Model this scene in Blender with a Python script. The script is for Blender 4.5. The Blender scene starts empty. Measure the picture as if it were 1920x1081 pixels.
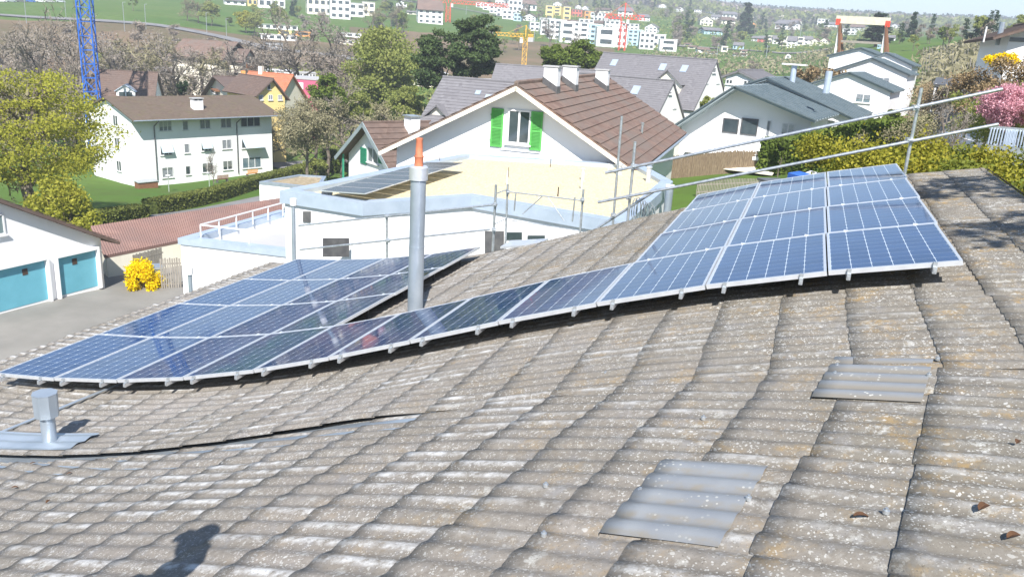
import bpy, math, random
import numpy as np
from mathutils import Vector, Matrix
sc = bpy.context.scene
col = sc.collection
rad = math.radians
# ------------------------------------------------------------------ camera, sky, sun, exposure
FPX = 1538.0
PITCH, ROLL = rad(16.82), rad(3.51)
CX, CY = 960.0, 540.5
FW = np.array([0, math.cos(PITCH), -math.sin(PITCH)])
UPV = np.array([0, math.sin(PITCH), math.cos(PITCH)])
RT = np.array([1.0, 0, 0])
RR = math.cos(ROLL) * RT + math.sin(ROLL) * UPV
DD = -(math.cos(ROLL) * UPV - math.sin(ROLL) * RT)
cam = bpy.data.cameras.new("camera")
cam.sensor_width = 36.0
cam.lens = 36.0 * FPX / 1920.0
cam.clip_start = 0.05
cam.clip_end = 12000
camo = bpy.data.objects.new("camera", cam)
col.objects.link(camo)
camo.matrix_world = Matrix(((RR[0], -DD[0], -FW[0], 0), (RR[1], -DD[1], -FW[1], 0), (RR[2], -DD[2], -FW[2], 0), (0, 0, 0, 1)))
sc.camera = camo
SUN_AZ, SUN_EL = rad(177.0), rad(46.0)          # azimuth clockwise from the view direction
world = bpy.data.worlds.new("World")
sc.world = world
world.use_nodes = True
wn = world.node_tree
bg = wn.nodes["Background"]
sky = wn.nodes.new("ShaderNodeTexSky")
sky.sky_type = 'NISHITA'
sky.sun_disc = False
sky.sun_elevation = SUN_EL
sky.sun_rotation = SUN_AZ
sky.air_density = 1.0
sky.dust_density = 0.1
sky.ozone_density = 2.0
sky.altitude = 400
wn.links.new(sky.outputs[0], bg.inputs[0])
bg.inputs[1].default_value = 0.09
sl = bpy.data.lights.new("sun", 'SUN')
sl.energy = 5.0
sl.angle = rad(0.53)
sl.color = (1.0, 0.955, 0.90)
so = bpy.data.objects.new("sun", sl)
col.objects.link(so)
sdir = np.array([math.sin(SUN_AZ) * math.cos(SUN_EL), math.cos(SUN_AZ) * math.cos(SUN_EL), math.sin(SUN_EL)])
so.rotation_euler = Vector(sdir).to_track_quat('Z', 'Y').to_euler()
sc.view_settings.view_transform = 'Standard'
sc.view_settings.look = 'None'
sc.view_settings.gamma = 1.0
sc.view_settings.exposure = 0.95
sc.render.engine = 'CYCLES'
sc.cycles.max_bounces = 6
sc.cycles.transparent_max_bounces = 12

# ------------------------------------------------------------------ helpers
def ray(u, v):
    return FW + RR * (u - CX) / FPX + DD * (v - CY) / FPX
def az_of(u, v):
    q = ray(u, v); return math.atan2(q[0], q[1])
def at(u, v, D):
    """world point seen at pixel (u,v) of the 1920 photo at horizontal distance D"""
    q = ray(u, v); return q * (D / math.hypot(q[0], q[1]))
def atz(u, v, z):
    q = ray(u, v); return q * (z / q[2])
def onplane(u, v, P0, n):
    q = ray(u, v); return q * (np.dot(P0, n) / np.dot(q, n))
def proj(P):
    P = np.asarray(P, float); z = P @ FW
    return CX + FPX * (P @ RR) / z, CY + FPX * (P @ DD) / z
def azv(a):
    return np.array([math.sin(a), math.cos(a), 0.0])

def tag(o, label=None, cat=None, group=None, kind=None):
    if label: o['label'] = label
    if cat: o['category'] = cat
    if group: o['group'] = group
    if kind: o['kind'] = kind
    return o
def empty(name, loc=(0, 0, 0), rz=0.0, label=None, cat=None, group=None):
    o = bpy.data.objects.new(name, None)
    col.objects.link(o)
    o.empty_display_size = 0.2
    o.location = tuple(float(a) for a in loc); o.rotation_euler = (0, 0, rz)
    return tag(o, label, cat, group)
def link(name, me, m=None, parent=None, loc=None, rz=None):
    o = bpy.data.objects.new(name, me)
    col.objects.link(o)
    if m is not None and len(me.materials) == 0:
        me.materials.append(m)
    if parent is not None: o.parent = parent
    if loc is not None: o.location = tuple(float(a) for a in loc)
    if rz is not None: o.rotation_euler = (0, 0, rz)
    return o
def npmesh(name, V, F, attrs=None, smooth=False, mats=None, midx=None):
    """V (n,3) array; F list of tuples or (m,k) array"""
    me = bpy.data.meshes.new(name)
    V = np.asarray(V, np.float32)
    if isinstance(F, np.ndarray):
        k = F.shape[1]; nf = F.shape[0]
        me.vertices.add(len(V)); me.vertices.foreach_set("co", V.ravel())
        me.loops.add(nf * k); me.loops.foreach_set("vertex_index", F.ravel().astype(np.int32))
        me.polygons.add(nf)
        me.polygons.foreach_set("loop_start", np.arange(0, nf * k, k, dtype=np.int32))
        me.polygons.foreach_set("loop_total", np.full(nf, k, np.int32))
    else:
        me.from_pydata([tuple(map(float, v)) for v in V], [], F)
    me.update(calc_edges=True)
    if attrs:
        for an, (dom, data) in attrs.items():
            a = me.attributes.new(an, 'FLOAT', dom)
            a.data.foreach_set("value", np.asarray(data, np.float32).ravel())
    if smooth:
        me.polygons.foreach_set("use_smooth", np.ones(len(me.polygons), bool))
    if mats:
        for m in mats: me.materials.append(m)
    if midx is not None:
        me.polygons.foreach_set("material_index", np.asarray(midx, np.int32))
    return me
class MB:
    """collects boxes, prisms and tubes into ONE mesh"""
    def __init__(s): s.v = []; s.f = []; s.m = []; s.mi = 0
    def add(s, vs, fs):
        b = len(s.v); s.v += [tuple(map(float, v)) for v in vs]
        s.f += [tuple(b + i for i in f) for f in fs]; s.m += [s.mi] * len(fs); return s
    def box(s, x0, x1, y0, y1, z0, z1):
        return s.add([(x0, y0, z0), (x1, y0, z0), (x1, y1, z0), (x0, y1, z0), (x0, y0, z1), (x1, y0, z1), (x1, y1, z1), (x0, y1, z1)],
                     [(0, 3, 2, 1), (4, 5, 6, 7), (0, 1, 5, 4), (1, 2, 6, 5), (2, 3, 7, 6), (3, 0, 4, 7)])
    def prism(s, poly, a, b, axis='y'):
        """poly list of 2D points; extruded from a to b along axis"""
        n = len(poly)
        def mk(p, t):
            if axis == 'y': return (p[0], t, p[1])
            if axis == 'x': return (t, p[0], p[1])
            return (p[0], p[1], t)
        vs = [mk(p, a) for p in poly] + [mk(p, b) for p in poly]
        fs = [tuple(range(n)), tuple(range(2 * n - 1, n - 1, -1))] + [(i, n + i, n + (i + 1) % n, (i + 1) % n) for i in range(n)]
        return s.add(vs, fs)
    def slab(s, p0, p1, p2, p3, th):
        """quad slab with thickness th below (along its normal)"""
        P = [np.array(p, float) for p in (p0, p1, p2, p3)]
        n = np.cross(P[1] - P[0], P[3] - P[0]); n /= np.linalg.norm(n) + 1e-12
        if n[2] < 0: n = -n
        vs = P + [p - n * th for p in P]
        return s.add(vs, [(0, 1, 2, 3), (7, 6, 5, 4), (0, 4, 5, 1), (1, 5, 6, 2), (2, 6, 7, 3), (3, 7, 4, 0)])
    def bar(s, a, b, w, h=None):
        """square bar between two points"""
        h = h or w
        a = np.array(a, float); b = np.array(b, float); d = b - a; d /= np.linalg.norm(d) + 1e-12
        r = np.cross(d, [0, 0, 1.0])
        if np.linalg.norm(r) < 1e-3: r = np.array([1.0, 0, 0])
        r /= np.linalg.norm(r); u = np.cross(r, d)
        vs = []
        for p in (a, b):
            for x, y in ((-1, -1), (1, -1), (1, 1), (-1, 1)): vs.append(p + r * x * w / 2 + u * y * h / 2)
        return s.add(vs, [(0, 3, 2, 1), (4, 5, 6, 7), (0, 1, 5, 4), (1, 2, 6, 5), (2, 3, 7, 6), (3, 0, 4, 7)])
    def tube(s, pts, rs, n=8, caps=True):
        pts = [np.array(p, float) for p in pts]
        if not hasattr(rs, '__len__'): rs = [rs] * len(pts)
        b = len(s.v); ref = None
        for i, p in enumerate(pts):
            d = pts[min(i + 1, len(pts) - 1)] - pts[max(i - 1, 0)]; d /= np.linalg.norm(d) + 1e-12
            if ref is None: ref = np.array([1.0, 0, 0]) if abs(d[0]) < 0.9 else np.array([0, 1.0, 0])
            r = np.cross(d, ref); r /= np.linalg.norm(r) + 1e-12; u = np.cross(r, d); ref = -np.cross(d, r) if False else ref
            for k in range(n):
                a = 2 * math.pi * k / n
                s.v.append(tuple(p + rs[i] * (math.cos(a) * r + math.sin(a) * u)))
        for i in range(len(pts) - 1):
            for k in range(n):
                s.f.append((b + i * n + k, b + i * n + (k + 1) % n, b + (i + 1) * n + (k + 1) % n, b + (i + 1) * n + k)); s.m.append(s.mi)
        if caps:
            s.f.append(tuple(b + k for k in range(n - 1, -1, -1))); s.m.append(s.mi)
            s.f.append(tuple(b + (len(pts) - 1) * n + k for k in range(n))); s.m.append(s.mi)
        return s
    def mesh(s, name, mats=None, smooth=False):
        me = bpy.data.meshes.new(name); me.from_pydata(s.v, [], s.f)
        me.update()
        for m in (mats if isinstance(mats, (list, tuple)) else [mats]):
            if m is not None: me.materials.append(m)
        if isinstance(mats, (list, tuple)): me.polygons.foreach_set("material_index", np.array(s.m, np.int32))
        if smooth:
            me.polygons.foreach_set("use_smooth", np.ones(len(me.polygons), bool))
            try: me.set_sharp_from_angle(angle=rad(40))
            except Exception: pass
        return me
    def build(s, name, mats, parent=None, smooth=False, loc=None, rz=None):
        return link(name, s.mesh(name, mats, smooth), None, parent, loc, rz)
def kids(o):
    return [c for c in bpy.data.objects if c.parent is o]
def copy_tree(o, loc=None, rz=None, scale=None, label=None, group=None):
    c = o.copy(); col.objects.link(c)
    if loc is not None: c.location = tuple(float(a) for a in loc)
    if rz is not None: c.rotation_euler = (0, 0, rz)
    if scale is not None: c.scale = scale if hasattr(scale, '__len__') else (scale,) * 3
    if label: c['label'] = label
    if group: c['group'] = group
    for ch in o.children:
        d = ch.copy(); col.objects.link(d); d.parent = c
        for g in ch.children:
            h = g.copy(); col.objects.link(h); h.parent = d
    return c

# ------------------------------------------------------------------ materials
class NT:
    def __init__(s, name):
        s.mat = bpy.data.materials.new(name); s.mat.use_nodes = True
        s.t = s.mat.node_tree; s.b = s.t.nodes["Principled BSDF"]
    def n(s, typ, **kw):
        nd = s.t.nodes.new("ShaderNode" + typ)
        for k, v in kw.items(): setattr(nd, k, v)
        return nd
    def l(s, a, b): s.t.links.new(a, b)
    def coord(s, which='Object', scale=(1, 1, 1)):
        tc = s.n('TexCoord'); mp = s.n('Mapping'); mp.inputs['Scale'].default_value = scale
        s.l(tc.outputs[which], mp.inputs[0]); return mp.outputs[0]
    def pos(s, scale=(1, 1, 1)):
        g = s.n('NewGeometry'); mp = s.n('Mapping'); mp.inputs['Scale'].default_value = scale
        s.l(g.outputs['Position'], mp.inputs[0]); return mp.outputs[0]
    def noise(s, vec, scale, detail=3, rough=0.55):
        nd = s.n('TexNoise'); nd.inputs['Scale'].default_value = scale; nd.inputs['Detail'].default_value = detail
        nd.inputs['Roughness'].default_value = rough
        if vec is not None: s.l(vec, nd.inputs['Vector'])
        return nd.outputs[0]
    def voro(s, vec, scale, out='Distance', feature='F1'):
        nd = s.n('TexVoronoi'); nd.feature = feature; nd.inputs['Scale'].default_value = scale
        if vec is not None: s.l(vec, nd.inputs['Vector'])
        return nd.outputs[out]
    def ramp(s, fac, stops):
        r = s.n('ValToRGB'); e = r.color_ramp.elements
        while len(e) < len(stops): e.new(0.5)
        for i, (p, c) in enumerate(stops):
            e[i].position = p; e[i].color = (c, c, c, 1) if not hasattr(c, '__len__') else (*c, 1)
        s.l(fac, r.inputs[0]); return r.outputs[0]
    def mix(s, fac, a, b, mode='MIX'):
        m = s.n('Mix', data_type='RGBA'); m.blend_type = mode; m.clamp_factor = True
        for inp, x in ((m.inputs[0], fac), (m.inputs[6], a), (m.inputs[7], b)):
            if hasattr(x, 'is_output'): s.l(x, inp)
            elif hasattr(x, '__len__'): inp.default_value = (*x, 1)
            else: inp.default_value = x
        return m.outputs[2]
    def math(s, op, a, b=0.0, c=None, clamp=False):
        m = s.n('Math', operation=op); m.use_clamp = clamp
        for i, x in enumerate((a, b) if c is None else (a, b, c)):
            if hasattr(x, 'is_output'): s.l(x, m.inputs[i])
            else: m.inputs[i].default_value = x
        return m.outputs[0]
    def attr(s, name):
        a = s.n('Attribute'); a.attribute_name = name; return a.outputs['Fac']
    def bump(s, h, strength=0.3, dist=0.02):
        b = s.n('Bump'); b.inputs['Strength'].default_value = strength; b.inputs['Distance'].default_value = dist
        s.l(h, b.inputs['Height']); s.l(b.outputs[0], s.b.inputs['Normal'])
    def out(s, color, rough=0.8, metal=0.0, spec=0.3):
        if hasattr(color, 'is_output'): s.l(color, s.b.inputs['Base Color'])
        else: s.b.inputs['Base Color'].default_value = (*color, 1)
        if hasattr(rough, 'is_output'): s.l(rough, s.b.inputs['Roughness'])
        else: s.b.inputs['Roughness'].default_value = rough
        s.b.inputs['Metallic'].default_value = metal
        s.b.inputs['Specular IOR Level'].default_value = spec
        return s.mat
def noisy(name, c1, c2, scale=2.0, rough=0.8, metal=0.0, bump=0.0, aniso=(1, 1, 1), spec=0.3, detail=4, stops=(0.35, 0.65)):
    m = NT(name); v = m.coord('Object', aniso)
    nz = m.noise(v, scale, detail)
    c = m.mix(m.ramp(nz, [(stops[0], 0.0), (stops[1], 1.0)]), c1, c2)
    if bump: m.bump(m.noise(v, scale * 4, 3), bump, 0.03)
    return m.out(c, rough, metal, spec)
def dirty(name, base, dirtc, rough=0.75, amt=0.35, scale=1.0, spec=0.3):
    """painted plaster: slight mottling and faint rain streaks"""
    m = NT(name); v = m.coord('Object')
    a = m.noise(v, 0.9 * scale, 5, 0.65); b = m.noise(m.coord('Object', (3.0, 3.0, 0.25)), 1.3 * scale, 4)
    f = m.math('MULTIPLY', m.ramp(a, [(0.4, 0.0), (0.75, 1.0)]), m.ramp(b, [(0.4, 0.2), (0.7, 1.0)]))
    c = m.mix(m.math('MULTIPLY', f, amt), base, dirtc)
    m.bump(m.noise(v, 25, 2), 0.15, 0.01)
    return m.out(c, rough, 0, spec)
M = {}
M['white'] = dirty('white_render', (0.80, 0.79, 0.77), (0.52, 0.50, 0.46))
M['white2'] = dirty('white_plaster', (0.83, 0.83, 0.83), (0.62, 0.62, 0.60), amt=0.25)
M['cream'] = dirty('cream_plaster', (0.78, 0.74, 0.62), (0.5, 0.45, 0.36))
M['yellow'] = dirty('yellow_plaster', (0.80, 0.62, 0.26), (0.5, 0.36, 0.16))
M['pinkish'] = dirty('magenta_cladding', (0.50, 0.12, 0.20), (0.34, 0.10, 0.15))
M['redwall'] = dirty('red_plaster', (0.60, 0.16, 0.12), (0.4, 0.12, 0.1))
M['orangewall'] = dirty('orange_plaster', (0.72, 0.33, 0.10), (0.5, 0.25, 0.1))
M['bluewall'] = dirty('pale_blue_plaster', (0.45, 0.65, 0.74), (0.35, 0.5, 0.56))
M['greyplaster'] = dirty('grey_plaster', (0.42, 0.42, 0.42), (0.3, 0.3, 0.3))
M['glass'] = noisy('window_glass', (0.03, 0.045, 0.055), (0.07, 0.09, 0.10), 0.8, rough=0.08, spec=0.9)
M['glass_b'] = noisy('pale_window_glass', (0.10, 0.16, 0.19), (0.22, 0.27, 0.28), 0.9, rough=0.1, spec=0.9)
M['curtain'] = noisy('curtained_glass', (0.30, 0.31, 0.34), (0.16, 0.18, 0.20), 6, rough=0.15, spec=0.8, aniso=(3, 3, 0.4))
M['frame'] = noisy('white_window_frame', (0.74, 0.74, 0.74), (0.66, 0.66, 0.66), 5, rough=0.4)
M['framedark'] = noisy('dark_frame', (0.08, 0.08, 0.085), (0.12, 0.12, 0.12), 5, rough=0.4)
M['zinc'] = noisy('zinc_sheet', (0.36, 0.42, 0.48), (0.46, 0.52, 0.58), 3, rough=0.38, metal=0.55, spec=0.5)
M['zincpale'] = noisy('pale_zinc_coping', (0.42, 0.50, 0.60), (0.50, 0.58, 0.68), 2, rough=0.45, metal=0.35, spec=0.5)
M['galv'] = noisy('galvanised_steel', (0.42, 0.45, 0.47), (0.62, 0.65, 0.67), 14, rough=0.35, metal=0.7, spec=0.5)
M['alu'] = noisy('bare_aluminium', (0.68, 0.70, 0.73), (0.78, 0.80, 0.82), 8, rough=0.35, metal=0.6, spec=0.5)
M['terracotta'] = noisy('terracotta_pot', (0.42, 0.13, 0.07), (0.52, 0.19, 0.10), 9, rough=0.6)
M['concrete'] = noisy('concrete_paving', (0.185, 0.18, 0.165), (0.25, 0.24, 0.22), 0.35, rough=0.85, bump=0.05, detail=6)
M['asphalt'] = noisy('asphalt', (0.17, 0.17, 0.175), (0.24, 0.235, 0.23), 0.3, rough=0.9, detail=6)
M['wood'] = noisy('grey_timber', (0.22, 0.20, 0.17), (0.33, 0.30, 0.26), 3, rough=0.85, aniso=(6, 6, 0.5), bump=0.2)
M['brownwood'] = noisy('brown_timber', (0.16, 0.07, 0.035), (0.26, 0.13, 0.07), 3, rough=0.7, aniso=(1, 6, 6))
M['darkwood'] = noisy('dark_timber', (0.05, 0.035, 0.025), (0.09, 0.06, 0.045), 3, rough=0.8)
M['green_shutter'] = noisy('bright_green_paint', (0.09, 0.36, 0.08), (0.11, 0.41, 0.10), 4, rough=0.45)
M['dkgreen'] = noisy('dark_green_paint', (0.03, 0.22, 0.13), (0.045, 0.27, 0.16), 4, rough=0.45)
M['turq'] = noisy('turquoise_door_paint', (0.13, 0.38, 0.47), (0.15, 0.42, 0.52), 1.2, rough=0.45)
M['gravel'] = noisy('yellow_gravel', (0.54, 0.44, 0.25), (0.68, 0.61, 0.43), 14, rough=0.95, bump=0.3, detail=8)
M['bluepaint'] = noisy('blue_crane_paint', (0.02, 0.10, 0.42), (0.03, 0.14, 0.52), 2, rough=0.4)
M['redpaint'] = noisy('red_crane_paint', (0.70, 0.06, 0.03), (0.80, 0.09, 0.05), 2, rough=0.4)
M['yellowpaint'] = noisy('yellow_crane_paint', (0.80, 0.42, 0.03), (0.85, 0.50, 0.05), 2, rough=0.4)
M['black'] = noisy('black_rubber', (0.015, 0.015, 0.015), (0.03, 0.03, 0.03), 8, rough=0.6)
M['awning'] = noisy('pale_blue_awning', (0.46, 0.55, 0.62), (0.52, 0.61, 0.68), 3, rough=0.8)
M['bark'] = noisy('bark', (0.10, 0.08, 0.06), (0.20, 0.17, 0.14), 3, rough=0.95, bump=0.4, aniso=(3, 3, 0.6))
M['birchbark'] = noisy('pale_birch_bark', (0.45, 0.42, 0.38), (0.62, 0.59, 0.55), 3, rough=0.9)
def rooftile(name, c1, c2, c3, sc_=1.0, moss=None):
    m = NT(name); v = m.coord('Object')
    cell = m.voro(m.coord('Object', (3.2, 3.2, 5.0)), 1.0 * sc_, 'Color')
    sx = m.n('SeparateColor'); m.l(cell, sx.inputs[0])
    c = m.mix(sx.outputs[0], c1, c2)
    c = m.mix(m.ramp(m.noise(v, 0.5, 5, 0.65), [(0.42, 0.0), (0.62, 1.0)]), c, c3)
    if moss: c = m.mix(m.math('MULTIPLY', m.ramp(m.noise(v, 1.4, 6, 0.7), [(0.5, 0.0), (0.68, 1.0)]), 0.7), c, moss)
    m.bump(m.noise(v, 12, 3), 0.3, 0.02)
    return m.out(c, 0.85, 0, 0.25)
M['rt_brown'] = rooftile('brown_roof_tiles', (0.15, 0.098, 0.078), (0.215, 0.148, 0.118), (0.17, 0.135, 0.115))
M['rt_moss'] = rooftile('mossy_brown_roof_tiles', (0.12, 0.088, 0.068), (0.165, 0.125, 0.097), (0.14, 0.11, 0.085), moss=(0.14, 0.125, 0.065))
M['rt_grey'] = rooftile('grey_roof_tiles', (0.15, 0.145, 0.155), (0.20, 0.195, 0.205), (0.175, 0.17, 0.18))
M['rt_dark'] = rooftile('dark_brown_roof_tiles', (0.115, 0.08, 0.066), (0.165, 0.118, 0.097), (0.135, 0.10, 0.085))
M['rt_red'] = rooftile('orange_red_roof_tiles', (0.40, 0.13, 0.07), (0.50, 0.19, 0.10), (0.36, 0.15, 0.09))
M['rt_shed'] = rooftile('red_brown_corrugated_sheets', (0.25, 0.15, 0.125), (0.29, 0.18, 0.15), (0.23, 0.15, 0.13), 0.3)
M['seamrib'] = noisy('seam_ribs', (0.09, 0.12, 0.135), (0.12, 0.15, 0.165), 2, rough=0.5)
M['seam'] = noisy('blue_grey_standing_seam', (0.27, 0.33, 0.35), (0.33, 0.385, 0.40), 1.5, rough=0.5, metal=0.1, spec=0.5)
# ------------------------------------------------------------------ our own house: the waved roof we stand on
AZ1 = rad(19.35)                       # contour direction of the far wing
AZ2 = rad(29.6)                        # contour direction of the near wing
d1, e1 = azv(AZ1), np.array([math.cos(AZ1), -math.sin(AZ1), 0.0])
d2, e2 = azv(AZ2), np.array([math.cos(AZ2), -math.sin(AZ2), 0.0])
PS = np.array([-11.4, -10.4, -9.404, -8.403, -7.408, -6.423, -5.453, -4.498, -3.554, -2.612, -1.662, -0.703, 0.27, 1.252, 2.46, 3.6])
PZ = np.array([-4.87, -4.765, -4.648, -4.519, -4.346, -4.12, -3.841, -3.511, -3.153, -2.787, -2.444, -2.127, -1.855, -1.621, -1.375, -1.17])
_ss = np.linspace(PS[0], PS[-1], 1501)
_zz = np.interp(_ss, PS, PZ)
_k = np.hanning(91); _k /= _k.sum()
_pad = np.concatenate([_zz[0] + (np.arange(-45, 0)) * (_zz[1] - _zz[0]), _zz, _zz[-1] + np.arange(1, 46) * (_zz[-1] - _zz[-2])])
_zz = np.convolve(_pad, _k, 'valid')
def prof(s): return np.interp(s, _ss, _zz) - 0.085
TM = 5.36                              # the two wings meet here
PITCHW, AMP = 0.165, 0.0165
def wave(q):                           # rounded crest, tight valley
    x = 0.5 - 0.5 * np.cos(2 * np.pi * q / PITCHW)
    return AMP * (0.75 * x + 0.25 * np.sqrt(x))
JS0, JL = 0.45, 0.49                   # sheet joints
e2e1 = float(e2 @ e1); C2 = TM * float(d1 @ e2)
def s_near(P): return (P @ e2 - C2) / e2e1
def sheet_grid(name, far, qa, qb, s_lo, s_hi, nq_per=10):
    """corrugated sheets in overlapping rows; far wing uses (t,s), near wing (q,s)"""
    q = np.arange(math.floor(qa / PITCHW), math.ceil(qb / PITCHW) + 1e-6, 1.0 / nq_per) * PITCHW
    k0 = math.floor((s_lo - JS0) / JL); k1 = math.ceil((s_hi - JS0) / JL)
    Vs, Fs, tint, crest = [], [], [], []
    base = 0
    rng = np.random.RandomState(5 if far else 9)
    for k in range(k0, k1):
        a = max(JS0 + k * JL, s_lo); b = min(JS0 + (k + 1) * JL + 0.03, s_hi)
        if b - a < 0.05: continue
        ns = 5
        us = np.linspace(0, 1, ns)
        # small jitter per sheet (6 waves wide) of end position and height
        sid = np.floor(q / (PITCHW * 6) + 0.001).astype(int)
        r1 = rng.rand(400); r2 = rng.rand(400); r3 = rng.rand(400)
        wid = np.floor(q / PITCHW + 0.001).astype(int)
        jit = (r1[sid % 400] - .5) * 0.03 + (r3[(wid_ := np.floor(q / PITCHW + 0.001).astype(int)) % 400] - .5) * 0.014
        lift = 0.001 + 0.006 * r2[sid % 400]
        rows = []
        S_ = [a + jit - 0.0 * q] + [a + jit + (b - a - jit) * u for u in us]
        for i, s in enumerate(S_):
            u = 0 if i == 0 else us[i - 1]
            if i == 0: z_off = -0.008 * np.ones_like(q)
            else: z_off = (0.006 + lift) * (1 - u) 
            if far:
                P = np.outer(q, d1) + np.outer(s, e1) if np.ndim(s) else np.outer(q, d1) + s * e1
                sp = s
                qq = q
            else:
                sp = s
                # clip near wing under the far wing, with a widening gap over the valley flashing on the left
                gap = np.where(sp > -2.5, -0.06, np.where(sp > -4.4, -0.25, np.clip((-4.4 - sp) * 0.05, 0.0, 0.2) + .01))
                lim = (np.outer(sp * np.ones_like(q), e1) + TM * d1) @ d2 - gap
                qq = np.minimum(q, lim)
                P = np.outer(qq, d2) + np.outer(sp * np.ones_like(q) * e2e1 + C2, e2)
            # side laps: a slight step every 6 waves
            ph = (qq / (PITCHW * 6)) % 1.0
            lap = 0.009 * (1 - ph)
            w = wave(qq)
            z = prof(sp) + w + z_off + lap + (0.008 if far else 0.0)
            if far: z = z + 0.055 * np.clip((-2.3 - sp) / .8, 0, 1) * np.clip((sp + 9.0) / 1.5, 0, 1) * np.clip(1 - (q - TM) / .9, 0, 1)
            P = P.copy(); P[:, 2] = z
            rows.append(P)
            crest.append(w / AMP)
        V = np.concatenate(rows); n = len(q); nr = len(rows)
        ii, jj = np.meshgrid(np.arange(nr - 1), np.arange(n - 1), indexing='ij')
        A = base + ii * n + jj
        if far: F = np.stack([A, A + n, A + n + 1, A + 1], -1).reshape(-1, 4)
        else: F = np.stack([A, A + n, A + n + 1, A + 1], -1).reshape(-1, 4)
        Vs.append(V); Fs.append(F); base += len(V)
        t = 0.35 * r3[(sid[:-1]) % 400] + 0.65 * r1[(wid[:-1] * 7 + 3) % 400]
        tint.append(np.tile(t, nr - 1))
    V = np.concatenate(Vs); F = np.concatenate(Fs)
    # drop faces collapsed by the clipping
    if not far:
        dq = np.linalg.norm(V[F[:, 0]] - V[F[:, 3]], axis=1)
        ok = dq > 1e-4; F = F[ok]; T = np.concatenate(tint)[ok]
    else: T = np.concatenate(tint)
    # outward normals up
    n0 = np.cross(V[F[0, 1]] - V[F[0, 0]], V[F[0, 3]] - V[F[0, 0]])
    me = npmesh(name, V, F, {'tint': ('FACE', T), 'crest': ('POINT', np.concatenate(crest))})
    return me

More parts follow.
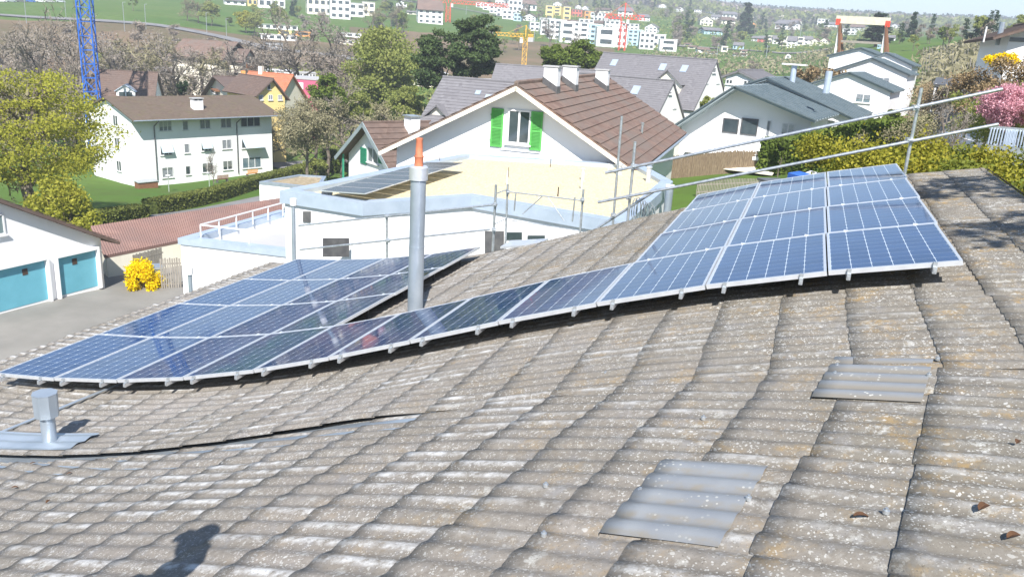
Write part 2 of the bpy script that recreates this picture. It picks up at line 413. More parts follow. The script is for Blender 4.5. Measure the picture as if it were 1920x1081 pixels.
def tile_material():
    m = NT('weathered_fibre_cement')
    v = m.pos()
    tint = m.attr('tint'); crest = m.attr('crest')
    sep = m.n('SeparateXYZ'); m.l(v, sep.inputs[0])
    # lichen grows thickest on the upper (right-hand) part of the roof
    reg = m.math('ADD', m.math('MULTIPLY', sep.outputs[0], 0.16), 0.42, clamp=True)
    reg = m.math('MULTIPLY', reg, 1.0, clamp=True)
    big = m.noise(v, 0.7, 4, 0.6)
    base = m.mix(tint, (0.315, 0.288, 0.262), (0.25, 0.226, 0.198))
    base = m.mix(m.ramp(big, [(0.35, 0.0), (0.68, 1.0)]), base, (0.225, 0.205, 0.175))
    base = m.mix(m.math('MULTIPLY', m.ramp(reg, [(0.3, 0.0), (0.75, 1.0)]), 0.42), base, (0.165, 0.155, 0.12))
    fine = m.noise(v, 30, 5, 0.7)
    base = m.mix(m.math('MULTIPLY', m.ramp(fine, [(0.3, 1.0), (0.62, 0.0)]), 0.55), base, (0.12, 0.105, 0.085))
    # grey-blue algae blotches
    gb = m.ramp(m.noise(v, 5.5, 6, 0.75), [(0.52, 0.0), (0.66, 1.0)])
    base = m.mix(m.math('MULTIPLY', gb, 0.55), base, (0.24, 0.24, 0.245))
    dk = m.ramp(m.noise(m.pos((1.0, 1.3, 1.0)), 3.2, 6, 0.75), [(0.50, 0.0), (0.68, 1.0)])
    base = m.mix(m.math('MULTIPLY', m.math('MULTIPLY', dk, reg), 0.55), base, (0.10, 0.09, 0.08))
    # ochre lichen
    oc = m.ramp(m.noise(v, 2.6, 7, 0.72), [(0.50, 0.0), (0.62, 1.0)])
    oc2 = m.ramp(m.noise(v, 16, 4, 0.7), [(0.42, 0.0), (0.6, 1.0)])
    ocf = m.math('MULTIPLY', m.math('MULTIPLY', oc, oc2), reg)
    base = m.mix(m.math('MULTIPLY', ocf, 0.75), base, (0.33, 0.22, 0.085))
    # pale efflorescence on the crests of some sheets
    wf = m.math('MULTIPLY', m.ramp(tint, [(0.50, 0.0), (0.72, 1.0)]), m.ramp(crest, [(0.45, 0.0), (0.9, 1.0)]))
    wn_ = m.ramp(m.noise(m.pos((1, 1, 1)), 9, 6, 0.7), [(0.40, 0.0), (0.62, 1.0)])
    wf = m.math('MULTIPLY', wf, wn_)
    wf = m.math('MULTIPLY', wf, m.ramp(reg, [(0.35, 1.0), (0.7, 0.35)]))
    base = m.mix(m.math('MULTIPLY', wf, 0.95), base, (0.60, 0.60, 0.59))
    # white crustose lichen: scattered round spots of several sizes
    def spots(scale, lo, hi, thr):
        vd = m.noise(v, scale * 0.35, 2)
        d = m.voro(m.n_warp(v), scale, 'Distance')
        colr = m.voro(m.n_warp(v), scale, 'Color')
        sc3 = m.n('SeparateColor'); m.l(colr, sc3.inputs[0])
        rad_ = m.math('MULTIPLY', sc3.outputs[0], hi)
        on = m.math('GREATER_THAN', sc3.outputs[1], thr)
        s_ = m.math('LESS_THAN', d, rad_)
        return m.math('MULTIPLY', s_, on)
    def n_warp(vec):
        nz = m.n('TexNoise'); nz.inputs['Scale'].default_value = 22; nz.inputs['Detail'].default_value = 2
        m.l(vec, nz.inputs['Vector'])
        ad = m.n('VectorMath', operation='SCALE'); ad.inputs['Scale'].default_value = 0.035
        m.l(nz.outputs['Color'], ad.inputs[0])
        ad2 = m.n('VectorMath', operation='ADD'); m.l(vec, ad2.inputs[0]); m.l(ad.outputs[0], ad2.inputs[1])
        return ad2.outputs[0]
    m.n_warp = n_warp
    s1 = spots(34, 0, 0.40, 0.62)
    s2 = spots(80, 0, 0.5, 0.40)
    dens = m.ramp(m.noise(v, 1.1, 5, 0.7), [(0.36, 0.25), (0.60, 1.0)])
    sf = m.math('MULTIPLY', m.math('MAXIMUM', m.math("MULTIPLY", s1, 0.7), m.math("MULTIPLY", s2, 0.75)), dens)
    patch = m.math('MULTIPLY', m.ramp(m.noise(v, 7.5, 8, 0.8), [(0.56, 0.0), (0.62, 1.0)]), m.ramp(m.noise(v, 1.6, 3), [(0.45, 0.0), (0.6, 0.85)]))
    base = m.mix(patch, base, (0.46, 0.46, 0.43))
    specks = m.ramp(m.noise(v, 60, 3, 0.8), [(0.60, 0.0), (0.66, 0.7)])
    base = m.mix(specks, base, (0.09, 0.08, 0.065))
    base = m.mix(sf, base, (0.56, 0.56, 0.53))
    h = m.math('ADD', m.noise(v, 55, 4, 0.7), m.math('MULTIPLY', sf, 0.5))
    m.bump(h, 0.45, 0.006)
    return m.out(base, 0.92, 0, 0.15)
M['tiles'] = tile_material()
def graysheet_material(old=False):
    m = NT('newer_grey_sheet')
    v = m.pos(); crest = m.attr('crest')
    base = m.mix(m.ramp(m.noise(v, 4, 5), [(0.35, 0), (0.65, 1)]), (0.20, 0.215, 0.235), (0.24, 0.255, 0.27))
    base = m.mix(m.math('MULTIPLY', m.ramp(crest, [(0.3, 1.0), (0.75 if not old else 1.0, 0.0)]), m.ramp(m.noise(v, 12, 5), [(0.4, 0.2 if not old else 1.0), (0.65, 1.0)])), base, (0.23, 0.21, 0.175))  # crests stay bluer: sky reflection put into the colour, above tan lichened flanks
    d = m.voro(v, 30); base = m.mix(m.math('MULTIPLY', m.math('LESS_THAN', d, 0.2), m.ramp(m.noise(v, 3, 3), [(0.5, 0.0), (0.6, 0.9)])), base, (0.5, 0.5, 0.46))
    return m.out(base, 0.42, 0, 0.5)
M['graysheet'] = graysheet_material()
M['graysheet_old'] = graysheet_material(True)

house = empty('house', (0, 0, -12), 0, 'house with wide wavy fibre-cement roof in the foreground under the solar panels', 'house')
def hchild(o):                                   # children keep world coordinates
    o.parent = house; o.location = (0, 0, 12); return o
mef = sheet_grid('roof', True, TM + 0.0, 14.15, -10.45, 2.47)
TM_ = math.floor(TM / PITCHW) * PITCHW
rf = hchild(link('roof', mef, M['tiles'])); rf['label'] = 'far wing of the wavy roof carrying the solar array'
men = sheet_grid('roof', False, -1.2, 7.3, -10.45, 2.47)
rn = hchild(link('roof', men, M['tiles'])); rn['label'] = 'near wing of the wavy roof at the photographer’s feet'.replace('’', "'")
def fpt(u, v, h=0.0):
    P, a_, b_ = hit_roof(u, v); return roofpt(a_, b_, h)
def roofpt(s, t, h=0.0):
    """point on far wing"""
    P = s * e1 + t * d1; P[2] = prof(s) + 0.02 + AMP * 0.6 + h; return P
def nearpt(s, q, h=0.0):
    P = q * d2 + (s * e2e1 + C2) * e2; P[2] = prof(s) + AMP * 0.6 + h; return P
def hit_roof(u, v, near=False):
    r = ray(u, v)
    for k in np.arange(1.0, 40, 0.01):
        P = r * k
        s = s_near(P) if near else P @ e1
        if -11.4 < s < 3.6 and P[2] < prof(s) + AMP * 0.6: return P, s, (P @ d2 if near else P @ d1)
    return P, s, (P @ d2 if near else P @ d1)
# underside / skirt at the mitre: dark edge of the far wing's last wave
sk = MB()
ss = np.linspace(-10.45, 2.47, 60)
for a, b in zip(ss[:-1], ss[1:]):
    A = a * e1 + TM_ * d1; B = b * e1 + TM_ * d1
    A2 = A + 0; A2[2] = prof(a) + 0.016; B2 = B + 0; B2[2] = prof(b) + 0.016
    A3 = A2.copy(); A3[2] -= 0.05; B3 = B2.copy(); B3[2] -= 0.05
    sk.add([A2, B2, B3, A3], [(0, 1, 2, 3)])

# zinc valley flashing under the mitre gap
fl = MB()
for a, b in zip(ss[:-1], ss[1:]):
    if a > -2.5: continue
    q = []
    for s_ in (a, b):
        P0 = s_ * e1 + (TM + 0.5) * d1; P1 = s_ * e1 + (TM + .05) * d1 - d2 * 0.75
        P0 = P0.copy(); P1 = P1.copy(); P0[2] = prof(s_) + 0.0; P1[2] = prof(s_) - 0.004
        q += [P0, P1]
    fl.add([q[0], q[1], q[3], q[2]], [(0, 1, 2, 3)])
hchild(fl.build('valley_flashing', M['zinc']))
# walls, soffit and gable below the roof edges
wl = MB()
def corner_far(s, t): P = s * e1 + t * d1; return P
def corner_near(s, q): return q * d2 + (s * e2e1 + C2) * e2
loop = []
for s_ in np.linspace(-9.7, 2.1, 25): loop.append((corner_far(s_, 13.8), prof(s_)))
mit_r = (2.1 * e1 + TM * d1); loop.append((mit_r, prof(2.1)))
for s_ in np.linspace(2.1, -9.7, 25): loop.append((corner_near(s_, -0.9), prof(s_)))
loop.append((-9.7 * e1 + TM * d1, prof(-9.7)))
n = len(loop)
vs = [(p[0], p[1], z - 0.06) for p, z in loop] + [(p[0], p[1], -15.5) for p, z in loop]
wl.add(vs, [(i, (i + 1) % n, n + (i + 1) % n, n + i) for i in range(n)])
hchild(wl.build('wall', M['white']))
# eave board and gutter on the low side, verge boards
ev = MB()
A = corner_far(-10.44, 14.1); B = corner_far(-10.44, TM); A[2] = B[2] = prof(-10.44) - 0.10
Cn = corner_near(-10.44, -1.1); Cn[2] = B[2]
ev.tube([A, B, Cn], 0.075, 8)
hchild(ev.build('gutter', M['zinc'], smooth=True))
vb = MB()
for a, b in zip(ss[:-1], ss[1:]):
    A = a * e1 + 14.13 * d1; B = b * e1 + 14.13 * d1
    A[2] = prof(a) + 0.01; B[2] = prof(b) + 0.01
    A2 = A.copy(); B2 = B.copy(); A2[2] -= 0.2; B2[2] -= 0.2
    vb.add([A, B, B2, A2, A + d1 * .03, B + d1 * .03, B2 + d1 * .03, A2 + d1 * .03], [(0, 1, 2, 3), (7, 6, 5, 4), (0, 4, 5, 1), (3, 2, 6, 7)])
hchild(vb.build('verge_board', M['zinc']))
rb = MB()
A = 2.5 * e1 + 14.1 * d1; B = 2.5 * e1 + TM * d1; Cn = corner_near(2.5, -1.1)
for p in (A, B, Cn): p[2] = prof(2.5) + 0.03
rb.slab(A, B, B + e1 * .35 - [0, 0, .22], A + e1 * .35 - [0, 0, .22], .01)
rb.slab(B, Cn, Cn + e2 * .35 - [0, 0, .22], B + e2 * .35 - [0, 0, .22], .01)
hchild(rb.build('ridge_flashing', M['rt_dark']))
# newer grey sheets let into the roof
def near_sheet(px, name, s_off=0.0, h=0.012, nw=5, wid_s=0.53, s0=None, q0=None, spotty=False):
    q1 = q0 + nw * PITCHW
    q = np.arange(0, nw * 12 + 1) / 12.0 * PITCHW + q0
    rows = []; cr = []
    for u in [-1] + list(np.linspace(0, 1, 6)):
        s_ = s0 + wid_s * max(u, 0)
        P = np.outer(q, d2) + (s_ * e2e1 + C2) * e2
        w = wave(q); zo = -0.012 if u < 0 else h + 0.012 * (1 - u) + 0.006
        P[:, 2] = prof(s_) + w * (1.12 if spotty else 1.25) + zo
        rows.append(P); cr.append(w / AMP)
    n = len(q); V = np.concatenate(rows); nr = len(rows)
    ii, jj = np.meshgrid(np.arange(nr - 1), np.arange(n - 1), indexing='ij'); A = ii * n + jj
    F = np.stack([A, A + n, A + n + 1, A + 1], -1).reshape(-1, 4)
    return npmesh(name, V, F, {'crest': ('POINT', np.concatenate(cr))})
def snapq(q): return round(q / PITCHW) * PITCHW
for (ub, vb_, ut, vt, nw, lab, ws) in ((1230, 998, 1330, 858, 5, 'clean blue-grey replacement sheet low on the near wing', .53), (1612, 744, 1650, 672, 5, 'lichen-spotted replacement sheet near the fold of the roof', .58)):
    P, s_, q_ = hit_roof(ub, vb_, True)
    q0 = snapq(q_)
    P1, s1_, q1_ = hit_roof(ut, vt, True)
    nw = max(3, int(round((snapq(q1_) - q0) / PITCHW)))
    if ub == 1230: sl_ = hit_roof(1128, 997, True)[1]
    else: sl_ = hit_roof(1527, 738, True)[1]
    o = hchild(link('replacement_sheet', near_sheet(None, 'replacement_sheet', nw=nw, s0=sl_, q0=q0, wid_s=ws, h=.008, spotty=ub != 1230), M['graysheet'] if ub == 1230 else M['graysheet_old'])); o['label'] = lab
# screws with caps
scr = [(1195, 934), (1655, 984), (1398, 950), (1015, 925), (1570, 690), (1565, 706), (1757, 678), (1738, 718), (1030, 1000), (1310, 800), (1130, 710)]
capm = None
for (u, v) in scr:
    P, s_, q_ = hit_roof(u, v, True)
    qc = (math.floor(q_ / PITCHW) + 0.5) * PITCHW
    if capm is None:
        b = MB(); b.tube([(0, 0, -.01), (0, 0, .006)], .014, 10); b.tube([(0, 0, .006), (0, 0, .016)], .007, 6)
        capm = b.mesh('roof_screw', M['galv'])
    Q = qc * d2 + (s_ * e2e1 + C2) * e2; Q[2] = prof(s_) + AMP + 0.022
    hchild(link('roof_screw', capm)); o = col.objects[-1]; o.location = (Q[0], Q[1], Q[2] + 12)

# flue pipe with clay pot
fp = fpt(778, 592)
zb = fp[2] - 0.05
fb = MB(); fb.tube([(fp[0], fp[1], zb), (fp[0], fp[1], zb + 1.0)], .103, 28); fb.tube([(fp[0], fp[1], zb + 1.0), (fp[0], fp[1], zb + 1.012)], .106, 28); fb.tube([(fp[0], fp[1], zb + 1.012), (fp[0], fp[1], -1.69)], .101, 28)
fo = hchild(fb.build('flue_pipe', M['zinc'], smooth=True))
cb = MB(); cb.tube([(fp[0], fp[1], -1.80), (fp[0], fp[1], -1.64), (fp[0], fp[1], -1.62)], [.122, .122, .105], 28)
c_ = cb.build('collar', M['alu'], fo, smooth=True)
pb = MB(); pb.tube([(fp[0], fp[1], z) for z in (-1.64, -1.52, -1.50, -1.48, -1.30, -1.275, -1.265)], [.058, .056, .064, .05, .042, .047, .044], 20)
pb.build('clay_pot', M['terracotta'], fo, smooth=True)
ap = MB()
for i in range(12):
    for j in range(6):
        pass
sg = []
# small vent with faceted cap
vp = fpt(95, 838)
vb2 = MB(); vb2.tube([(vp[0], vp[1], vp[2] - .1), (vp[0], vp[1], vp[2] + .42)], .07, 20)
vo = hchild(vb2.build('vent_pipe', M['zinc'], smooth=True))
vc = MB()
for zz, rr in ((.33, .125), (.335, .135), (.58, .135), (.585, .14)): pass
vc.tube([(vp[0], vp[1], vp[2] + z) for z in (.33, .34, .58, .592)], [.09, .116, .12, .123], 8)
vc.build('vent_cap', M['zinc'], vo)
# flashing apron round the vent, dressed over the waves
q = np.linspace(5.37, 5.80, 40); s_ = np.linspace(-8.6, -6.45, 14)
V = []
for a in s_:
    for b in q:
        P = a * e1 + b * d1; P[2] = prof(a) + wave(b) * 1.1 + 0.075; V.append(P)
ii, jj = np.meshgrid(np.arange(13), np.arange(39), indexing='ij'); A = ii * 40 + jj
hchild(link('vent_flashing', npmesh('vent_flashing', V, np.stack([A, A + 40, A + 41, A + 1], -1).reshape(-1, 4), smooth=True), M['zinc']))
# lightning conductor strip lying over the wave crests
lc = MB()
pa_, pb__ = fpt(-20, 828), fpt(206, 735)
pts2 = [(pa_ + (pb__ - pa_) * k) * np.array([1, 1, 0]) for k in (-.5, 0, .25, .5, .75, 1.0, 1.12)]
for a, b in zip(pts2[:-1], pts2[1:]):
    A, B = a.copy(), b.copy(); A[2] = prof(a @ e1) + AMP + .05; B[2] = prof(b @ e1) + AMP + .05
    lc.bar(A, B, .035, .012)
hchild(lc.build('lightning_conductor', M['zinc']))

# ------------------------------------------------------------------ solar panels
def panel_material():
    m = NT('solar_cells')
    uv = m.n('UVMap'); sp = m.n('SeparateXYZ'); m.l(uv.outputs[0], sp.inputs[0])
    def frac(x, k): return m.math('FRACT', m.math('MULTIPLY', x, k))
    fu = frac(sp.outputs[0], 6); fv = frac(sp.outputs[1], 10)
    cu = m.math('ABSOLUTE', m.math('SUBTRACT', fu, 0.5)); cv = m.math('ABSOLUTE', m.math('SUBTRACT', fv, 0.5))
    gu = m.math('GREATER_THAN', cu, 0.487); gv = m.math('GREATER_THAN', cv, 0.488)
    dia = m.math('GREATER_THAN', m.math('ADD', cu, cv), 0.925)
    # three busbars per cell, running the long way
    fb_ = frac(sp.outputs[0], 18); bb = m.math('GREATER_THAN', m.math('ABSOLUTE', m.math('SUBTRACT', fb_, 0.5)), 0.515)
    line = m.math('MAXIMUM', m.math('MAXIMUM', gu, gv), dia)
    cellid = m.n('CombineXYZ'); m.l(m.math('FLOOR', m.math('MULTIPLY', sp.outputs[0], 6)), cellid.inputs[0]); m.l(m.math('FLOOR', m.math('MULTIPLY', sp.outputs[1], 10)), cellid.inputs[1])
    wnz = m.n('TexWhiteNoise'); wnz.noise_dimensions = '3D'; m.l(cellid.outputs[0], wnz.inputs['Vector'])
    c = m.mix(wnz.outputs['Value'], (0.010, 0.038, 0.115), (0.016, 0.052, 0.15))
    c = m.mix(bb, c, (0.10, 0.13, 0.19))
    c = m.mix(m.math('MULTIPLY', gv, 0.75), c, (0.34, 0.38, 0.43))
    c = m.mix(m.math('MAXIMUM', gu, dia), c, (0.62, 0.68, 0.72))
    dust = m.ramp(m.noise(m.pos(), 2.5, 5, 0.6), [(0.4, 0.03), (0.7, 0.11)])
    return m.out(c, dust, 0.0, 0.32)
M['cells'] = panel_material()
DT = 1.67; T0 = 7.125; ef = e1 + 0.0206 * d1
colS = [1.252, 0.27, -0.703, -1.662, -2.612, -3.554, -4.498, -5.453, -6.423, -7.408, -8.403, -9.404]
colZ = [-1.451, -1.685, -1.957, -2.274, -2.617, -2.983, -3.341, -3.671, -3.95, -4.176, -4.349, -4.478]
ordn = ['first', 'second', 'third', 'fourth', 'fifth', 'sixth', 'seventh', 'eighth', 'ninth', 'tenth', 'eleventh']
def panel_meshes(k):
    sa, sb, za, zb_ = colS[k + 1], colS[k], colZ[k + 1], colZ[k]
    L = math.hypot(sb - sa, zb_ - za); th = math.atan2(zb_ - za, sb - sa)
    w, h, f, tk = L - 0.014, DT - 0.016, 0.022, 0.04
    fr = MB()
    fr.box(0, w, 0, f, -tk, 0); fr.box(0, w, h - f, h, -tk, 0); fr.box(0, f, f, h - f, -tk, 0); fr.box(w - f, w, f, h - f, -tk, 0)
    fm = fr.mesh('frame', M['alu'])
    g = MB(); g.add([(f, f, -.004), (w - f, f, -.004), (w - f, h - f, -.004), (f, h - f, -.004)], [(0, 1, 2, 3)])
    gm = g.mesh('cell_sheet', M['cells'])
    uvl = gm.uv_layers.new(name='UVMap')
    for i, c in enumerate([(0, 0), (1, 0), (1, 1), (0, 1)]): uvl.data[i].uv = c
    bk = MB(); bk.add([(f, f, -.02), (w - f, f, -.02), (w - f, h - f, -.02), (f, h - f, -.02)], [(3, 2, 1, 0)])
    bm_ = bk.mesh('back_sheet', M['frame'])
    return fm, gm, bm_, th
rownames = ['bottom row', 'second row up', 'third row up', 'top row']
for k in range(11):
    fm, gm, bm_, th = panel_meshes(k)
    for j in range(4):
        if j > 0 and 3 <= k <= 6: continue
        P = (colS[k + 1] + .007) * ef + (T0 + j * DT + .008) * d1
        P[2] = colZ[k + 1]
        o = bpy.data.objects.new('solar_panel', None); col.objects.link(o); o.empty_display_size = .2
        X = math.cos(th) * ef + math.sin(th) * np.array([0, 0, 1.0]); Y = d1; Z = np.cross(X, Y)
        o.matrix_world = Matrix(((X[0], Y[0], Z[0], P[0]), (X[1], Y[1], Z[1], P[1]), (X[2], Y[2], Z[2], P[2]), (0, 0, 0, 1)))
        if k <= 2: lab = f'blue panel of the right block, {rownames[j]}, {ordn[2 - k]} of three from left'
        elif k <= 6: lab = f'panel in the single row joining both blocks, {ordn[6 - k]} of four from the left'
        else: lab = f'dark panel of the left block, {rownames[j]}, {ordn[10 - k]} of four from left'
        tag(o, lab, 'solar panel', 'solar panels on the wavy roof')
        link('frame', fm, None, o); link('cell_sheet', gm, None, o); link('back_sheet', bm_, None, o)
# mounting rails with end clamps
_b = MB(); _b.box(-.012, .012, 0, .03, -.17, -.021); hookm = _b.mesh('roof_hook', M['framedark'])
for k in range(11):
    sa, sb, za, zb_ = colS[k + 1], colS[k], colZ[k + 1], colZ[k]
    for side, fr_ in (('left', .17), ('right', .80)):
        s_ = sa + (sb - sa) * fr_; z_ = za + (zb_ - za) * fr_ - 0.062
        nr = 1 if 3 <= k <= 6 else 4
        P0 = s_ * ef + (T0 - .05) * d1; P0[2] = z_
        o = empty('mounting_rail', P0, -AZ1, f'aluminium rail end under the {side} side of the {ordn[10 - k]} bottom panel from the left', 'mounting rail', 'mounting rails under the solar panels')
        Lr = nr * DT + .08
        b = MB(); b.box(-.016, .016, 0, Lr, -.02, .02)
        b.build('rail', M['alu'], o)
        b = MB(); b.box(-.015, .015, -.004, .03, -.022, .030); b.box(-.010, .010, -.010, -.004, -.008, .014); b.box(-.015, .015, .025, .05, .030, .066)
        b.build('end_clamp', M['galv'], o)
        y = 0.7
        while y < Lr - .05:
            link('roof_hook', hookm, None, o, (0, y, 0)); y += 1.1
        for j in range(1, nr):
            b = MB(); b.box(-.02, .02, .05 + j * DT - .015, .05 + j * DT + .015, .058, .07); b.build('mid_clamp', M['alu'], o)
# ------------------------------------------------------------------ terrain: heights by compass direction and distance
TD = [0, 12, 25, 45, 60, 80, 110, 150, 200, 280, 380, 500, 700, 1000, 1500, 2200, 3200, 7000]
TAZ = {
 -180: [-9, -9, -8, -6, -5, -4, -3, -2, 0, 3, 6, 10, 15, 20, 30, 40, 50, 60],
 -110: [-11, -12, -13, -14, -15, -16, -17, -18, -19, -18, -15, -10, 0, 10, 30, 50, 60, 60],
 -60: [-12, -13, -13.5, -14, -15.2, -17, -19.5, -20.5, -20.5, -16, -6, 4, 16, 40, 80, 120, 120, 90],
 -32: [-12.5, -13, -13.5, -13.7, -15.2, -16.6, -19.3, -20.5, -19.5, -12, -3, 3.2, 14, 45, 90, 140, 130, 90],
 -24: [-12.5, -13, -13.5, -13.7, -15.2, -17.2, -19.8, -20.8, -19, -10, -1.5, 7, 20, 45, 90, 140, 130, 90],
 -16: [-12, -13, -13.5, -13.7, -15, -17, -19.2, -20.2, -18.5, -12, -4.5, 7, 20, 45, 90, 140, 130, 90],
 -8: [-11.5, -12, -12.5, -13, -14, -16, -18.5, -20, -19.5, -14, -6, 6.5, 23, 50, 95, 140, 130, 90],
 0: [-10.5, -11, -11, -10.5, -12.5, -15, -17.5, -19.5, -19.5, -16, -6, 4, 20, 44, 90, 135, 130, 90],
 8: [-9, -9.5, -9, -8, -8.3, -11, -14, -17, -18, -14, -5, 1.5, 20, 42, 72, 108, 100, 80],
 16: [-7, -7.5, -7.5, -7.4, -7.4, -8.2, -10, -12, -12, -8, -3, 3, 16, 32, 58, 94, 88, 70],
 24: [-5.5, -5.5, -5.0, -5.0, -5.6, -6.2, -6.0, -3.5, 1.0, 6, 10, 14, 21, 34, 56, 92, 85, 70],
 30: [-5, -5, -4.2, -3.2, -2.4, -1.4, 0.5, 3.5, 6, 9, 13, 17, 24, 34, 56, 92, 85, 70],
 45: [-5, -4.5, -3, -1.0, 0.5, 2.5, 5, 9, 12, 15, 18, 24, 32, 42, 60, 90, 85, 70],
 90: [-6, -5, -3, -1, 1, 3, 6, 10, 15, 22, 30, 38, 48, 60, 80, 100, 100, 80],
 180: [-9, -9, -8, -6, -5, -4, -3, -2, 0, 3, 6, 10, 15, 20, 30, 40, 50, 60]}
_az = np.array(sorted(TAZ)); _tz = np.array([TAZ[a] for a in _az], float); _ld = np.log(np.array(TD, float) + 15)
def T(x, y):
    x = np.asarray(x, float); y = np.asarray(y, float)
    a = np.degrees(np.arctan2(x, y)); l = np.log(np.hypot(x, y) + 15)
    ia = np.clip(np.searchsorted(_az, a) - 1, 0, len(_az) - 2); il = np.clip(np.searchsorted(_ld, l) - 1, 0, len(_ld) - 2)
    fa = (a - _az[ia]) / (_az[ia + 1] - _az[ia]); fl_ = (l - _ld[il]) / (_ld[il + 1] - _ld[il])
    fa = np.clip(fa, 0, 1); fl_ = np.clip(fl_, 0, 1)
    fa = fa * fa * (3 - 2 * fa); 
    return (_tz[ia, il] * (1 - fa) * (1 - fl_) + _tz[ia + 1, il] * fa * (1 - fl_) + _tz[ia, il + 1] * (1 - fa) * fl_ + _tz[ia + 1, il + 1] * fa * fl_)
def gz(P): return float(T(P[0], P[1]))
def gat(u, v, D):
    """ground point below/at pixel column (u,v) at distance D"""
    P = at(u, v, D); P[2] = gz(P); return P
def ghit(u, v, dmin=20):
    r = ray(u, v); h = math.hypot(r[0], r[1]); D = dmin
    while D < 4500:
        P = r * (D / h)
        if P[2] < gz(P): return P
        D *= 1.004
    return P
aa = np.radians(np.concatenate([np.arange(-180, -50, 6), np.arange(-50, 50, .5), np.arange(50, 180, 6)]))
dd = np.concatenate([[0.5], np.exp(np.linspace(math.log(20), math.log(7015), 230)) - 15])
AA, DG = np.meshgrid(aa, dd, indexing='ij')
X = np.sin(AA) * DG; Y = np.cos(AA) * DG; Zt = T(X, Y)
rng = np.random.RandomState(1)
def fbm(x, y, s):
    o = np.zeros_like(x)
    for i in range(4):
        f = 2.0 ** i / s; p = rng.rand(4) * 10
        o += (np.sin(x * f + p[0]) * np.cos(y * f * 1.1 + p[1]) + np.sin((x + y) * f * .7 + p[2])) / 2.0 ** i
    return o
Zt = Zt + fbm(X, Y, 160) * np.clip((DG - 900) / 1500, 0, 1) * 4.0
na, nd = AA.shape
V = np.stack([X, Y, Zt], -1).reshape(-1, 3)
ii, jj = np.meshgrid(np.arange(na), np.arange(nd - 1), indexing='ij'); i2 = (ii + 1) % na
F = np.stack([ii * nd + jj, ii * nd + jj + 1, i2 * nd + jj + 1, i2 * nd + jj], -1).reshape(-1, 4)
F = F[:, ::-1]
# what grows where: 0 scrub/brown earth, 1 meadow
azd = np.degrees(AA)
grass = np.ones_like(DG) * 0.75
grass[(DG > 180) & (DG < 372) & (azd < -12)] = 0.12
grass[(DG > 372) & (DG < 700) & (azd < -6)] = 1.0
grass[(DG > 260) & (DG < 440) & (azd > -12) & (azd < 6)] = 0.1
grass[(DG > 440) & (DG < 700) & (azd > -12) & (azd < 0)] = 1.0
grass[(DG > 120) & (DG < 330) & (azd > 20) & (azd < 32)] = 1.0
grass[(DG > 30) & (DG < 110) & (azd > 22) & (azd < 40)] = 0.35
grass[(DG > 800)] = 0.5
me = npmesh('ground', V, F, {'grass': ('POINT', grass)}, smooth=True)
def ground_material():
    m = NT('ground_cover'); v = m.pos(); g = m.attr('grass')
    n1 = m.noise(v, 0.03, 6, 0.6); n2 = m.noise(v, 0.35, 5, 0.65); n3 = m.noise(v, 4.0, 4, 0.7)
    gr = m.mix(m.ramp(n1, [(0.4, 0), (0.6, 1)]), (0.075, 0.16, 0.025), (0.12, 0.19, 0.04))
    gr = m.mix(m.ramp(n2, [(0.35, 0), (0.7, 1)]), gr, (0.085, 0.13, 0.03))
    br = m.mix(m.ramp(n2, [(0.35, 0), (0.65, 1)]), (0.17, 0.115, 0.075), (0.13, 0.12, 0.06))
    br = m.mix(m.ramp(n1, [(0.45, 0), (0.6, 1)]), br, (0.22, 0.15, 0.10))
    f = m.math('ADD', g, m.math('MULTIPLY', m.math('SUBTRACT', m.noise(v, 0.06, 6, 0.65), 0.5), 1.2))
    c = m.mix(m.ramp(f, [(0.4, 0), (0.6, 1)]), br, gr)
    c = m.mix(m.math('MULTIPLY', n3, 0.3), c, (0.04, 0.06, 0.015))
    m.bump(n3, 0.4, 0.05)
    return m.out(c, 0.95, 0, 0.1)
tag(link('ground', me, ground_material()), kind='structure')

def drape(name, poly_l, poly_r, mt, off=0.12, kind='structure', n=40, m_=6):
    """a sheet laid over the terrain between two polylines (lists of xy)"""
    def res(pl, n):
        pl = np.array([p[:2] for p in pl], float); L = np.concatenate([[0], np.cumsum(np.linalg.norm(np.diff(pl, axis=0), axis=1))])
        t = np.linspace(0, L[-1], n); return np.stack([np.interp(t, L, pl[:, 0]), np.interp(t, L, pl[:, 1])], -1)
    A = res(poly_l, n); B = res(poly_r, n)
    V = []
    for i in range(n):
        for j in range(m_):
            p = A[i] + (B[i] - A[i]) * j / (m_ - 1); V.append((p[0], p[1], float(T(p[0], p[1])) + off))
    ii, jj = np.meshgrid(np.arange(n - 1), np.arange(m_ - 1), indexing='ij'); a = ii * m_ + jj
    F = np.stack([a, a + 1, a + m_ + 1, a + m_], -1).reshape(-1, 4)
    me = npmesh(name, V, F)
    o = link(name, me, mt)
    o.data.flip_normals() if me.polygons[0].normal.z < 0 else None
    return tag(o, kind=kind)
def road(name, pts, w, mt, off=0.15, n=60):
    """pts ground points; constant width"""
    P = np.array([p[:2] for p in pts], float); L = []; R_ = []
    for i in range(len(P)):
        d = P[min(i + 1, len(P) - 1)] - P[max(i - 1, 0)]; d /= np.linalg.norm(d); nn = np.array([-d[1], d[0]])
        L.append(P[i] + nn * w / 2); R_.append(P[i] - nn * w / 2)
    return drape(name, L, R_, mt, off, n=n)
# concrete yard in front of the garages
drape('driveway', [at(-900, 640, 26), at(-350, 560, 55), at(200, 531, 56.0), at(350, 535, 56.5)], [at(-200, 900, 12), at(300, 800, 13), at(600, 700, 16), at(600, 600, 24)], M['concrete'], 0.14, n=70, m_=40)
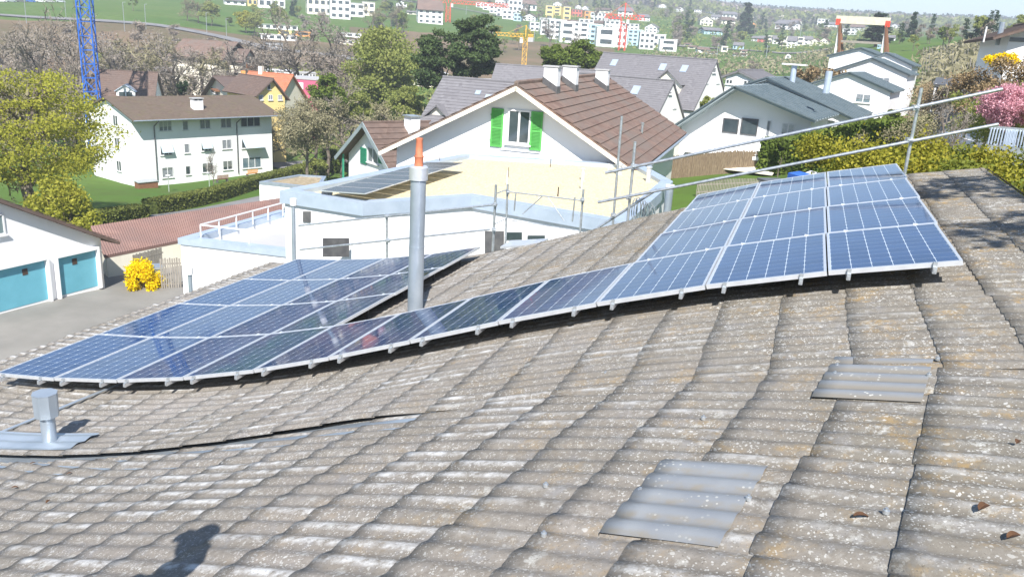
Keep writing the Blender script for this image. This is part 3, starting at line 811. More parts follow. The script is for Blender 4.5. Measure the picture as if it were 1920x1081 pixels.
# paths and streets
road('path', [gat(255, 425, 77), gat(400, 388, 84), gat(520, 352, 94), gat(600, 330, 104)], 2.4, M['asphalt'], 0.08)
road('street', [gat(505, 300, 124), gat(560, 298, 126), gat(640, 290, 132), gat(800, 280, 140)], 6, M['asphalt'], 0.08)
road('hill_road', [gat(-200, 10, 400), gat(20, 25, 385), gat(150, 36, 375), gat(300, 48, 362), gat(420, 62, 345), gat(520, 85, 320), gat(640, 95, 318), gat(800, 110, 300)], 9, M['asphalt'], 0.35)
road('lane', [gat(1835, 330, 24), gat(1800, 235, 44), gat(1795, 190, 62), gat(1792, 160, 84), gat(1780, 142, 104), gat(1745, 132, 118)], 5.0, M['concrete'], 0.1)
road('far_road', [gat(1150, 92, 520), gat(1300, 100, 500), gat(1440, 108, 470), gat(1600, 115, 420)], 8, M['concrete'], 0.4)
road('field_track', [gat(640, 8, 760), gat(850, 12, 690), gat(930, 30, 640), gat(1000, 45, 620)], 5, M['concrete'], 0.5)
# river in the valley bottom
# ------------------------------------------------------------------ buildings
class House:
    """gable building. Origin: ground point under the visible gable's apex. Local x runs across the gable to the right,
    local y runs away from the viewer along the ridge, z up from the local base"""
    def __init__(s, name, apex, ridge_az, label, cat='house', base=None, group=None):
        s.az = ridge_az; s.X = np.array([math.cos(ridge_az), -math.sin(ridge_az), 0]); s.Y = azv(ridge_az)
        s.apex = np.array(apex, float); s.z0 = gz(apex) - 0.5 if base is None else base
        s.o = empty(name, (apex[0], apex[1], s.z0), -ridge_az, label, cat, group)
        s.H = apex[2] - s.z0
    def loc(s, P):
        d = np.asarray(P, float) - s.apex; return np.array([d @ s.X, d @ s.Y, P[2] - s.z0])
    def px(s, u, v, y=0.0):
        """local (x,z) of pixel on the plane local y = const"""
        P = onplane(u, v, s.apex + s.Y * y, s.Y); q = s.loc(P); return q[0], q[2]
    def pxx(s, u, v, x):
        """local (y,z) of pixel on plane local x=const"""
        P = onplane(u, v, s.apex + s.X * x, s.X); q = s.loc(P); return q[1], q[2]
def slope_roof(mb, a, b, c, d, n, step=0.02, th=0.12):
    """stepped courses: a-b along the eave, d-c along the ridge (a below d)"""
    a, b, c, d = [np.array(p, float) for p in (a, b, c, d)]
    nrm = np.cross(b - a, d - a); nrm /= np.linalg.norm(nrm)
    if nrm[2] < 0: nrm = -nrm
    for i in range(n):
        u0, u1 = i / n, (i + 1) / n
        p0 = a + (d - a) * u0; p1 = b + (c - b) * u0; p2 = b + (c - b) * (u1 + 0.15 / n); p3 = a + (d - a) * (u1 + 0.15 / n)
        mb.slab(p0 + nrm * step, p1 + nrm * step, p2, p3, 0.02)
    mb.slab(a - nrm * .022, b - nrm * .022, c - nrm * .022, d - nrm * .022, th)
def seam_roof(mb, a, b, c, d, spacing=0.5, th=0.1, h=0.09):
    a, b, c, d = [np.array(p, float) for p in (a, b, c, d)]
    nrm = np.cross(b - a, d - a); nrm /= np.linalg.norm(nrm)
    if nrm[2] < 0: nrm = -nrm
    mb.slab(a, b, c, d, th)
    L = np.linalg.norm(b - a); n = max(2, int(L / spacing))
    mb.mi = 1
    for i in range(n + 1):
        u = i / n; p = a + (b - a) * u; q = d + (c - d) * u
        mb.bar(p + nrm * h / 2, q + nrm * h / 2, 0.24, h)
    mb.mi = 0
def gable_house(name, apex, az, W, L, drop, label, wallm, roofm, over=0.6, rake=0.5, style='tile', base=None, courses=14, asym=None, group=None, th=0.14, cat='house', steps=0.02, seamsp=0.95):
    """W half width of walls (or (left,right)); drop: ridge to eave of the roof plane; asym: (leftdrop,rightdrop)"""
    h = House(name, apex, az, label, cat, base, group)
    wl_, wr_ = (W if hasattr(W, '__len__') else (W, W)); dl, dr = (asym if asym else (drop, drop))
    H = h.H; t = th + .03
    sl, sr = dl / (wl_ + over), dr / (wr_ + over)
    poly = [(-wl_, 0), (wr_, 0), (wr_, H - t - sr * wr_), (0, H - t), (-wl_, H - t - sl * wl_)]
    b = MB(); b.prism(poly, 0, L, 'y'); h.wall = b.build('wall', wallm, h.o)
    y0, y1 = -rake, L + rake
    r = MB()
    f = slope_roof if style == 'tile' else seam_roof
    A = (-wl_ - over, y1, H - dl); B = (-wl_ - over, y0, H - dl); C_ = (0, y0, H); D_ = (0, y1, H)
    A2 = (wr_ + over, y0, H - dr); B2 = (wr_ + over, y1, H - dr)
    if style == 'tile':
        f(r, A, B, C_, D_, courses, steps, th); f(r, A2, B2, D_, C_, courses, steps, th)
        r.tube([(0, y0, H + .03), (0, y1, H + .03)], .1, 6)
    else:
        f(r, A, B, C_, D_, seamsp, th); f(r, A2, B2, D_, C_, seamsp, th)
        r.bar((0, y0, H + .03), (0, y1, H + .03), .3, .06)
    h.roof = r.build('roof', roofm if style == 'tile' else [roofm, M['seamrib']], h.o)
    h.W = (wl_, wr_); h.L = L; h.over = over; h.rake = rake; h.drops = (dl, dr)
    return h
def window(h, x0, z0, x1, z1, y=0.0, face='y', bars=1, glass='glass', sill=True, frame='frame', label=None, depth=0.06, blind=0.0, name='window', out=-1):
    """frame with a pane as a sub-part, on the wall plane; face 'y': plane y=const looking toward -y; face 'x': plane x=const"""
    if x1 < x0: x0, x1 = x1, x0
    if z1 < z0: z0, z1 = z1, z0
    w = min(0.07, (x1 - x0) * .12); f = MB()
    def bx(mb, a0, a1, c0, c1, d0, d1_):
        lo, hi = sorted((y + out * d0, y + out * d1_))
        if face == 'y': mb.box(a0, a1, lo, hi, c0, c1)
        else: mb.box(lo, hi, a0, a1, c0, c1)
    bx(f, x0, x1, z0, z0 + w, 0.003, depth); bx(f, x0, x1, z1 - w, z1, 0.003, depth)
    bx(f, x0, x0 + w, z0 + w, z1 - w, 0.003, depth); bx(f, x1 - w, x1, z0 + w, z1 - w, 0.003, depth)
    for i in range(bars):
        c = x0 + (x1 - x0) * (i + 1) / (bars + 1); bx(f, c - w * .6, c + w * .6, z0 + w, z1 - w, 0.003, depth)
    o = f.build(name, M[frame], h.o if hasattr(h, 'o') else h)
    g = MB(); bx(g, x0 + w * .5, x1 - w * .5, z0 + w * .5, z1 - w * .5, 0.002, 0.02); g.build('pane', M[glass], o)
    if sill:
        s_ = MB(); bx(s_, x0 - .08, x1 + .08, z0 - .07, z0 - .005, 0.0, 0.14); s_.build('sill', M['frame'], o)
    if blind > 0:
        bl = MB(); n = max(2, int((z1 - z0) * blind / .08))
        for i in range(n):
            zz = z1 - w - (z1 - z0 - 2 * w) * blind * (i + .5) / n; bx(bl, x0 + w, x1 - w, zz - .03, zz + .03, 0.022, 0.045)
        bl.build('blind', M['galv'], o)
    if label: o['label'] = label
    return o
def pwin(h, u0, v0, u1, v1, y=0.0, **kw):
    ym = y
    a = h.px((u0 + u1) / 2, v0, ym); b = h.px((u0 + u1) / 2, v1, ym); l = h.px(u0, (v0 + v1) / 2, ym); r = h.px(u1, (v0 + v1) / 2, ym)
    return window(h, l[0], b[1], r[0], a[1], y=ym, **kw)
def pwinx(h, u0, v0, u1, v1, x, out=1, **kw):
    a = h.pxx((u0 + u1) / 2, v0, x); b = h.pxx((u0 + u1) / 2, v1, x); l = h.pxx(u0, (v0 + v1) / 2, x); r = h.pxx(u1, (v0 + v1) / 2, x)
    return window(h, l[0], b[1], r[0], a[1], y=x, face='x', out=out, **kw)

# --- house with bright green shutters
P = at(978, 156, 35.0)
gh = gable_house('gable_house', P, rad(16.6), (5.6, 4.75), 16.6, 0, 'white gable house with brown tiled roof, three chimneys and bright green shutters', M['white2'], M['rt_brown'], over=0.55, rake=0.75, courses=13, asym=(3.25, 3.05), steps=0.045, th=0.16)
w = pwin(gh, 952, 206, 995, 270, bars=1, label='tall double casement between bright green shutters')
for (u0, v0, u1, v1) in ((921, 203, 943.5, 275), (995, 209, 1017, 282)):
    um, vm = (u0 + u1) / 2, (v0 + v1) / 2
    x0, x1 = gh.px(u0, vm)[0], gh.px(u1, vm)[0]; z1, z0 = gh.px(um, v0)[1], gh.px(um, v1)[1]
    b = MB(); b.box(x0, x0 + .07, -.075, -.02, z0, z1); b.box(x1 - .07, x1, -.075, -.02, z0, z1)
    for zz in (z0, (z0 + z1) / 2 - .05, z1 - .09): b.box(x0 + .07, x1 - .07, -.073, -.02, zz, zz + .09)
    n = 24
    for i in range(n):
        zz = z0 + .09 + (z1 - z0 - .18) * (i + .5) / n; b.box(x0 + .07, x1 - .07, -.06, -.03, zz - .02, zz + .012)
    b.box(x0 + .07, x1 - .07, -.03, -.022, z0, z1)
    for zz in (z0 + .25, z1 - .3): b.box(x0 - .03, x0 + .02, -.08, -.07, zz, zz + .05)
    b.build('shutter', M['green_shutter'], gh.o)
sl_ = MB(); a = gh.px(945, 278); c = gh.px(1000, 281); sl_.box(a[0] - .2, c[0] + .35, -.06, 0, c[1] - .12, c[1] - .07); sl_.build('ledge', M['frame'], gh.o)
# lower windows of the gable, mostly hidden behind the flat roof
for x in (-3.2, 2.4): window(gh, x, gh.H - 7.2, x + 1.2, gh.H - 5.9, bars=1)
def chimney(h, x, y, w, l, ztop, m_, cap, base=None, apron='rt_grey'):
    b = MB(); zb = h.H - abs(x) * 0.62 - 1.4 if base is None else base
    b.box(x - w / 2, x + w / 2, y - l / 2, y + l / 2, zb, ztop); o = b.build('chimney', m_, h.o)
    b = MB(); b.box(x - w / 2 - .05, x + w / 2 + .05, y - l / 2 - .05, y + l / 2 + .05, ztop + .001, ztop + .09); b.build('chimney_cap', cap, o)
    return o
def at_roof_right(h, u, v):
    """local (x,y,z) where pixel ray meets the right-hand roof slope"""
    s_ = h.drops[1] / (h.W[1] + h.over); r = ray(u, v)
    o0 = h.loc(np.zeros(3)); rl = np.array([r @ h.X, r @ h.Y, r[2]])
    # z = H - s x
    k = (h.H - s_ * o0[0] - o0[2]) / (rl[2] + s_ * rl[0]); return o0 + rl * k
for (u, v, wpx, topv) in ((1043, 176, 29, 122), (1078, 172, 28, 122), (1137, 172, 25, 129)):
    q = at_roof_right(gh, u, v)
    D = np.linalg.norm(gh.apex + gh.X * q[0] + gh.Y * q[1]); w_ = wpx * D / FPX * 0.9
    xx, zt = gh.px(u - wpx / 2, topv, q[1])
    b = MB(); x1_ = q[0]; b.box(x1_ - w_, x1_, q[1], q[1] + .55, gh.H - 1.6, zt - .08); o = b.build('chimney', M['white2'], gh.o)
    b = MB(); b.box(x1_ - w_ - .05, x1_ + .06, q[1] - .05, q[1] + .60, zt - .079, zt - .02); b.build('chimney_cap', M['greyplaster'], o)
    sr = gh.drops[1] / (gh.W[1] + gh.over)
    b = MB(); zl = gh.H - sr * (x1_ - w_); zr = gh.H - sr * x1_
    b.prism([(x1_ - w_ - .03, zl - .1), (x1_ + .03, zr - .1), (x1_ + .03, zr + .30), (x1_ - w_ - .03, zl + .34)], q[1] - .03, q[1] + .58, 'y'); b.build('chimney_flashing', M['framedark'], o)
q = at_roof_right(gh, 1203, 250); b = MB(); b.tube([(q[0], q[1], q[2] - .05), (q[0], q[1], q[2] + .42)], .06, 8); b.tube([(q[0], q[1], q[2] + .42), (q[0], q[1], q[2] + .52)], .085, 8); b.build('roof_vent', M['galv'], gh.o)
# gutter on the right eave
b = MB(); xe = gh.W[1] + gh.over + .06; ze = gh.H - gh.drops[1] - .1; b.tube([(xe, -gh.rake, ze), (xe, gh.L + gh.rake, ze)], .08, 8); b.build('gutter', M['zinc'], gh.o)
b = MB()
for sgn, W_, dr_ in ((-1, gh.W[0], gh.drops[0]), (1, gh.W[1], gh.drops[1])):
    b.slab((0, -.78, gh.H - .10), (sgn * (W_ + .55), -.78, gh.H - dr_ - .10), (sgn * (W_ + .55), -.74, gh.H - dr_ - .10), (0, -.74, gh.H - .10), .16)
b.build('bargeboard', M['cream'], gh.o)

# --- small house with dark green shutters
P = at(697, 230, 58)
sg = gable_house('cottage', P, rad(52), (3.5, 3.2), 9, 0, 'small white gable house with dark green shutters and pale blue-green bargeboards', M['white2'], M['rt_dark'], over=0.9, rake=0.7, asym=(3.0, 2.9), courses=9, steps=.05)
pwin(sg, 690, 277, 710, 306, glass='curtain', bars=1)
for (u0, u1) in ((677, 688), (711, 722)):
    vm = 291; x0, x1 = sg.px(u0, vm)[0], sg.px(u1, vm)[0]; z1, z0 = sg.px((u0 + u1) / 2, 277)[1], sg.px((u0 + u1) / 2, 307)[1]
    b = MB(); b.box(x0, x1, -.07, -.03, z0, z1)
    for i in range(12): zz = z0 + (z1 - z0) * (i + .5) / 12; b.box(x0 + .05, x1 - .05, -.085, -.07, zz - .02, zz + .02)
    b.build('shutter', M['dkgreen'], sg.o)
b = MB()
for sgn, W_, dr_ in ((-1, 3.5 + .9, 3.0), (1, 3.2 + .9, 2.9)):
    b.slab((0, -.74, sg.H + .06), (sgn * W_, -.74, sg.H - dr_ + .06), (sgn * W_, -.69, sg.H - dr_ + .06), (0, -.69, sg.H + .06), .28)
b.build('bargeboard', M['seam'], sg.o)
q = at_roof_right(sg, 771, 248); b = MB(); zt = sg.px(771, 219, q[1])[1]; b.box(q[0] - .5, q[0] + .5, q[1] - .3, q[1] + .4, sg.H - 2.8, zt); o = b.build('chimney', M['white2'], sg.o)
b = MB(); b.box(q[0] - .6, q[0] + .6, q[1] - .4, q[1] + .5, zt + .001, zt + .1); b.build('chimney_cap', M['galv'], o)
b = MB(); b.bar((-3.6, -.4, sg.H - 5.2), (-3.6, -.4, sg.H - 2.6), .12); b.build('post', M['dkgreen'], sg.o)

# --- flat-roofed white house under scaffolding
ztop = -4.55
fbp = [atz(524, 357, ztop), atz(680, 381, ztop), atz(885, 368, ztop), atz(1175, 418, ztop), atz(1262, 340, ztop), np.array([5.0, 33.6, ztop]), np.array([-2.3, 33.6, ztop])]
c0 = fbp[1]; fo_ = empty('flat_roofed_house', (c0[0], c0[1], -10), 0, 'white flat-roofed house with gravel roof and zinc parapet behind the solar roof', 'house')
ctr = np.mean(fbp, axis=0)
def inset(poly, d):
    out = []; n = len(poly)
    area = sum(poly[i][0] * poly[(i + 1) % n][1] - poly[(i + 1) % n][0] * poly[i][1] for i in range(n)); sg_ = 1 if area > 0 else -1
    for i in range(n):
        p0, p1, p2 = poly[i - 1][:2], poly[i][:2], poly[(i + 1) % n][:2]
        a = (p1 - p0) / np.linalg.norm(p1 - p0); b = (p2 - p1) / np.linalg.norm(p2 - p1)
        n1 = sg_ * np.array([-a[1], a[0]]); n2 = sg_ * np.array([-b[1], b[0]])
        m = n1 + n2; m = m / (m @ m) * 2 * 1.0
        k = d / max(0.3, (m @ n1)) ; out.append(p1 + m * k)
    return out
def fl_child(o, c=c0): o.parent = fo_; o.location = (-c[0], -c[1], 10); return o
def ringwall(mb, outer, inner, z0, z1):
    n = len(outer)
    vs = [(p[0], p[1], z1) for p in outer] + [(p[0], p[1], z1) for p in inner] + [(p[0], p[1], z0) for p in outer] + [(p[0], p[1], z0) for p in inner]
    fs = []
    for i in range(n):
        j = (i + 1) % n
        fs += [(i, j, n + j, n + i), (i, 2 * n + i, 2 * n + j, j), (n + i, n + j, 3 * n + j, 3 * n + i), (2 * n + i, 3 * n + i, 3 * n + j, 2 * n + j)]
    mb.add(vs, fs)
wo = inset(fbp, 0.10); wi = inset(fbp, 0.42)
b = MB(); b.prism([(p[0], p[1]) for p in wo], -16, ztop - 0.36, 'z'); fl_child(b.build('wall', M['white2']))
b = MB(); ringwall(b, [p[:2] for p in fbp], wi, ztop - .36, ztop); b.v = b.v; fl_child(b.build('parapet', M['zincpale']))
b = MB(); b.prism([(p[0], p[1]) for p in wi], ztop - .355, ztop - .14, 'z'); fl_child(b.build('gravel_roof', M['gravel']))
# lower terrace wing on the left
zt2 = -7.15
tp = [atz(333, 446, zt2), atz(700, 489, zt2), None, atz(524, 393, zt2)]
tp[2] = tp[1] + (tp[3] - tp[0]) * 0.9
b = MB(); tw = inset([p for p in tp], .06); ti = inset([p for p in tp], .42)
b.prism([(p[0], p[1]) for p in tw], -16, zt2 - .62, 'z'); fl_child(b.build('terrace_wall', M['white2']))
b = MB(); ringwall(b, [p[:2] for p in tp], ti, zt2 - .22, zt2); fl_child(b.build('terrace_parapet', M['zincpale']))
b = MB(); ringwall(b, tw, ti, zt2 - .63, zt2 - .221); fl_child(b.build('terrace_upstand', M['white2']))
b = MB(); b.prism([(p[0], p[1]) for p in inset([p for p in tp], .43)], zt2 - .62, zt2 - .58, 'z'); fl_child(b.build('terrace_floor', M['greyplaster']))
# handrail on the terrace parapet
b = MB()
ra = inset([p for p in tp], .5)
A = np.array([*ra[0], zt2]); B = np.array([*ra[3], zt2]); Cc = np.array([*ra[1], zt2])
for k in np.linspace(0, 1, 6):
    p = A + (B - A) * k; b.bar(p - [0, 0, .1], p + [0, 0, .42], .04)
b.bar(A + [0, 0, .42], B + [0, 0, .42], .045)
for k in (0.12, .3): p = A + (Cc - A) * k; b.bar(p - [0, 0, .1], p + [0, 0, .42], .04)
b.bar(A + [0, 0, .42], A + (Cc - A) * .3 + [0, 0, .42], .045)
fl_child(b.build('handrail', M['frame']))
# windows, and dark sheets standing in for shade in the wall recesses
nrm = lambda a, b_: (lambda d: np.array([-d[1], d[0], 0]) / np.linalg.norm(d[:2]))(b_ - a)
def facade_quad(name, i, u0, v0, u1, v1, mt, off=-0.02, th=.03):
    a, b_ = np.array([*wo[i], 0]), np.array([*wo[i + 1], 0]); n_ = nrm(a, b_); n_ = n_ if n_ @ (ctr - a) < 0 else -n_
    pl = a + n_ * (-off)
    Q = [onplane(u, v, pl, n_) for u, v in ((u0, v1), (u1, v1), (u1, v0), (u0, v0))]
    mb = MB(); mb.add(Q + [q_ + n_ * th for q_ in Q], [(0, 1, 2, 3), (7, 6, 5, 4), (0, 4, 5, 1), (1, 5, 6, 2), (2, 6, 7, 3), (3, 7, 4, 0)])
    return fl_child(mb.build(name, mt))
facade_quad('niche_shade', 0, 569, 396, 583, 416, M['framedark'], -.01)
facade_quad('loggia_shade', 1, 605, 446, 654, 481, M['framedark'], -.01) 
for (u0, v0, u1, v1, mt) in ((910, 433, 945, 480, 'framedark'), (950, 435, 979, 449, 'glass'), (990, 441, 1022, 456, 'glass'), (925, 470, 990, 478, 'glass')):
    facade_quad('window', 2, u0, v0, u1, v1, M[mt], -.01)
# vents, lightning pins and solar panels on the gravel roof
gzr = ztop - .14
for (u, v, h_, r_) in ((1092, 330, .38, .07), (1090, 345, .5, .03), (1032, 306, .35, .015), (1046, 362, .3, .02), (950, 338, .5, .03), (953, 325, .35, .012), (824, 300, .4, .012), (1215, 330, .5, .09), (1160, 320, .35, .12), (1140, 318, .4, .04)):
    p = atz(u, v + h_ * 20, gzr); b = MB(); b.tube([(p[0], p[1], gzr - .02), (p[0], p[1], gzr + h_)], r_, 10)
    if r_ > .05: b.tube([(p[0], p[1], gzr + h_), (p[0], p[1], gzr + h_ + .05)], r_ * 1.3, 10)
    fl_child(b.build('roof_vent' if r_ > .02 else 'lightning_pin', M['alu'] if r_ > .02 else M['darkwood']))
def gpx(name, apex, D, az, left, right, L, label, wallm, roofm, over=0.5, rake=0.4, style='seam', **kw):
    P = at(apex[0], apex[1], D); X_ = np.array([math.cos(az), -math.sin(az), 0]); Y_ = azv(az)
    def q(uv): Q = onplane(uv[0], uv[1], P - Y_ * rake, Y_) - P; return Q @ X_, Q[2]
    xl, zl = q(left); xr, zr = q(right)
    return gable_house(name, P, az, (-xl - over, xr - over), L, 0, label, wallm, roofm, over=over, rake=rake, style=style, asym=(-zl, -zr), **kw)
# --- white modern row houses on the right
A29 = rad(29)
w1 = gpx('row_house', (1388, 162), 58, A29, (1253, 244), (1530, 227), 6.2, 'nearest white row house with grey seamed roof, balcony and two big dark windows', M['white2'], M['seam'], over=.5, rake=1.3)
pwin(w1, 1355, 222, 1385, 250, bars=0, glass='glass', sill=False, frame='framedark'); pwin(w1, 1389, 222, 1421, 254, bars=0, glass='glass', sill=False, frame='framedark')
pwin(w1, 1437, 226, 1444, 256, bars=0, glass='curtain', sill=False); pwin(w1, 1465, 231, 1490, 254, bars=1, glass='curtain', blind=.9)
x0, zb_ = w1.px(1278, 276, -1.6); x1, zb2 = w1.px(1446, 292, -1.6)
b = MB(); b.box(x0, x1, -1.9, 0, zb_ - .25, zb_ - .02); bo = b.build('balcony', M['white2'], w1.o)
b = MB()
n = 26
for i in range(n + 1): x = x0 + (x1 - x0) * i / n; b.bar((x, -1.85, zb_ - .02), (x, -1.85, zb_ + .85), .025)
b.bar((x0, -1.85, zb_ + .85), (x1, -1.85, zb_ + .85), .05); b.bar((x0, -1.85, zb_ + .1), (x1, -1.85, zb_ + .1), .03)
for yy in (-1.85, 0): pass
b.build('railing', M['frame'], bo)
b = MB(); b.slab((x0, -2.9, zb_ - .9), (x0 + 6.5, -2.9, zb_ - .9), (x0 + 6.5, -.1, zb_ - .35), (x0, -.1, zb_ - .35), .05); b.build('awning', M['cream'], w1.o)
for i in range(4): window(w1, x0 + .3 + i * 2.4, zb_ - 2.6, x0 + 1.9 + i * 2.4, zb_ - .6, bars=1, sill=False, glass='glass_b')
w2 = gpx('row_house', (1441, 146), 66, A29, (1395, 160), (1604, 224), 8.5, 'white row house with blue-grey clad gable rising behind the balcony house', M['white2'], M['seam'], over=.45, rake=.35)
b = MB(); sr = w2.drops[1] / (w2.W[1] + w2.over); xr_ = w2.W[1] * .72
b.prism([(-1.2, w2.H - 1.9), (xr_, w2.H - 1.7 - sr * xr_), (xr_, w2.H - .2 - sr * xr_), (0, w2.H - .25), (-1.2, w2.H - .9)], -.06, -.003, 'y')
for i in range(14):
    x = -1 + i * .45
    if x < xr_: b.bar((x, -.08, w2.H - 1.85 - max(0, sr * x) * 1.0), (x, -.08, w2.H - .35 - abs(sr * x)), .04)
b.build('gable_cladding', M['seam'], w2.o)
pwin(w2, 1552, 226, 1572, 230, bars=0, sill=False, glass='glass'); pwin(w2, 1603, 230, 1612, 250, bars=0, sill=False, glass='curtain')
w3 = gpx('row_house', (1594, 136), 86, A29, (1510, 160), (1677, 173), 9, 'white row house, middle of the stepped row, one shuttered square window', M['white2'], M['seam'], over=.35, rake=.3)
pwin(w3, 1604, 176, 1633, 193, bars=1, blind=.6, glass='glass_b')
w4 = gpx('row_house', (1637, 109), 104, A29, (1556, 134), (1708, 141), 10, 'white row house with a square window under the far right of its gable', M['white2'], M['seam'], over=.35, rake=.3)
pwin(w4, 1645, 145, 1668, 158, bars=1, blind=.5)
pwinx(w4, 1697, 142, 1701, 156, w4.W[1] + .0, bars=0) if False else None
w5 = gpx('row_house', (1615, 90), 122, A29, (1550, 105), (1650, 104), 10, 'rear left row house with dark strip windows in its side wall', M['white2'], M['seam'], over=.35, rake=.3)
b = MB()
for i in range(3):
    yy = 1.0 + i * 2.6; window(w5, yy, w5.H - 5.5, yy + 1.4, w5.H - 2.6, y=-w5.W[0], face='x', bars=0, sill=False)
w6 = gpx('row_house', (1662, 99), 116, A29, (1638, 108), (1716, 124), 9, 'white row house at the rear right of the row with a slit window', M['white2'], M['seam'], over=.35, rake=.3)
pwin(w6, 1685, 125, 1696, 130, bars=0, sill=False)
w0 = gpx('row_house', (1386, 132), 82, A29, (1352, 143), (1425, 152), 9, 'white house with grey roof and two pairs of windows behind the steep grey roofs', M['white2'], M['rt_grey'], over=.4, rake=.3, style='tile')
pwin(w0, 1361, 149, 1374, 158, bars=1); pwin(w0, 1394, 151, 1408, 160, bars=1)
for (h_, u, v) in ((w2, 1485, 155), (w3, 1549, 172)):
    q = at_roof_right(h_, u, v)
    b = MB(); b.tube([(q[0], q[1], q[2] - .1), (q[0], q[1], q[2] + 1.3)], .22, 12); b.build('roof_vent', M['zincpale'], h_.o)
q = at_roof_right(w2, 1485, 155); b = MB(); b.box(q[0] - .9, q[0] + .9, q[1] - .4, q[1] + .4, q[2] + 1.31, q[2] + 1.42); b.build('vent_cowl', M['frame'], w2.o)

# --- steep grey-roofed blocks
def dormer(h, yc, xf, zb, w, hw, hr, sgn=-1, wm='cream', rm='rt_grey', nwin=3, parent=None):
    """dormer on the slope facing sgn*x; front plane at x=xf, base zb, width w, wall height hw, roof rise hr"""
    sl = (h.drops[0] if sgn < 0 else h.drops[1]) / ((h.W[0] if sgn < 0 else h.W[1]) + h.over)
    xb = sgn * max(0.2, (h.H - (zb + hw + hr)) / sl)          # where the dormer ridge meets the slope
    b = MB(); b.prism([(yc - w / 2, zb), (yc + w / 2, zb), (yc + w / 2, zb + hw), (yc, zb + hw + hr), (yc - w / 2, zb + hw)], xf, xb, 'x')
    o = b.build('dormer', M[wm], h.o)
    r = MB(); xo = xf + sgn * .3
    for s2 in (-1, 1):
        r.slab((xo, yc, zb + hw + hr + .1), (xb, yc, zb + hw + hr + .1), (xb, yc + s2 * (w / 2 + .25), zb + hw - .02), (xo, yc + s2 * (w / 2 + .25), zb + hw - .02), .1)
    r.build('dormer_roof', M[rm], o)
    ws = w * .8 / nwin
    for i in range(nwin):
        y0 = yc - w * .4 + i * ws
        f = MB(); lo, hi = sorted((xf + sgn * .003, xf + sgn * .05)); f.box(lo, hi, y0 + .05, y0 + ws - .05, zb + .25, zb + hw - .05); w_ = f.build('window', M['frame'], o)
        lo, hi = sorted((xf + sgn * .051, xf + sgn * .06)); w_ = MB(); w_.box(lo, hi, y0 + .13, y0 + ws - .13, zb + .35, zb + hw - .13); w_.build('window_pane', M['glass'], o)
    return o
def skylight(h, y, d, sgn=-1, w=.8, l=1.1):
    sl = (h.drops[0] if sgn < 0 else h.drops[1]) / ((h.W[0] if sgn < 0 else h.W[1]) + h.over)
    x = sgn * d; b = MB(); b.slab((x - l * .35, y, h.H - sl * abs(x - l * .35) + .12), (x - l * .35, y + w, h.H - sl * abs(x - l * .35) + .12), (x + l * .35, y + w, h.H - sl * abs(x + l * .35) + .12), (x + l * .35, y, h.H - sl * abs(x + l * .35) + .12), .12)
    b.build('skylight', M['zincpale'], h.o)
A57 = rad(-57)
g1 = gpx('steep_house', (1262, 152), 85, A57, (1221, 241), (1286, 226), 11.5, 'steep grey-roofed house with white triangular gable just right of the brown roof', M['white'], M['rt_grey'], over=.3, rake=.15, style='tile', courses=22)
dormer(g1, 5.5, -3.4, g1.H - 4.2, 2.6, 1.3, 1.2)
for y, d in ((3, 1.2), (8.6, 1.0), (8.2, 3.4)): skylight(g1, y, d)
pwin(g1, 1254, 172, 1259, 177, bars=0); pwin(g1, 1261, 202, 1268, 205, bars=0, sill=False)
g2 = gpx('steep_house', (1343, 113), 104, A57, (1300, 208), (1366, 195), 15, 'tall steep grey-roofed house with dormer, balcony and skylights behind', M['white'], M['rt_grey'], over=.3, rake=.15, style='tile', courses=26)
q0_ = g2.H
dormer(g2, 4.2, -4.0, g2.H - 4.9, 3.4, 1.9, 1.5)
for y, d in ((3.0, 1.3), (5.8, 1.3), (12.5, 1.2)): skylight(g2, y, d)
pwin(g2, 1336, 127, 1342, 137, bars=0); pwin(g2, 1322, 156, 1328, 158, bars=0, sill=False); pwin(g2, 1343, 156, 1349, 158, bars=0, sill=False)
b = MB(); b.box(-6.4, -3.9, 1.8, 6.4, g2.H - 5.1, g2.H - 4.9); bo = b.build('balcony', M['white'], g2.o)
b = MB()
for i in range(12): b.bar((-6.35, 1.9 + i * .4, g2.H - 4.9), (-6.35, 1.9 + i * .4, g2.H - 4.0), .04)
b.bar((-6.35, 1.8, g2.H - 4.0), (-6.35, 6.4, g2.H - 4.0), .06); b.bar((-6.35, 1.8, g2.H - 10), (-6.35, 1.8, g2.H - 4.9), .15); b.build('railing', M['greyplaster'], bo)
g3 = gable_house('steep_house', at(990, 157, 62), rad(-72), (4.6, 4.6), 6.6, 3.6, 'grey-roofed house with a small gabled dormer left of the brown roof', M['white'], M['rt_grey'], over=.4, rake=.2, courses=18, steps=.03)
dormer(g3, 5.6, -3.5, g3.H - 3.6, 1.7, .95, .8, nwin=3)
skylight(g3, 3.2, 1.3, w=.4, l=.5); skylight(g3, 2.2, 1.6, w=.5, l=.5)
g4 = gable_house('steep_house', at(1120, 133, 100), rad(-80), (5, 5), 12, 4.2, 'low grey roof glimpsed between the three chimneys', M['white'], M['rt_grey'], over=.4, rake=.2, courses=16)

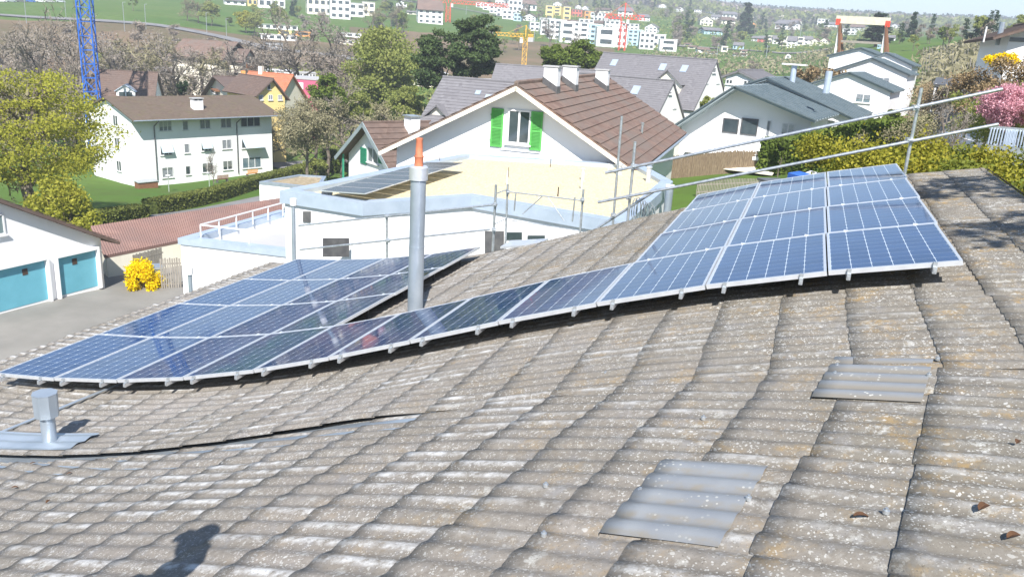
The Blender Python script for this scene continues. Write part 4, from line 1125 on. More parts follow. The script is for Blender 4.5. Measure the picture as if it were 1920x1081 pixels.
# --- long apartment block on the left
fa = rad(38.5)
PA = at(256, 348, 108); PA_top = at(246, 226, 108)
ap = House('apartment_block', np.array([PA[0], PA[1], PA_top[2]]), fa - math.pi / 2, 'long white three-storey apartment block with mossy brown roof and many windows', 'apartment block', base=min(PA[2], gz(PA)) - .5)
XR = ap.px(511, 300, 0)[0]; HE = ap.H; DEP = 11.0; OV = 1.45
zr_ = ap.px(320, 180, DEP / 2)[1]
sl2 = (zr_ - HE - .15) / (DEP / 2 + OV); HE = HE + .15 + OV * sl2
b = MB(); b.prism([(0, 0), (DEP, 0), (DEP, HE - .05), (DEP / 2, zr_ - .35), (0, HE - .05)], 0, XR, 'x'); b.build('wall', M['white2'], ap.o)
sl2 = (zr_ - HE) / (DEP / 2); zeo = HE - OV * sl2
r = MB(); slope_roof(r, (-.5, -OV, zeo), (XR + .7, -OV, zeo), (XR + .7, DEP / 2, zr_), (-.5, DEP / 2, zr_), 22, .02, .14); slope_roof(r, (XR + .7, DEP + OV, zeo), (-.5, DEP + OV, zeo), (-.5, DEP / 2, zr_), (XR + .7, DEP / 2, zr_), 22, .02, .14)
r.build('roof', M['rt_moss'], ap.o)
b = MB(); b.tube([(-.5, -OV - .06, zeo - .06), (XR + .7, -OV - .06, zeo - .06)], .08, 8); b.build('gutter', M['zinc'], ap.o)
for u0, u1 in ((287, 296), (442, 448)):
    xx = ap.px((u0 + u1) / 2, 290)[0]; b = MB(); b.tube([(xx, -OV, zeo - .1), (xx, -.15, zeo - .9), (xx, -.12, zeo - 1.2), (xx, -.12, 1.0)], .07, 8); b.build('downpipe', M['framedark'], ap.o)
def inv(u, v): return 230 + u / 6.0, 160 + v / 6.0
def apw(a, b_, c, d, **kw):
    u0, v0 = inv(a, b_); u1, v1 = inv(c, d); return pwin(ap, u0, v0, u1, v1, **kw)
apw(405, 395, 550, 515, bars=2, blind=.6, glass='curtain'); apw(672, 400, 735, 505, bars=0, glass='curtain'); apw(865, 385, 985, 490, glass='curtain'); apw(1100, 370, 1220, 478, glass='curtain'); apw(1325, 355, 1545, 465, bars=2)
o1 = apw(420, 660, 555, 785, bars=2); apw(690, 655, 750, 762, bars=0, glass='curtain'); o2 = apw(880, 625, 995, 740, bars=2); apw(1115, 608, 1222, 715, glass='curtain'); o3 = apw(1335, 590, 1555, 705, bars=2)
apw(440, 918, 568, 1038, glass='curtain', blind=.2); apw(705, 905, 762, 1005, bars=0, glass='glass'); apw(893, 870, 1008, 980, blind=.35); apw(1125, 845, 1233, 950, blind=.7); apw(1345, 808, 1555, 930, bars=2, glass='glass_b')
for (a, b_, c, d, out_) in ((420, 660, 550, 745, .55), (880, 628, 992, 700, .5), (1335, 590, 1555, 690, 1.1)):
    u0, v0 = inv(a, b_); u1, v1 = inv(c, d); x0, z1 = ap.px(u0, v0); x1 = ap.px(u1, v0)[0]; z0 = ap.px(u0, v1)[1]
    b = MB(); b.slab((x0, -out_, z0 - .12), (x1, -out_, z0 - .12), (x1, -.08, z1 + .03), (x0, -.08, z1 + .03), .03); b.build('sun_awning', M['awning'], ap.o)
# gable side windows and balcony (behind the tree)
for z in (1.8, 4.6, 7.3): window(ap, 3.4, z, 4.6, z + 1.3, y=0.0, face='x', bars=1, out=-1)
b = MB(); y_, z_ = DEP / 2 - 4.4, zr_ - sl2 * 4.4; b.box(ap.px(343, 190)[0] + 2.0, ap.px(343, 190)[0] + 3.3, y_ - .1, y_ + .7, z_ - .4, z_ + 1.1)
for i in range(2): pass
co = b.build('chimney', M['white2'], ap.o)
cx_ = ap.px(343, 190)[0] + 2.65
b = MB(); b.box(cx_ - .75, cx_ + .75, y_ - .2, y_ + .8, z_ + 1.35, z_ + 1.45)
for dx in (-.6, 0, .6): b.box(cx_ + dx - .06, cx_ + dx + .06, y_ - .1, y_ + .7, z_ + 1.1, z_ + 1.35)
b.build('chimney_cap', M['greyplaster'], co)

# --- garage house at the left edge
fg = rad(25)
PC = at(196, 532, 46.0)
pl = House('tmp', PC, fg - math.pi / 2, None, None, base=PC[2]) ; bpy.data.objects.remove(pl.o)
xl, zl = pl.px(0, 374); xr, zr = pl.px(214, 450)
m_ = (zl - zr) / (xr - xl); xa = -7.8; za = zr + m_ * (xr - xa)
apx = PC + pl.X * xa; apx = np.array([apx[0], apx[1], PC[2] + za])
ga = gable_house('garage_house', apx, fg - math.pi / 2, (7.8, 7.8), 8, 0, 'white gabled garage building with two turquoise garage doors', M['white2'], M['rt_dark'], over=xr - xa - 7.8, rake=.5, asym=(m_ * (xr - xa), m_ * (xr - xa)), base=PC[2] - .35, courses=16, steps=.05)
for (u0, v0, u1, v1, um) in ((-60, 500, 87, 556, 45), (106, 478, 181, 536, 138)):
    vm = (v0 + v1) / 2
    x0, x1 = ga.px(u0, vm)[0], ga.px(u1, vm)[0]; zt_ = ga.px((max(u0, 0) + u1) / 2, 494 if u0 < 0 else 474)[1]
    b = MB(); z0 = .35
    b.box(x0, x1, -.02, -.004, z0, zt_); do = b.build('garage_door', M['turq'], ga.o)
    b = MB()
    b.box(x0 - .12, x0, -.22, 0, z0 - .1, zt_ + .12); b.box(x1, x1 + .12, -.22, 0, z0 - .1, zt_ + .12); b.box(x0, x1, -.22, 0, zt_, zt_ + .12)
    b.build('door_surround', M['white2'], do)
    xm = ga.px(um, vm - 28)[0]; b = MB(); b.box(xm - .13, xm + .13, -.04, -.021, zt_ - .55, zt_ - .25); b.build('vent_grille', M['darkwood'], do)
pwin(ga, -26, 402, 8, 442, bars=0, glass='glass_b')

# --- long low shed with red-brown corrugated roof
P1, P2 = atz(196, 480, -12.75), atz(530, 412, -12.75); P4, P3 = atz(170, 424, -12.2), atz(529, 371, -12.2)
cs = (P1 + P3) / 2; sh = empty('long_shed', (cs[0], cs[1], -16), 0, 'long low shed with a faded red-brown corrugated roof behind the yellow shrub', 'shed')
def ch(o, par, c): o.parent = par; o.location = (-c[0], -c[1], -c[2]); return o
r = MB(); n = 90
for i in range(n):
    a, b_ = P1 + (P2 - P1) * i / n, P1 + (P2 - P1) * (i + .5) / n; c, d = P4 + (P3 - P4) * (i + .5) / n, P4 + (P3 - P4) * i / n
    up = np.array([0, 0, .04]); b2, c2 = P1 + (P2 - P1) * (i + 1) / n, P4 + (P3 - P4) * (i + 1) / n
    r.add([a, b_ + up, c + up, d], [(0, 1, 2, 3)]); r.add([b_ + up, b2, c2, c + up], [(0, 1, 2, 3)])
r.slab(P1 - [0, 0, .02], P2 - [0, 0, .02], P3 - [0, 0, .02], P4 - [0, 0, .02], .12)
ch(r.build('roof', M['rt_shed']), sh, (cs[0], cs[1], -16))
b = MB(); w_ = [P1 * .985 + cs * .015, P2 * .985 + cs * .015, P3, P4]; b.prism([(p[0], p[1]) for p in w_], -18, -12.85, 'z'); ch(b.build('wall', M['cream']), sh, (cs[0], cs[1], -16))

# --- small flat annex
q = [atz(486, 340, -11.3), atz(600, 352, -11.3), atz(612, 330, -11.3), atz(560, 327, -11.3)]
cs = sum(q) / 4; an = empty('flat_annex', (cs[0], cs[1], -16), 0, 'small white flat-roofed annex with gravel roof behind the terrace', 'annex')
b = MB(); b.prism([(p[0], p[1]) for p in q], -18, -11.55, 'z'); ch(b.build('wall', M['white2']), an, (cs[0], cs[1], -16))
b = MB(); qi = inset(q, .3); ringwall(b, [p[:2] for p in q], qi, -11.56, -11.3); ch(b.build('coping', M['zinc']), an, (cs[0], cs[1], -16))
b = MB(); b.prism([(p[0], p[1]) for p in qi], -11.549, -11.42, 'z'); ch(b.build('gravel_roof', noisy('brown_gravel', (.25, .2, .13), (.4, .33, .22), 4, .95)), an, (cs[0], cs[1], -16))

# --- house top right with dark roof
P = at(1960, 40, 62)
tr = gpx('hillside_house', (1975, 36), 60, rad(20), (1862, 70), (2090, 62), 11, 'white house with dark roof on the slope at the right edge', M['white2'], M['rt_dark'], over=1.0, rake=1.0, style='tile', courses=12)
b = MB(); x_, z_ = tr.px(1893, 74); b.box(x_, x_ + .9, -.05, -.003, z_ - .12, z_ + .12); b.build('slit_window', M['glass'], tr.o)
b = MB(); x_, z_ = tr.px(1879, 48, 3); b.tube([(x_, 3, z_ - 1.2), (x_, 3, z_ + .2)], .16, 8); b.build('chimney', M['zinc'], tr.o)
b = MB(); x_, z_ = tr.px(1848, 60, -.5); b.tube([(x_, -.5, z_ - .6), (x_, -.5, z_ + .3)], .05, 8); b.build('satellite_mast', M['frame'], tr.o)
for i, (u, v) in enumerate(()): x_, z_ = tr.px(u, v, -.6); b = MB(); b.bar((x_, -.6, z_ - 2), (x_, -.6, z_ + .7), .1); b.build('post', M['darkwood'], tr.o)
# glazed carport/flat roof by the pink tree
q = [atz(1765, 248, -3.0), atz(1858, 274, -3.0), atz(1935, 262, -3.0), atz(1850, 240, -3.0)]
cs = sum(q) / 4; cp = empty('flat_garage', (cs[0], cs[1], -5), 0, 'flat grey garage roof with white edge beyond the yellow hedge', 'garage')
b = MB(); b.prism([(p[0], p[1]) for p in inset(q, .2)], -6, -3.2, 'z'); ch(b.build('wall', M['white2']), cp, (cs[0], cs[1], -5))
b = MB(); b.prism([(p[0], p[1]) for p in q], -3.2, -3.0, 'z'); ch(b.build('roof', M['white2']), cp, (cs[0], cs[1], -5))
b = MB(); q2 = [atz(1768, 252, -2.99), atz(1852, 272, -2.99), atz(1862, 268, -2.99), atz(1800, 250, -2.99)]; b.prism([(p[0], p[1]) for p in [q[0] * 1.0 + (cs - q[0]) * .05, q[1] + (cs - q[1]) * .05, q[2] + (cs - q[2]) * .05, q[3] + (cs - q[3]) * .05]], -2.999, -2.98, 'z'); ch(b.build('roof_membrane', M['zinc']), cp, (cs[0], cs[1], -5))
for i, (u, v, lab) in enumerate(((1880, 250, 'left rack of pale tubes beside the pink tree'), (1912, 253, 'right rack of pale tubes at the right edge of the view'))):
    P = at(u, v, 29); o = empty('tube_collector', P, -rad(30), lab, 'solar collector', 'tube collectors beside the pink tree')
    b = MB()
    for k in range(9): b.tube([(-.32 + k * .08, -.2, -.35), (-.32 + k * .08, .3, .12)], .024, 6)
    b.build('tubes', M['zinc'], o); b = MB(); b.box(-.38, .38, .28, .36, .08, .18); b.build('header', M['galv'], o)
    b = MB(); b.box(-.38, .38, -.24, -.18, gz(P) - P[2] - .2, -.36); b.build('support', M['galv'], o)
# ------------------------------------------------------------------ middle distance houses
P = at(455, 80, 215)
c1_ = gable_house('chalet', at(437, 79, 215), rad(-78), (6, 6), 12, 4.0, 'brown-roofed chalet with timber balcony below the embankment', M['cream'], M['rt_brown'], over=1.2, rake=1.4, courses=12)
b = MB(); b.prism([(-3.2, 0), (3.2, 0), (3.2, c1_.H - 4.0), (0, c1_.H - 1.6), (-3.2, c1_.H - 4.0)], -4.0, -.6, 'y'); o = b.build('wing', M['cream'], c1_.o)
r = MB(); r.slab((-4, -4.6, c1_.H - 4.4), (0, -4.6, c1_.H - 1.4), (0, 0, c1_.H - 1.4), (-4, 0, c1_.H - 4.4), .15); r.slab((4, -4.6, c1_.H - 4.4), (0, -4.6, c1_.H - 1.4), (0, 0, c1_.H - 1.4), (4, 0, c1_.H - 4.4), .15); r.build('wing_roof', M['rt_dark'], o)
b = MB()
for x in (-3, 0, 3): b.bar((x, -5.2, 0), (x, -5.2, c1_.H - 4.4), .25)
b.box(-3.2, 3.2, -5.3, -4.0, c1_.H - 6.2, c1_.H - 6.0); b.box(-3.2, 3.2, -5.3, -5.2, c1_.H - 6.0, c1_.H - 5.2); b.build('balcony', M['brownwood'], c1_.o)
h1 = gable_house('villa', at(292, 136, 152), rad(-104), (6.5, 6.5), 10.0, 6.2, 'house with large brown roof and a little white dormer behind the apartment block', M['white2'], M['rt_dark'], over=.6, rake=.4, courses=20)
dormer(h1, 4.4, 3.9, h1.H - 4.6, 3.0, 1.7, .9, sgn=1, wm='white2', rm='zincpale', nwin=2) if False else None
sgn_ = -1
dormer(h1, 4.0, -4.2, h1.H - 4.4, 2.8, 1.5, 1.0, sgn=-1, wm='white2', rm='zincpale', nwin=2)
h2 = gpx('chalet', (408, 143), 165, rad(62), (376, 178), (440, 180), 6.5, 'chalet with pale gable and deep brown eaves, two chimneys at its right', M['cream'], M['rt_dark'], over=.9, rake=.9, style='tile', courses=12)
pwin(h2, 396, 166, 410, 176, bars=1); b = MB(); x_, z_ = h2.px(402, 167, -.7); b.box(-2.5, 2.5, -1.0, 0, z_ - .3, z_ - .1); b.build('balcony', M['brownwood'], h2.o)
for y in (4.0, 5.6): b = MB(); b.box(.8, 1.6, y, y + .7, h2.H - 1.2, h2.H + 1.2); b.build('chimney', M['orangewall'], h2.o)
h3 = gpx('villa', (509, 147), 128, rad(-48), (479, 181), (545, 188), 8.5, 'yellow gabled house with brown roof and three small windows', M['yellow'], M['rt_dark'], over=.6, rake=.6, style='tile', courses=12)
for u in (489, 507, 525): pwin(h3, u - 4, 178, u + 4, 188, bars=1, glass='curtain')
pwin(h3, 501, 158, 507, 168, bars=0, glass='glass')
h4 = gable_house('villa', at(546, 140, 152), rad(-74), (5.5, 5.5), 8, 5.5, 'house with bright orange-red tiled roof behind the yellow gabled house', M['cream'], M['rt_red'], over=.6, rake=.5, courses=16)
b = MB(); b.box(-.4, .4, 5.6, 6.3, h4.H - .8, h4.H + 1.0); b.build('chimney', M['cream'], h4.o)
q = at(565, 172, 158); o = empty('flat_hall', (q[0], q[1], gz(q)), rad(-5), 'magenta flat-roofed building with a white panel left of the green trees', 'building')
zt = at(565, 149, 158)[2] - gz(q); b = MB(); b.box(-3.0, 3.2, 0, 8, -1, zt); b.build('wall', M['pinkish'], o); b = MB(); b.box(-3.1, 3.3, -.1, 8.1, zt, zt + .25); b.build('roof', M['greyplaster'], o)
zt2_ = at(565, 158, 158)[2] - gz(q); b = MB(); b.box(-1.5, .4, -.06, -.01, zt2_ - .9, zt2_ + .3); b.build('white_panel', M['frame'], o)

# ------------------------------------------------------------------ far houses: shared meshes, each house a thing with parts
_pm = {}
HB = []
def unit(kind, matn):
    key = (kind, matn)
    if key in _pm: return _pm[key]
    b = MB()
    if kind == 'wall': b.prism([(-.5, -.25), (.5, -.25), (.5, 1), (-.5, 1)], -.5, .5, 'y')
    elif kind == 'gwall': b.prism([(-.5, -.3), (.5, -.3), (.5, .62), (0, .97), (-.5, .62)], -.5, .5, 'y')
    elif kind == 'groof':
        b.slab((-.58, -.56, .57), (0, -.56, 1.0), (0, .56, 1.0), (-.58, .56, .57), .03); b.slab((.58, -.56, .57), (0, -.56, 1.0), (0, .56, 1.0), (.58, .56, .57), .03)
    elif kind == 'sroof':
        b.slab((-.55, -.6, .57), (.55, -.6, .57), (.5, 0, 1.0), (-.5, 0, 1.0), .03); b.slab((-.55, .6, .57), (.55, .6, .57), (.5, 0, 1.0), (-.5, 0, 1.0), .03)
        b.prism([(-.5, .56), (.5, .56), (0, .98)], -.495, .495, 'x')
    elif kind == 'swall': b.prism([(-.5, -.3), (.5, -.3), (.5, .6), (-.5, .6)], -.5, .5, 'y')
    elif kind == 'froof': b.box(-.53, .53, -.53, .53, 1.0, 1.04)
    elif kind == 'win': b.box(-.5, .5, -.5, .5, -.5, .5)
    me = b.mesh(key[0] + '_' + matn, M[matn]); _pm[key] = me; return me
def far_house(u, v, wpx, hpx, style, wallm, roofm, label, group, rot=None, nwin=(3, 2), D=None, depth=None, win='glass', cat='house', name='house'):
    G = ghit(u, v, 90) if D is None else gat(u, v, D)
    HB.append((u, v, wpx, hpx, math.hypot(G[0], G[1])))
    Dd = math.hypot(G[0], G[1]); W_ = wpx * Dd / FPX; H_ = hpx * Dd / FPX * 1.02
    a = math.atan2(G[0], G[1]); rr = random.Random(int(u * 7 + v * 13)); rz = -a + (rr.uniform(-.45, .45) if rot is None else rot)
    dp = depth or W_ * .8
    o = empty(name, G, rz, label, cat, group)
    o.location = (G[0] + azv(a)[0] * dp / 2, G[1] + azv(a)[1] * dp / 2, G[2])
    def part(nm, me, loc=(0, 0, 0), sc_=(W_, dp, H_)):
        c = bpy.data.objects.new(nm, me); col.objects.link(c); c.parent = o; c.location = loc; c.scale = sc_; return c
    if style == 'flat': part('wall', unit('wall', wallm)); part('roof', unit('froof', roofm)); top = 1.0
    elif style == 'gable': part('wall', unit('gwall', wallm)); part('roof', unit('groof', roofm)); top = .60
    else: part('wall', unit('swall', wallm)); part('roof', unit('sroof', roofm)); top = .58
    nx, nz = nwin
    for i in range(nx):
        for k in range(nz):
            x = (-.5 + (i + .5) / nx) * W_; z = top * H_ * (k + .55) / nz
            ww = W_ / nx * (.5 if style != 'flat' else .62); wh = top * H_ / nz * .48
            part('window', unit('win', win), (x, -dp / 2, z), (ww, .12, wh))
    if nx > 1:
        for k in range(nz): part('window', unit('win', win), (-W_ / 2, 0, top * H_ * (k + .55) / nz), (.12, dp * .25, top * H_ / nz * .45)); part('window', unit('win', win), (W_ / 2, -dp * .1, top * H_ * (k + .55) / nz), (.12, dp * .22, top * H_ / nz * .45))
    return o
NUM = ['first', 'second', 'third', 'fourth', 'fifth', 'sixth', 'seventh', 'eighth', 'ninth', 'tenth', 'eleventh', 'twelfth', 'thirteenth', 'fourteenth', 'fifteenth', 'sixteenth', 'seventeenth', 'eighteenth', 'nineteenth', 'twentieth']
CN = {'white2': 'white', 'white': 'white', 'cream': 'cream', 'yellow': 'yellow', 'redwall': 'red', 'orangewall': 'orange', 'bluewall': 'pale blue', 'greyplaster': 'grey', 'brownwood': 'timber'}
RN = {'rt_dark': 'dark brown', 'rt_brown': 'brown', 'rt_grey': 'grey', 'rt_red': 'red tiled', 'zincpale': 'pale metal', 'white2': 'white', 'framedark': 'black', 'greyplaster': 'grey'}
def zone(lst, zlabel, group, **kw):
    lst = sorted(lst)
    for i, t in enumerate(lst):
        u, v, w, h, st, wm, rm = t[:7]
        nm = 'hillside_house' if st != 'flat' else 'flat_roofed_block'
        far_house(u, v, w, h, st, wm, rm, f'{CN[wm]} {"block" if st == "flat" else "house"}, {RN[rm]} roof, {NUM[i]} from the left {zlabel}', group, name=nm, cat='house' if st != 'flat' else 'block', nwin=t[7] if len(t) > 7 else (3, 2), **kw)
zone([(1005, 59, 26, 15, 'flat', 'white2', 'white2', (3, 2)), (1024, 66, 24, 24, 'flat', 'white2', 'white2', (2, 3)), (1042, 74, 30, 32, 'flat', 'white2', 'white2', (3, 4)), (1061, 80, 26, 34, 'flat', 'white2', 'white2', (1, 3)),
      (1083, 80, 32, 34, 'flat', 'white2', 'greyplaster', (2, 4)), (1108, 82, 30, 32, 'flat', 'bluewall', 'white2', (3, 4)), (1133, 88, 34, 32, 'flat', 'white2', 'white2', (1, 2)), (1158, 89, 28, 34, 'flat', 'white2', 'greyplaster', (3, 3)),
      (1188, 86, 26, 26, 'flat', 'bluewall', 'white2', (3, 4)), (1210, 93, 26, 28, 'flat', 'white2', 'white2', (3, 3)), (1232, 90, 24, 22, 'flat', 'white2', 'white2', (2, 2)), (1250, 97, 30, 20, 'flat', 'white2', 'white2', (1, 2))],
     'in the terraced cluster', 'white blocks stepping across the opposite slope', rot=.15)
zone([(1030, 50, 30, 14, 'flat', 'white2', 'greyplaster', (4, 2)), (1068, 48, 28, 10, 'side', 'white2', 'rt_dark', (3, 1)), (1098, 50, 26, 12, 'flat', 'white2', 'white2'), (1125, 52, 30, 12, 'side', 'white2', 'rt_dark'), (1150, 55, 34, 14, 'flat', 'white2', 'greyplaster', (4, 2)), (1182, 58, 30, 12, 'flat', 'white2', 'greyplaster', (4, 2)), (1222, 62, 22, 16, 'gable', 'white2', 'rt_grey')],
     'above the terraced cluster', 'buildings above the terraced cluster')
zone([(903, 15, 18, 9, 'flat', 'white2', 'white2', (2, 2)), (917, 20, 20, 11, 'flat', 'white2', 'white2', (2, 2)), (931, 26, 22, 13, 'flat', 'white2', 'white2', (3, 2)), (945, 32, 24, 14, 'flat', 'white2', 'white2', (3, 2)), (957, 37, 26, 15, 'flat', 'white2', 'white2', (3, 2)), (971, 40, 14, 13, 'flat', 'bluewall', 'white2', (2, 2))],
     'on the green ridge', 'white blocks descending the green ridge', rot=-.2)
zone([(938, 8, 16, 9, 'flat', 'white2', 'white2'), (961, 22, 26, 19, 'flat', 'white2', 'white2', (3, 2)), (988, 20, 28, 18, 'side', 'white2', 'rt_brown', (3, 1)), (995, 40, 22, 13, 'gable', 'white2', 'rt_dark'), (1030, 36, 14, 22, 'flat', 'yellow', 'greyplaster', (1, 3)), (1046, 30, 14, 16, 'flat', 'yellow', 'greyplaster', (1, 3)), (1060, 38, 14, 22, 'flat', 'yellow', 'greyplaster', (1, 3)),
      (1082, 32, 30, 12, 'flat', 'redwall', 'greyplaster', (5, 2)), (1102, 36, 18, 13, 'flat', 'orangewall', 'greyplaster', (2, 2)), (1045, 12, 14, 8, 'gable', 'white2', 'rt_grey'), (1083, 17, 10, 7, 'gable', 'white2', 'rt_dark'), (1098, 20, 12, 8, 'gable', 'white2', 'rt_grey'), (1132, 25, 26, 9, 'side', 'cream', 'rt_dark'), (1121, 40, 22, 14, 'flat', 'white2', 'white2'), (1172, 32, 26, 16, 'side', 'white2', 'rt_grey'), (1152, 42, 20, 10, 'side', 'white2', 'rt_dark'), (1205, 40, 20, 12, 'side', 'white2', 'rt_grey')],
     'around the yellow blocks', 'houses around the yellow blocks')
zone([(1308, 25, 12, 5, 'flat', 'white2', 'white2'), (1331, 27, 14, 6, 'flat', 'white2', 'white2'), (1322, 49, 22, 17, 'gable', 'cream', 'rt_grey'), (1364, 34, 28, 11, 'side', 'white2', 'rt_grey', (4, 1)), (1342, 38, 16, 9, 'side', 'white2', 'rt_grey'), (1362, 47, 24, 13, 'side', 'cream', 'rt_dark'), (1331, 65, 34, 12, 'side', 'bluewall', 'rt_grey', (4, 2)), (1409, 51, 12, 8, 'gable', 'orangewall', 'rt_brown'), (1240, 15, 14, 7, 'gable', 'white2', 'rt_brown'), (1273, 22, 12, 8, 'gable', 'white2', 'rt_grey')],
     'around the tall conifer', 'houses around the tall conifer')
zone([(1466, 43, 24, 16, 'gable', 'cream', 'rt_brown'), (1476, 56, 34, 16, 'side', 'white2', 'rt_grey', (5, 2)), (1492, 47, 16, 10, 'side', 'cream', 'rt_brown'), (1537, 37, 26, 16, 'side', 'white2', 'rt_red', (3, 2)), (1542, 48, 18, 10, 'flat', 'white2', 'white2'), (1556, 52, 20, 9, 'side', 'white2', 'rt_grey'), (1590, 46, 22, 8, 'side', 'white2', 'rt_grey'), (1607, 58, 22, 10, 'side', 'white2', 'rt_brown'), (1592, 66, 20, 10, 'flat', 'white2', 'greyplaster'), (1667, 42, 14, 9, 'side', 'white2', 'rt_grey'), (1692, 40, 18, 9, 'side', 'cream', 'rt_grey'), (1680, 54, 16, 8, 'gable', 'white2', 'rt_brown'), (1656, 66, 20, 9, 'side', 'white2', 'rt_dark'), (1668, 78, 16, 10, 'side', 'white2', 'rt_grey'), (1655, 90, 14, 8, 'flat', 'bluewall', 'greyplaster')],
     'behind the timber tower', 'houses on the slope behind the timber tower')
zone([(1418, 78, 14, 9, 'side', 'white2', 'rt_grey'), (1431, 80, 17, 11, 'side', 'redwall', 'rt_grey', (2, 2)), (1443, 81, 10, 12, 'flat', 'cream', 'greyplaster', (1, 2)), (1456, 83, 16, 14, 'side', 'white2', 'rt_grey', (2, 2)), (1469, 87, 12, 16, 'flat', 'cream', 'greyplaster', (1, 2)), (1484, 90, 16, 19, 'side', 'white2', 'rt_grey', (2, 3)), (1498, 86, 12, 14, 'flat', 'cream', 'greyplaster', (1, 2)), (1512, 84, 18, 14, 'side', 'white2', 'rt_grey', (2, 2)), (1529, 86, 16, 12, 'gable', 'cream', 'rt_brown'), (1546, 85, 14, 12, 'gable', 'cream', 'rt_dark')],
     'in the terraced row', 'terraced row on the right slope')
zone([(1290, 86, 14, 5, 'side', 'cream', 'rt_brown', (1, 1)), (1299, 92, 15, 6, 'side', 'cream', 'rt_brown', (1, 1)), (1317, 99, 22, 9, 'side', 'white2', 'rt_brown', (1, 1)), (1334, 102, 18, 5, 'side', 'white2', 'rt_dark', (1, 1)), (1356, 98, 12, 10, 'flat', 'cream', 'greyplaster', (1, 1)), (1384, 94, 18, 13, 'side', 'bluewall', 'rt_grey', (3, 1)), (1387, 106, 22, 6, 'side', 'white2', 'rt_dark', (1, 1)), (1394, 100, 12, 6, 'side', 'cream', 'rt_brown', (1, 1)), (1477, 110, 10, 8, 'gable', 'white2', 'rt_grey', (1, 1))],
     'by the railway line', 'low buildings along the far road')
zone([(805, 45, 44, 40, 'side', 'white2', 'rt_brown', (4, 3)), (752, 15, 18, 12, 'gable', 'white2', 'rt_grey'), (775, 28, 24, 7, 'side', 'cream', 'rt_grey', (2, 1)), (598, 28, 42, 26, 'flat', 'cream', 'white2', (4, 2)), (637, 36, 34, 32, 'flat', 'white2', 'white2', (3, 3)), (668, 32, 26, 22, 'flat', 'white2', 'greyplaster', (2, 2)), (690, 30, 22, 22, 'flat', 'cream', 'greyplaster', (2, 2)), (508, 16, 44, 15, 'flat', 'white2', 'white2', (4, 1)), (440, 10, 34, 12, 'side', 'white2', 'rt_grey', (3, 1)), (473, 12, 16, 12, 'flat', 'yellow', 'greyplaster', (2, 1))],
     'above the meadow', 'houses above the meadow', rot=.1)
zone([(520, 56, 66, 8, 'flat', 'white2', 'white2', (6, 1)), (534, 67, 22, 9, 'flat', 'yellow', 'greyplaster', (1, 1)), (568, 69, 26, 9, 'flat', 'orangewall', 'greyplaster', (1, 1)), (522, 76, 60, 9, 'flat', 'white2', 'white2', (5, 1)), (512, 91, 32, 9, 'flat', 'greyplaster', 'framedark', (3, 1)), (655, 70, 40, 7, 'flat', 'white2', 'white2', (3, 1)), (690, 108, 40, 8, 'flat', 'white2', 'greyplaster', (4, 1)), (650, 84, 44, 8, 'flat', 'cream', 'greyplaster', (4, 1))],
     'of the works sheds', 'works sheds and containers by the road', rot=.05)
far_house(524, 140, 46, 34, 'flat', 'white2', 'white2', 'blank white factory hall behind the bare oak', None, rot=.05, D=225, name='factory_hall', cat='hall', nwin=(0, 1))
far_house(570, 141, 38, 32, 'flat', 'white2', 'greyplaster', 'white office block with a grid of dark windows beside the blank hall', None, rot=.05, D=226, name='office_block', cat='office block', nwin=(7, 5))
far_house(964, 134, 26, 32, 'flat', 'white2', 'white2', 'white block with dark balconies right of the pine', 'white flats right of the pine', rot=.3, D=240, name='flats', cat='flats', nwin=(3, 5))
far_house(988, 136, 24, 34, 'flat', 'white2', 'white2', 'white block of flats below the yellow crane', 'white flats right of the pine', rot=.1, D=235, name='flats', cat='flats', nwin=(3, 4))
far_house(920, 140, 60, 30, 'flat', 'cream', 'white2', 'pale apartment building seen through the pine branches', None, rot=.1, D=250, name='flats', cat='flats', nwin=(7, 5))
far_house(800, 140, 70, 24, 'flat', 'cream', 'greyplaster', 'pale building hidden behind the pine trunks', None, rot=.1, D=260, name='flats', cat='flats', nwin=(7, 4))
far_house(1146, 128, 42, 22, 'flat', 'bluewall', 'white2', 'white and pale blue building at the foot of the red crane', None, rot=.1, D=230, name='office_block', cat='office block', nwin=(5, 2), win='glass_b')
far_house(960, 152, 26, 14, 'flat', 'brownwood', 'greyplaster', 'brown timber hut left of the chimneys', None, rot=.1, D=150, name='hut', cat='hut', nwin=(1, 1))
far_house(268, 97, 132, 11, 'side', 'cream', 'rt_grey', 'long low building with pale roof below the embankment road', None, rot=.05, D=240, depth=9, name='long_barn', cat='shed', nwin=(8, 1))

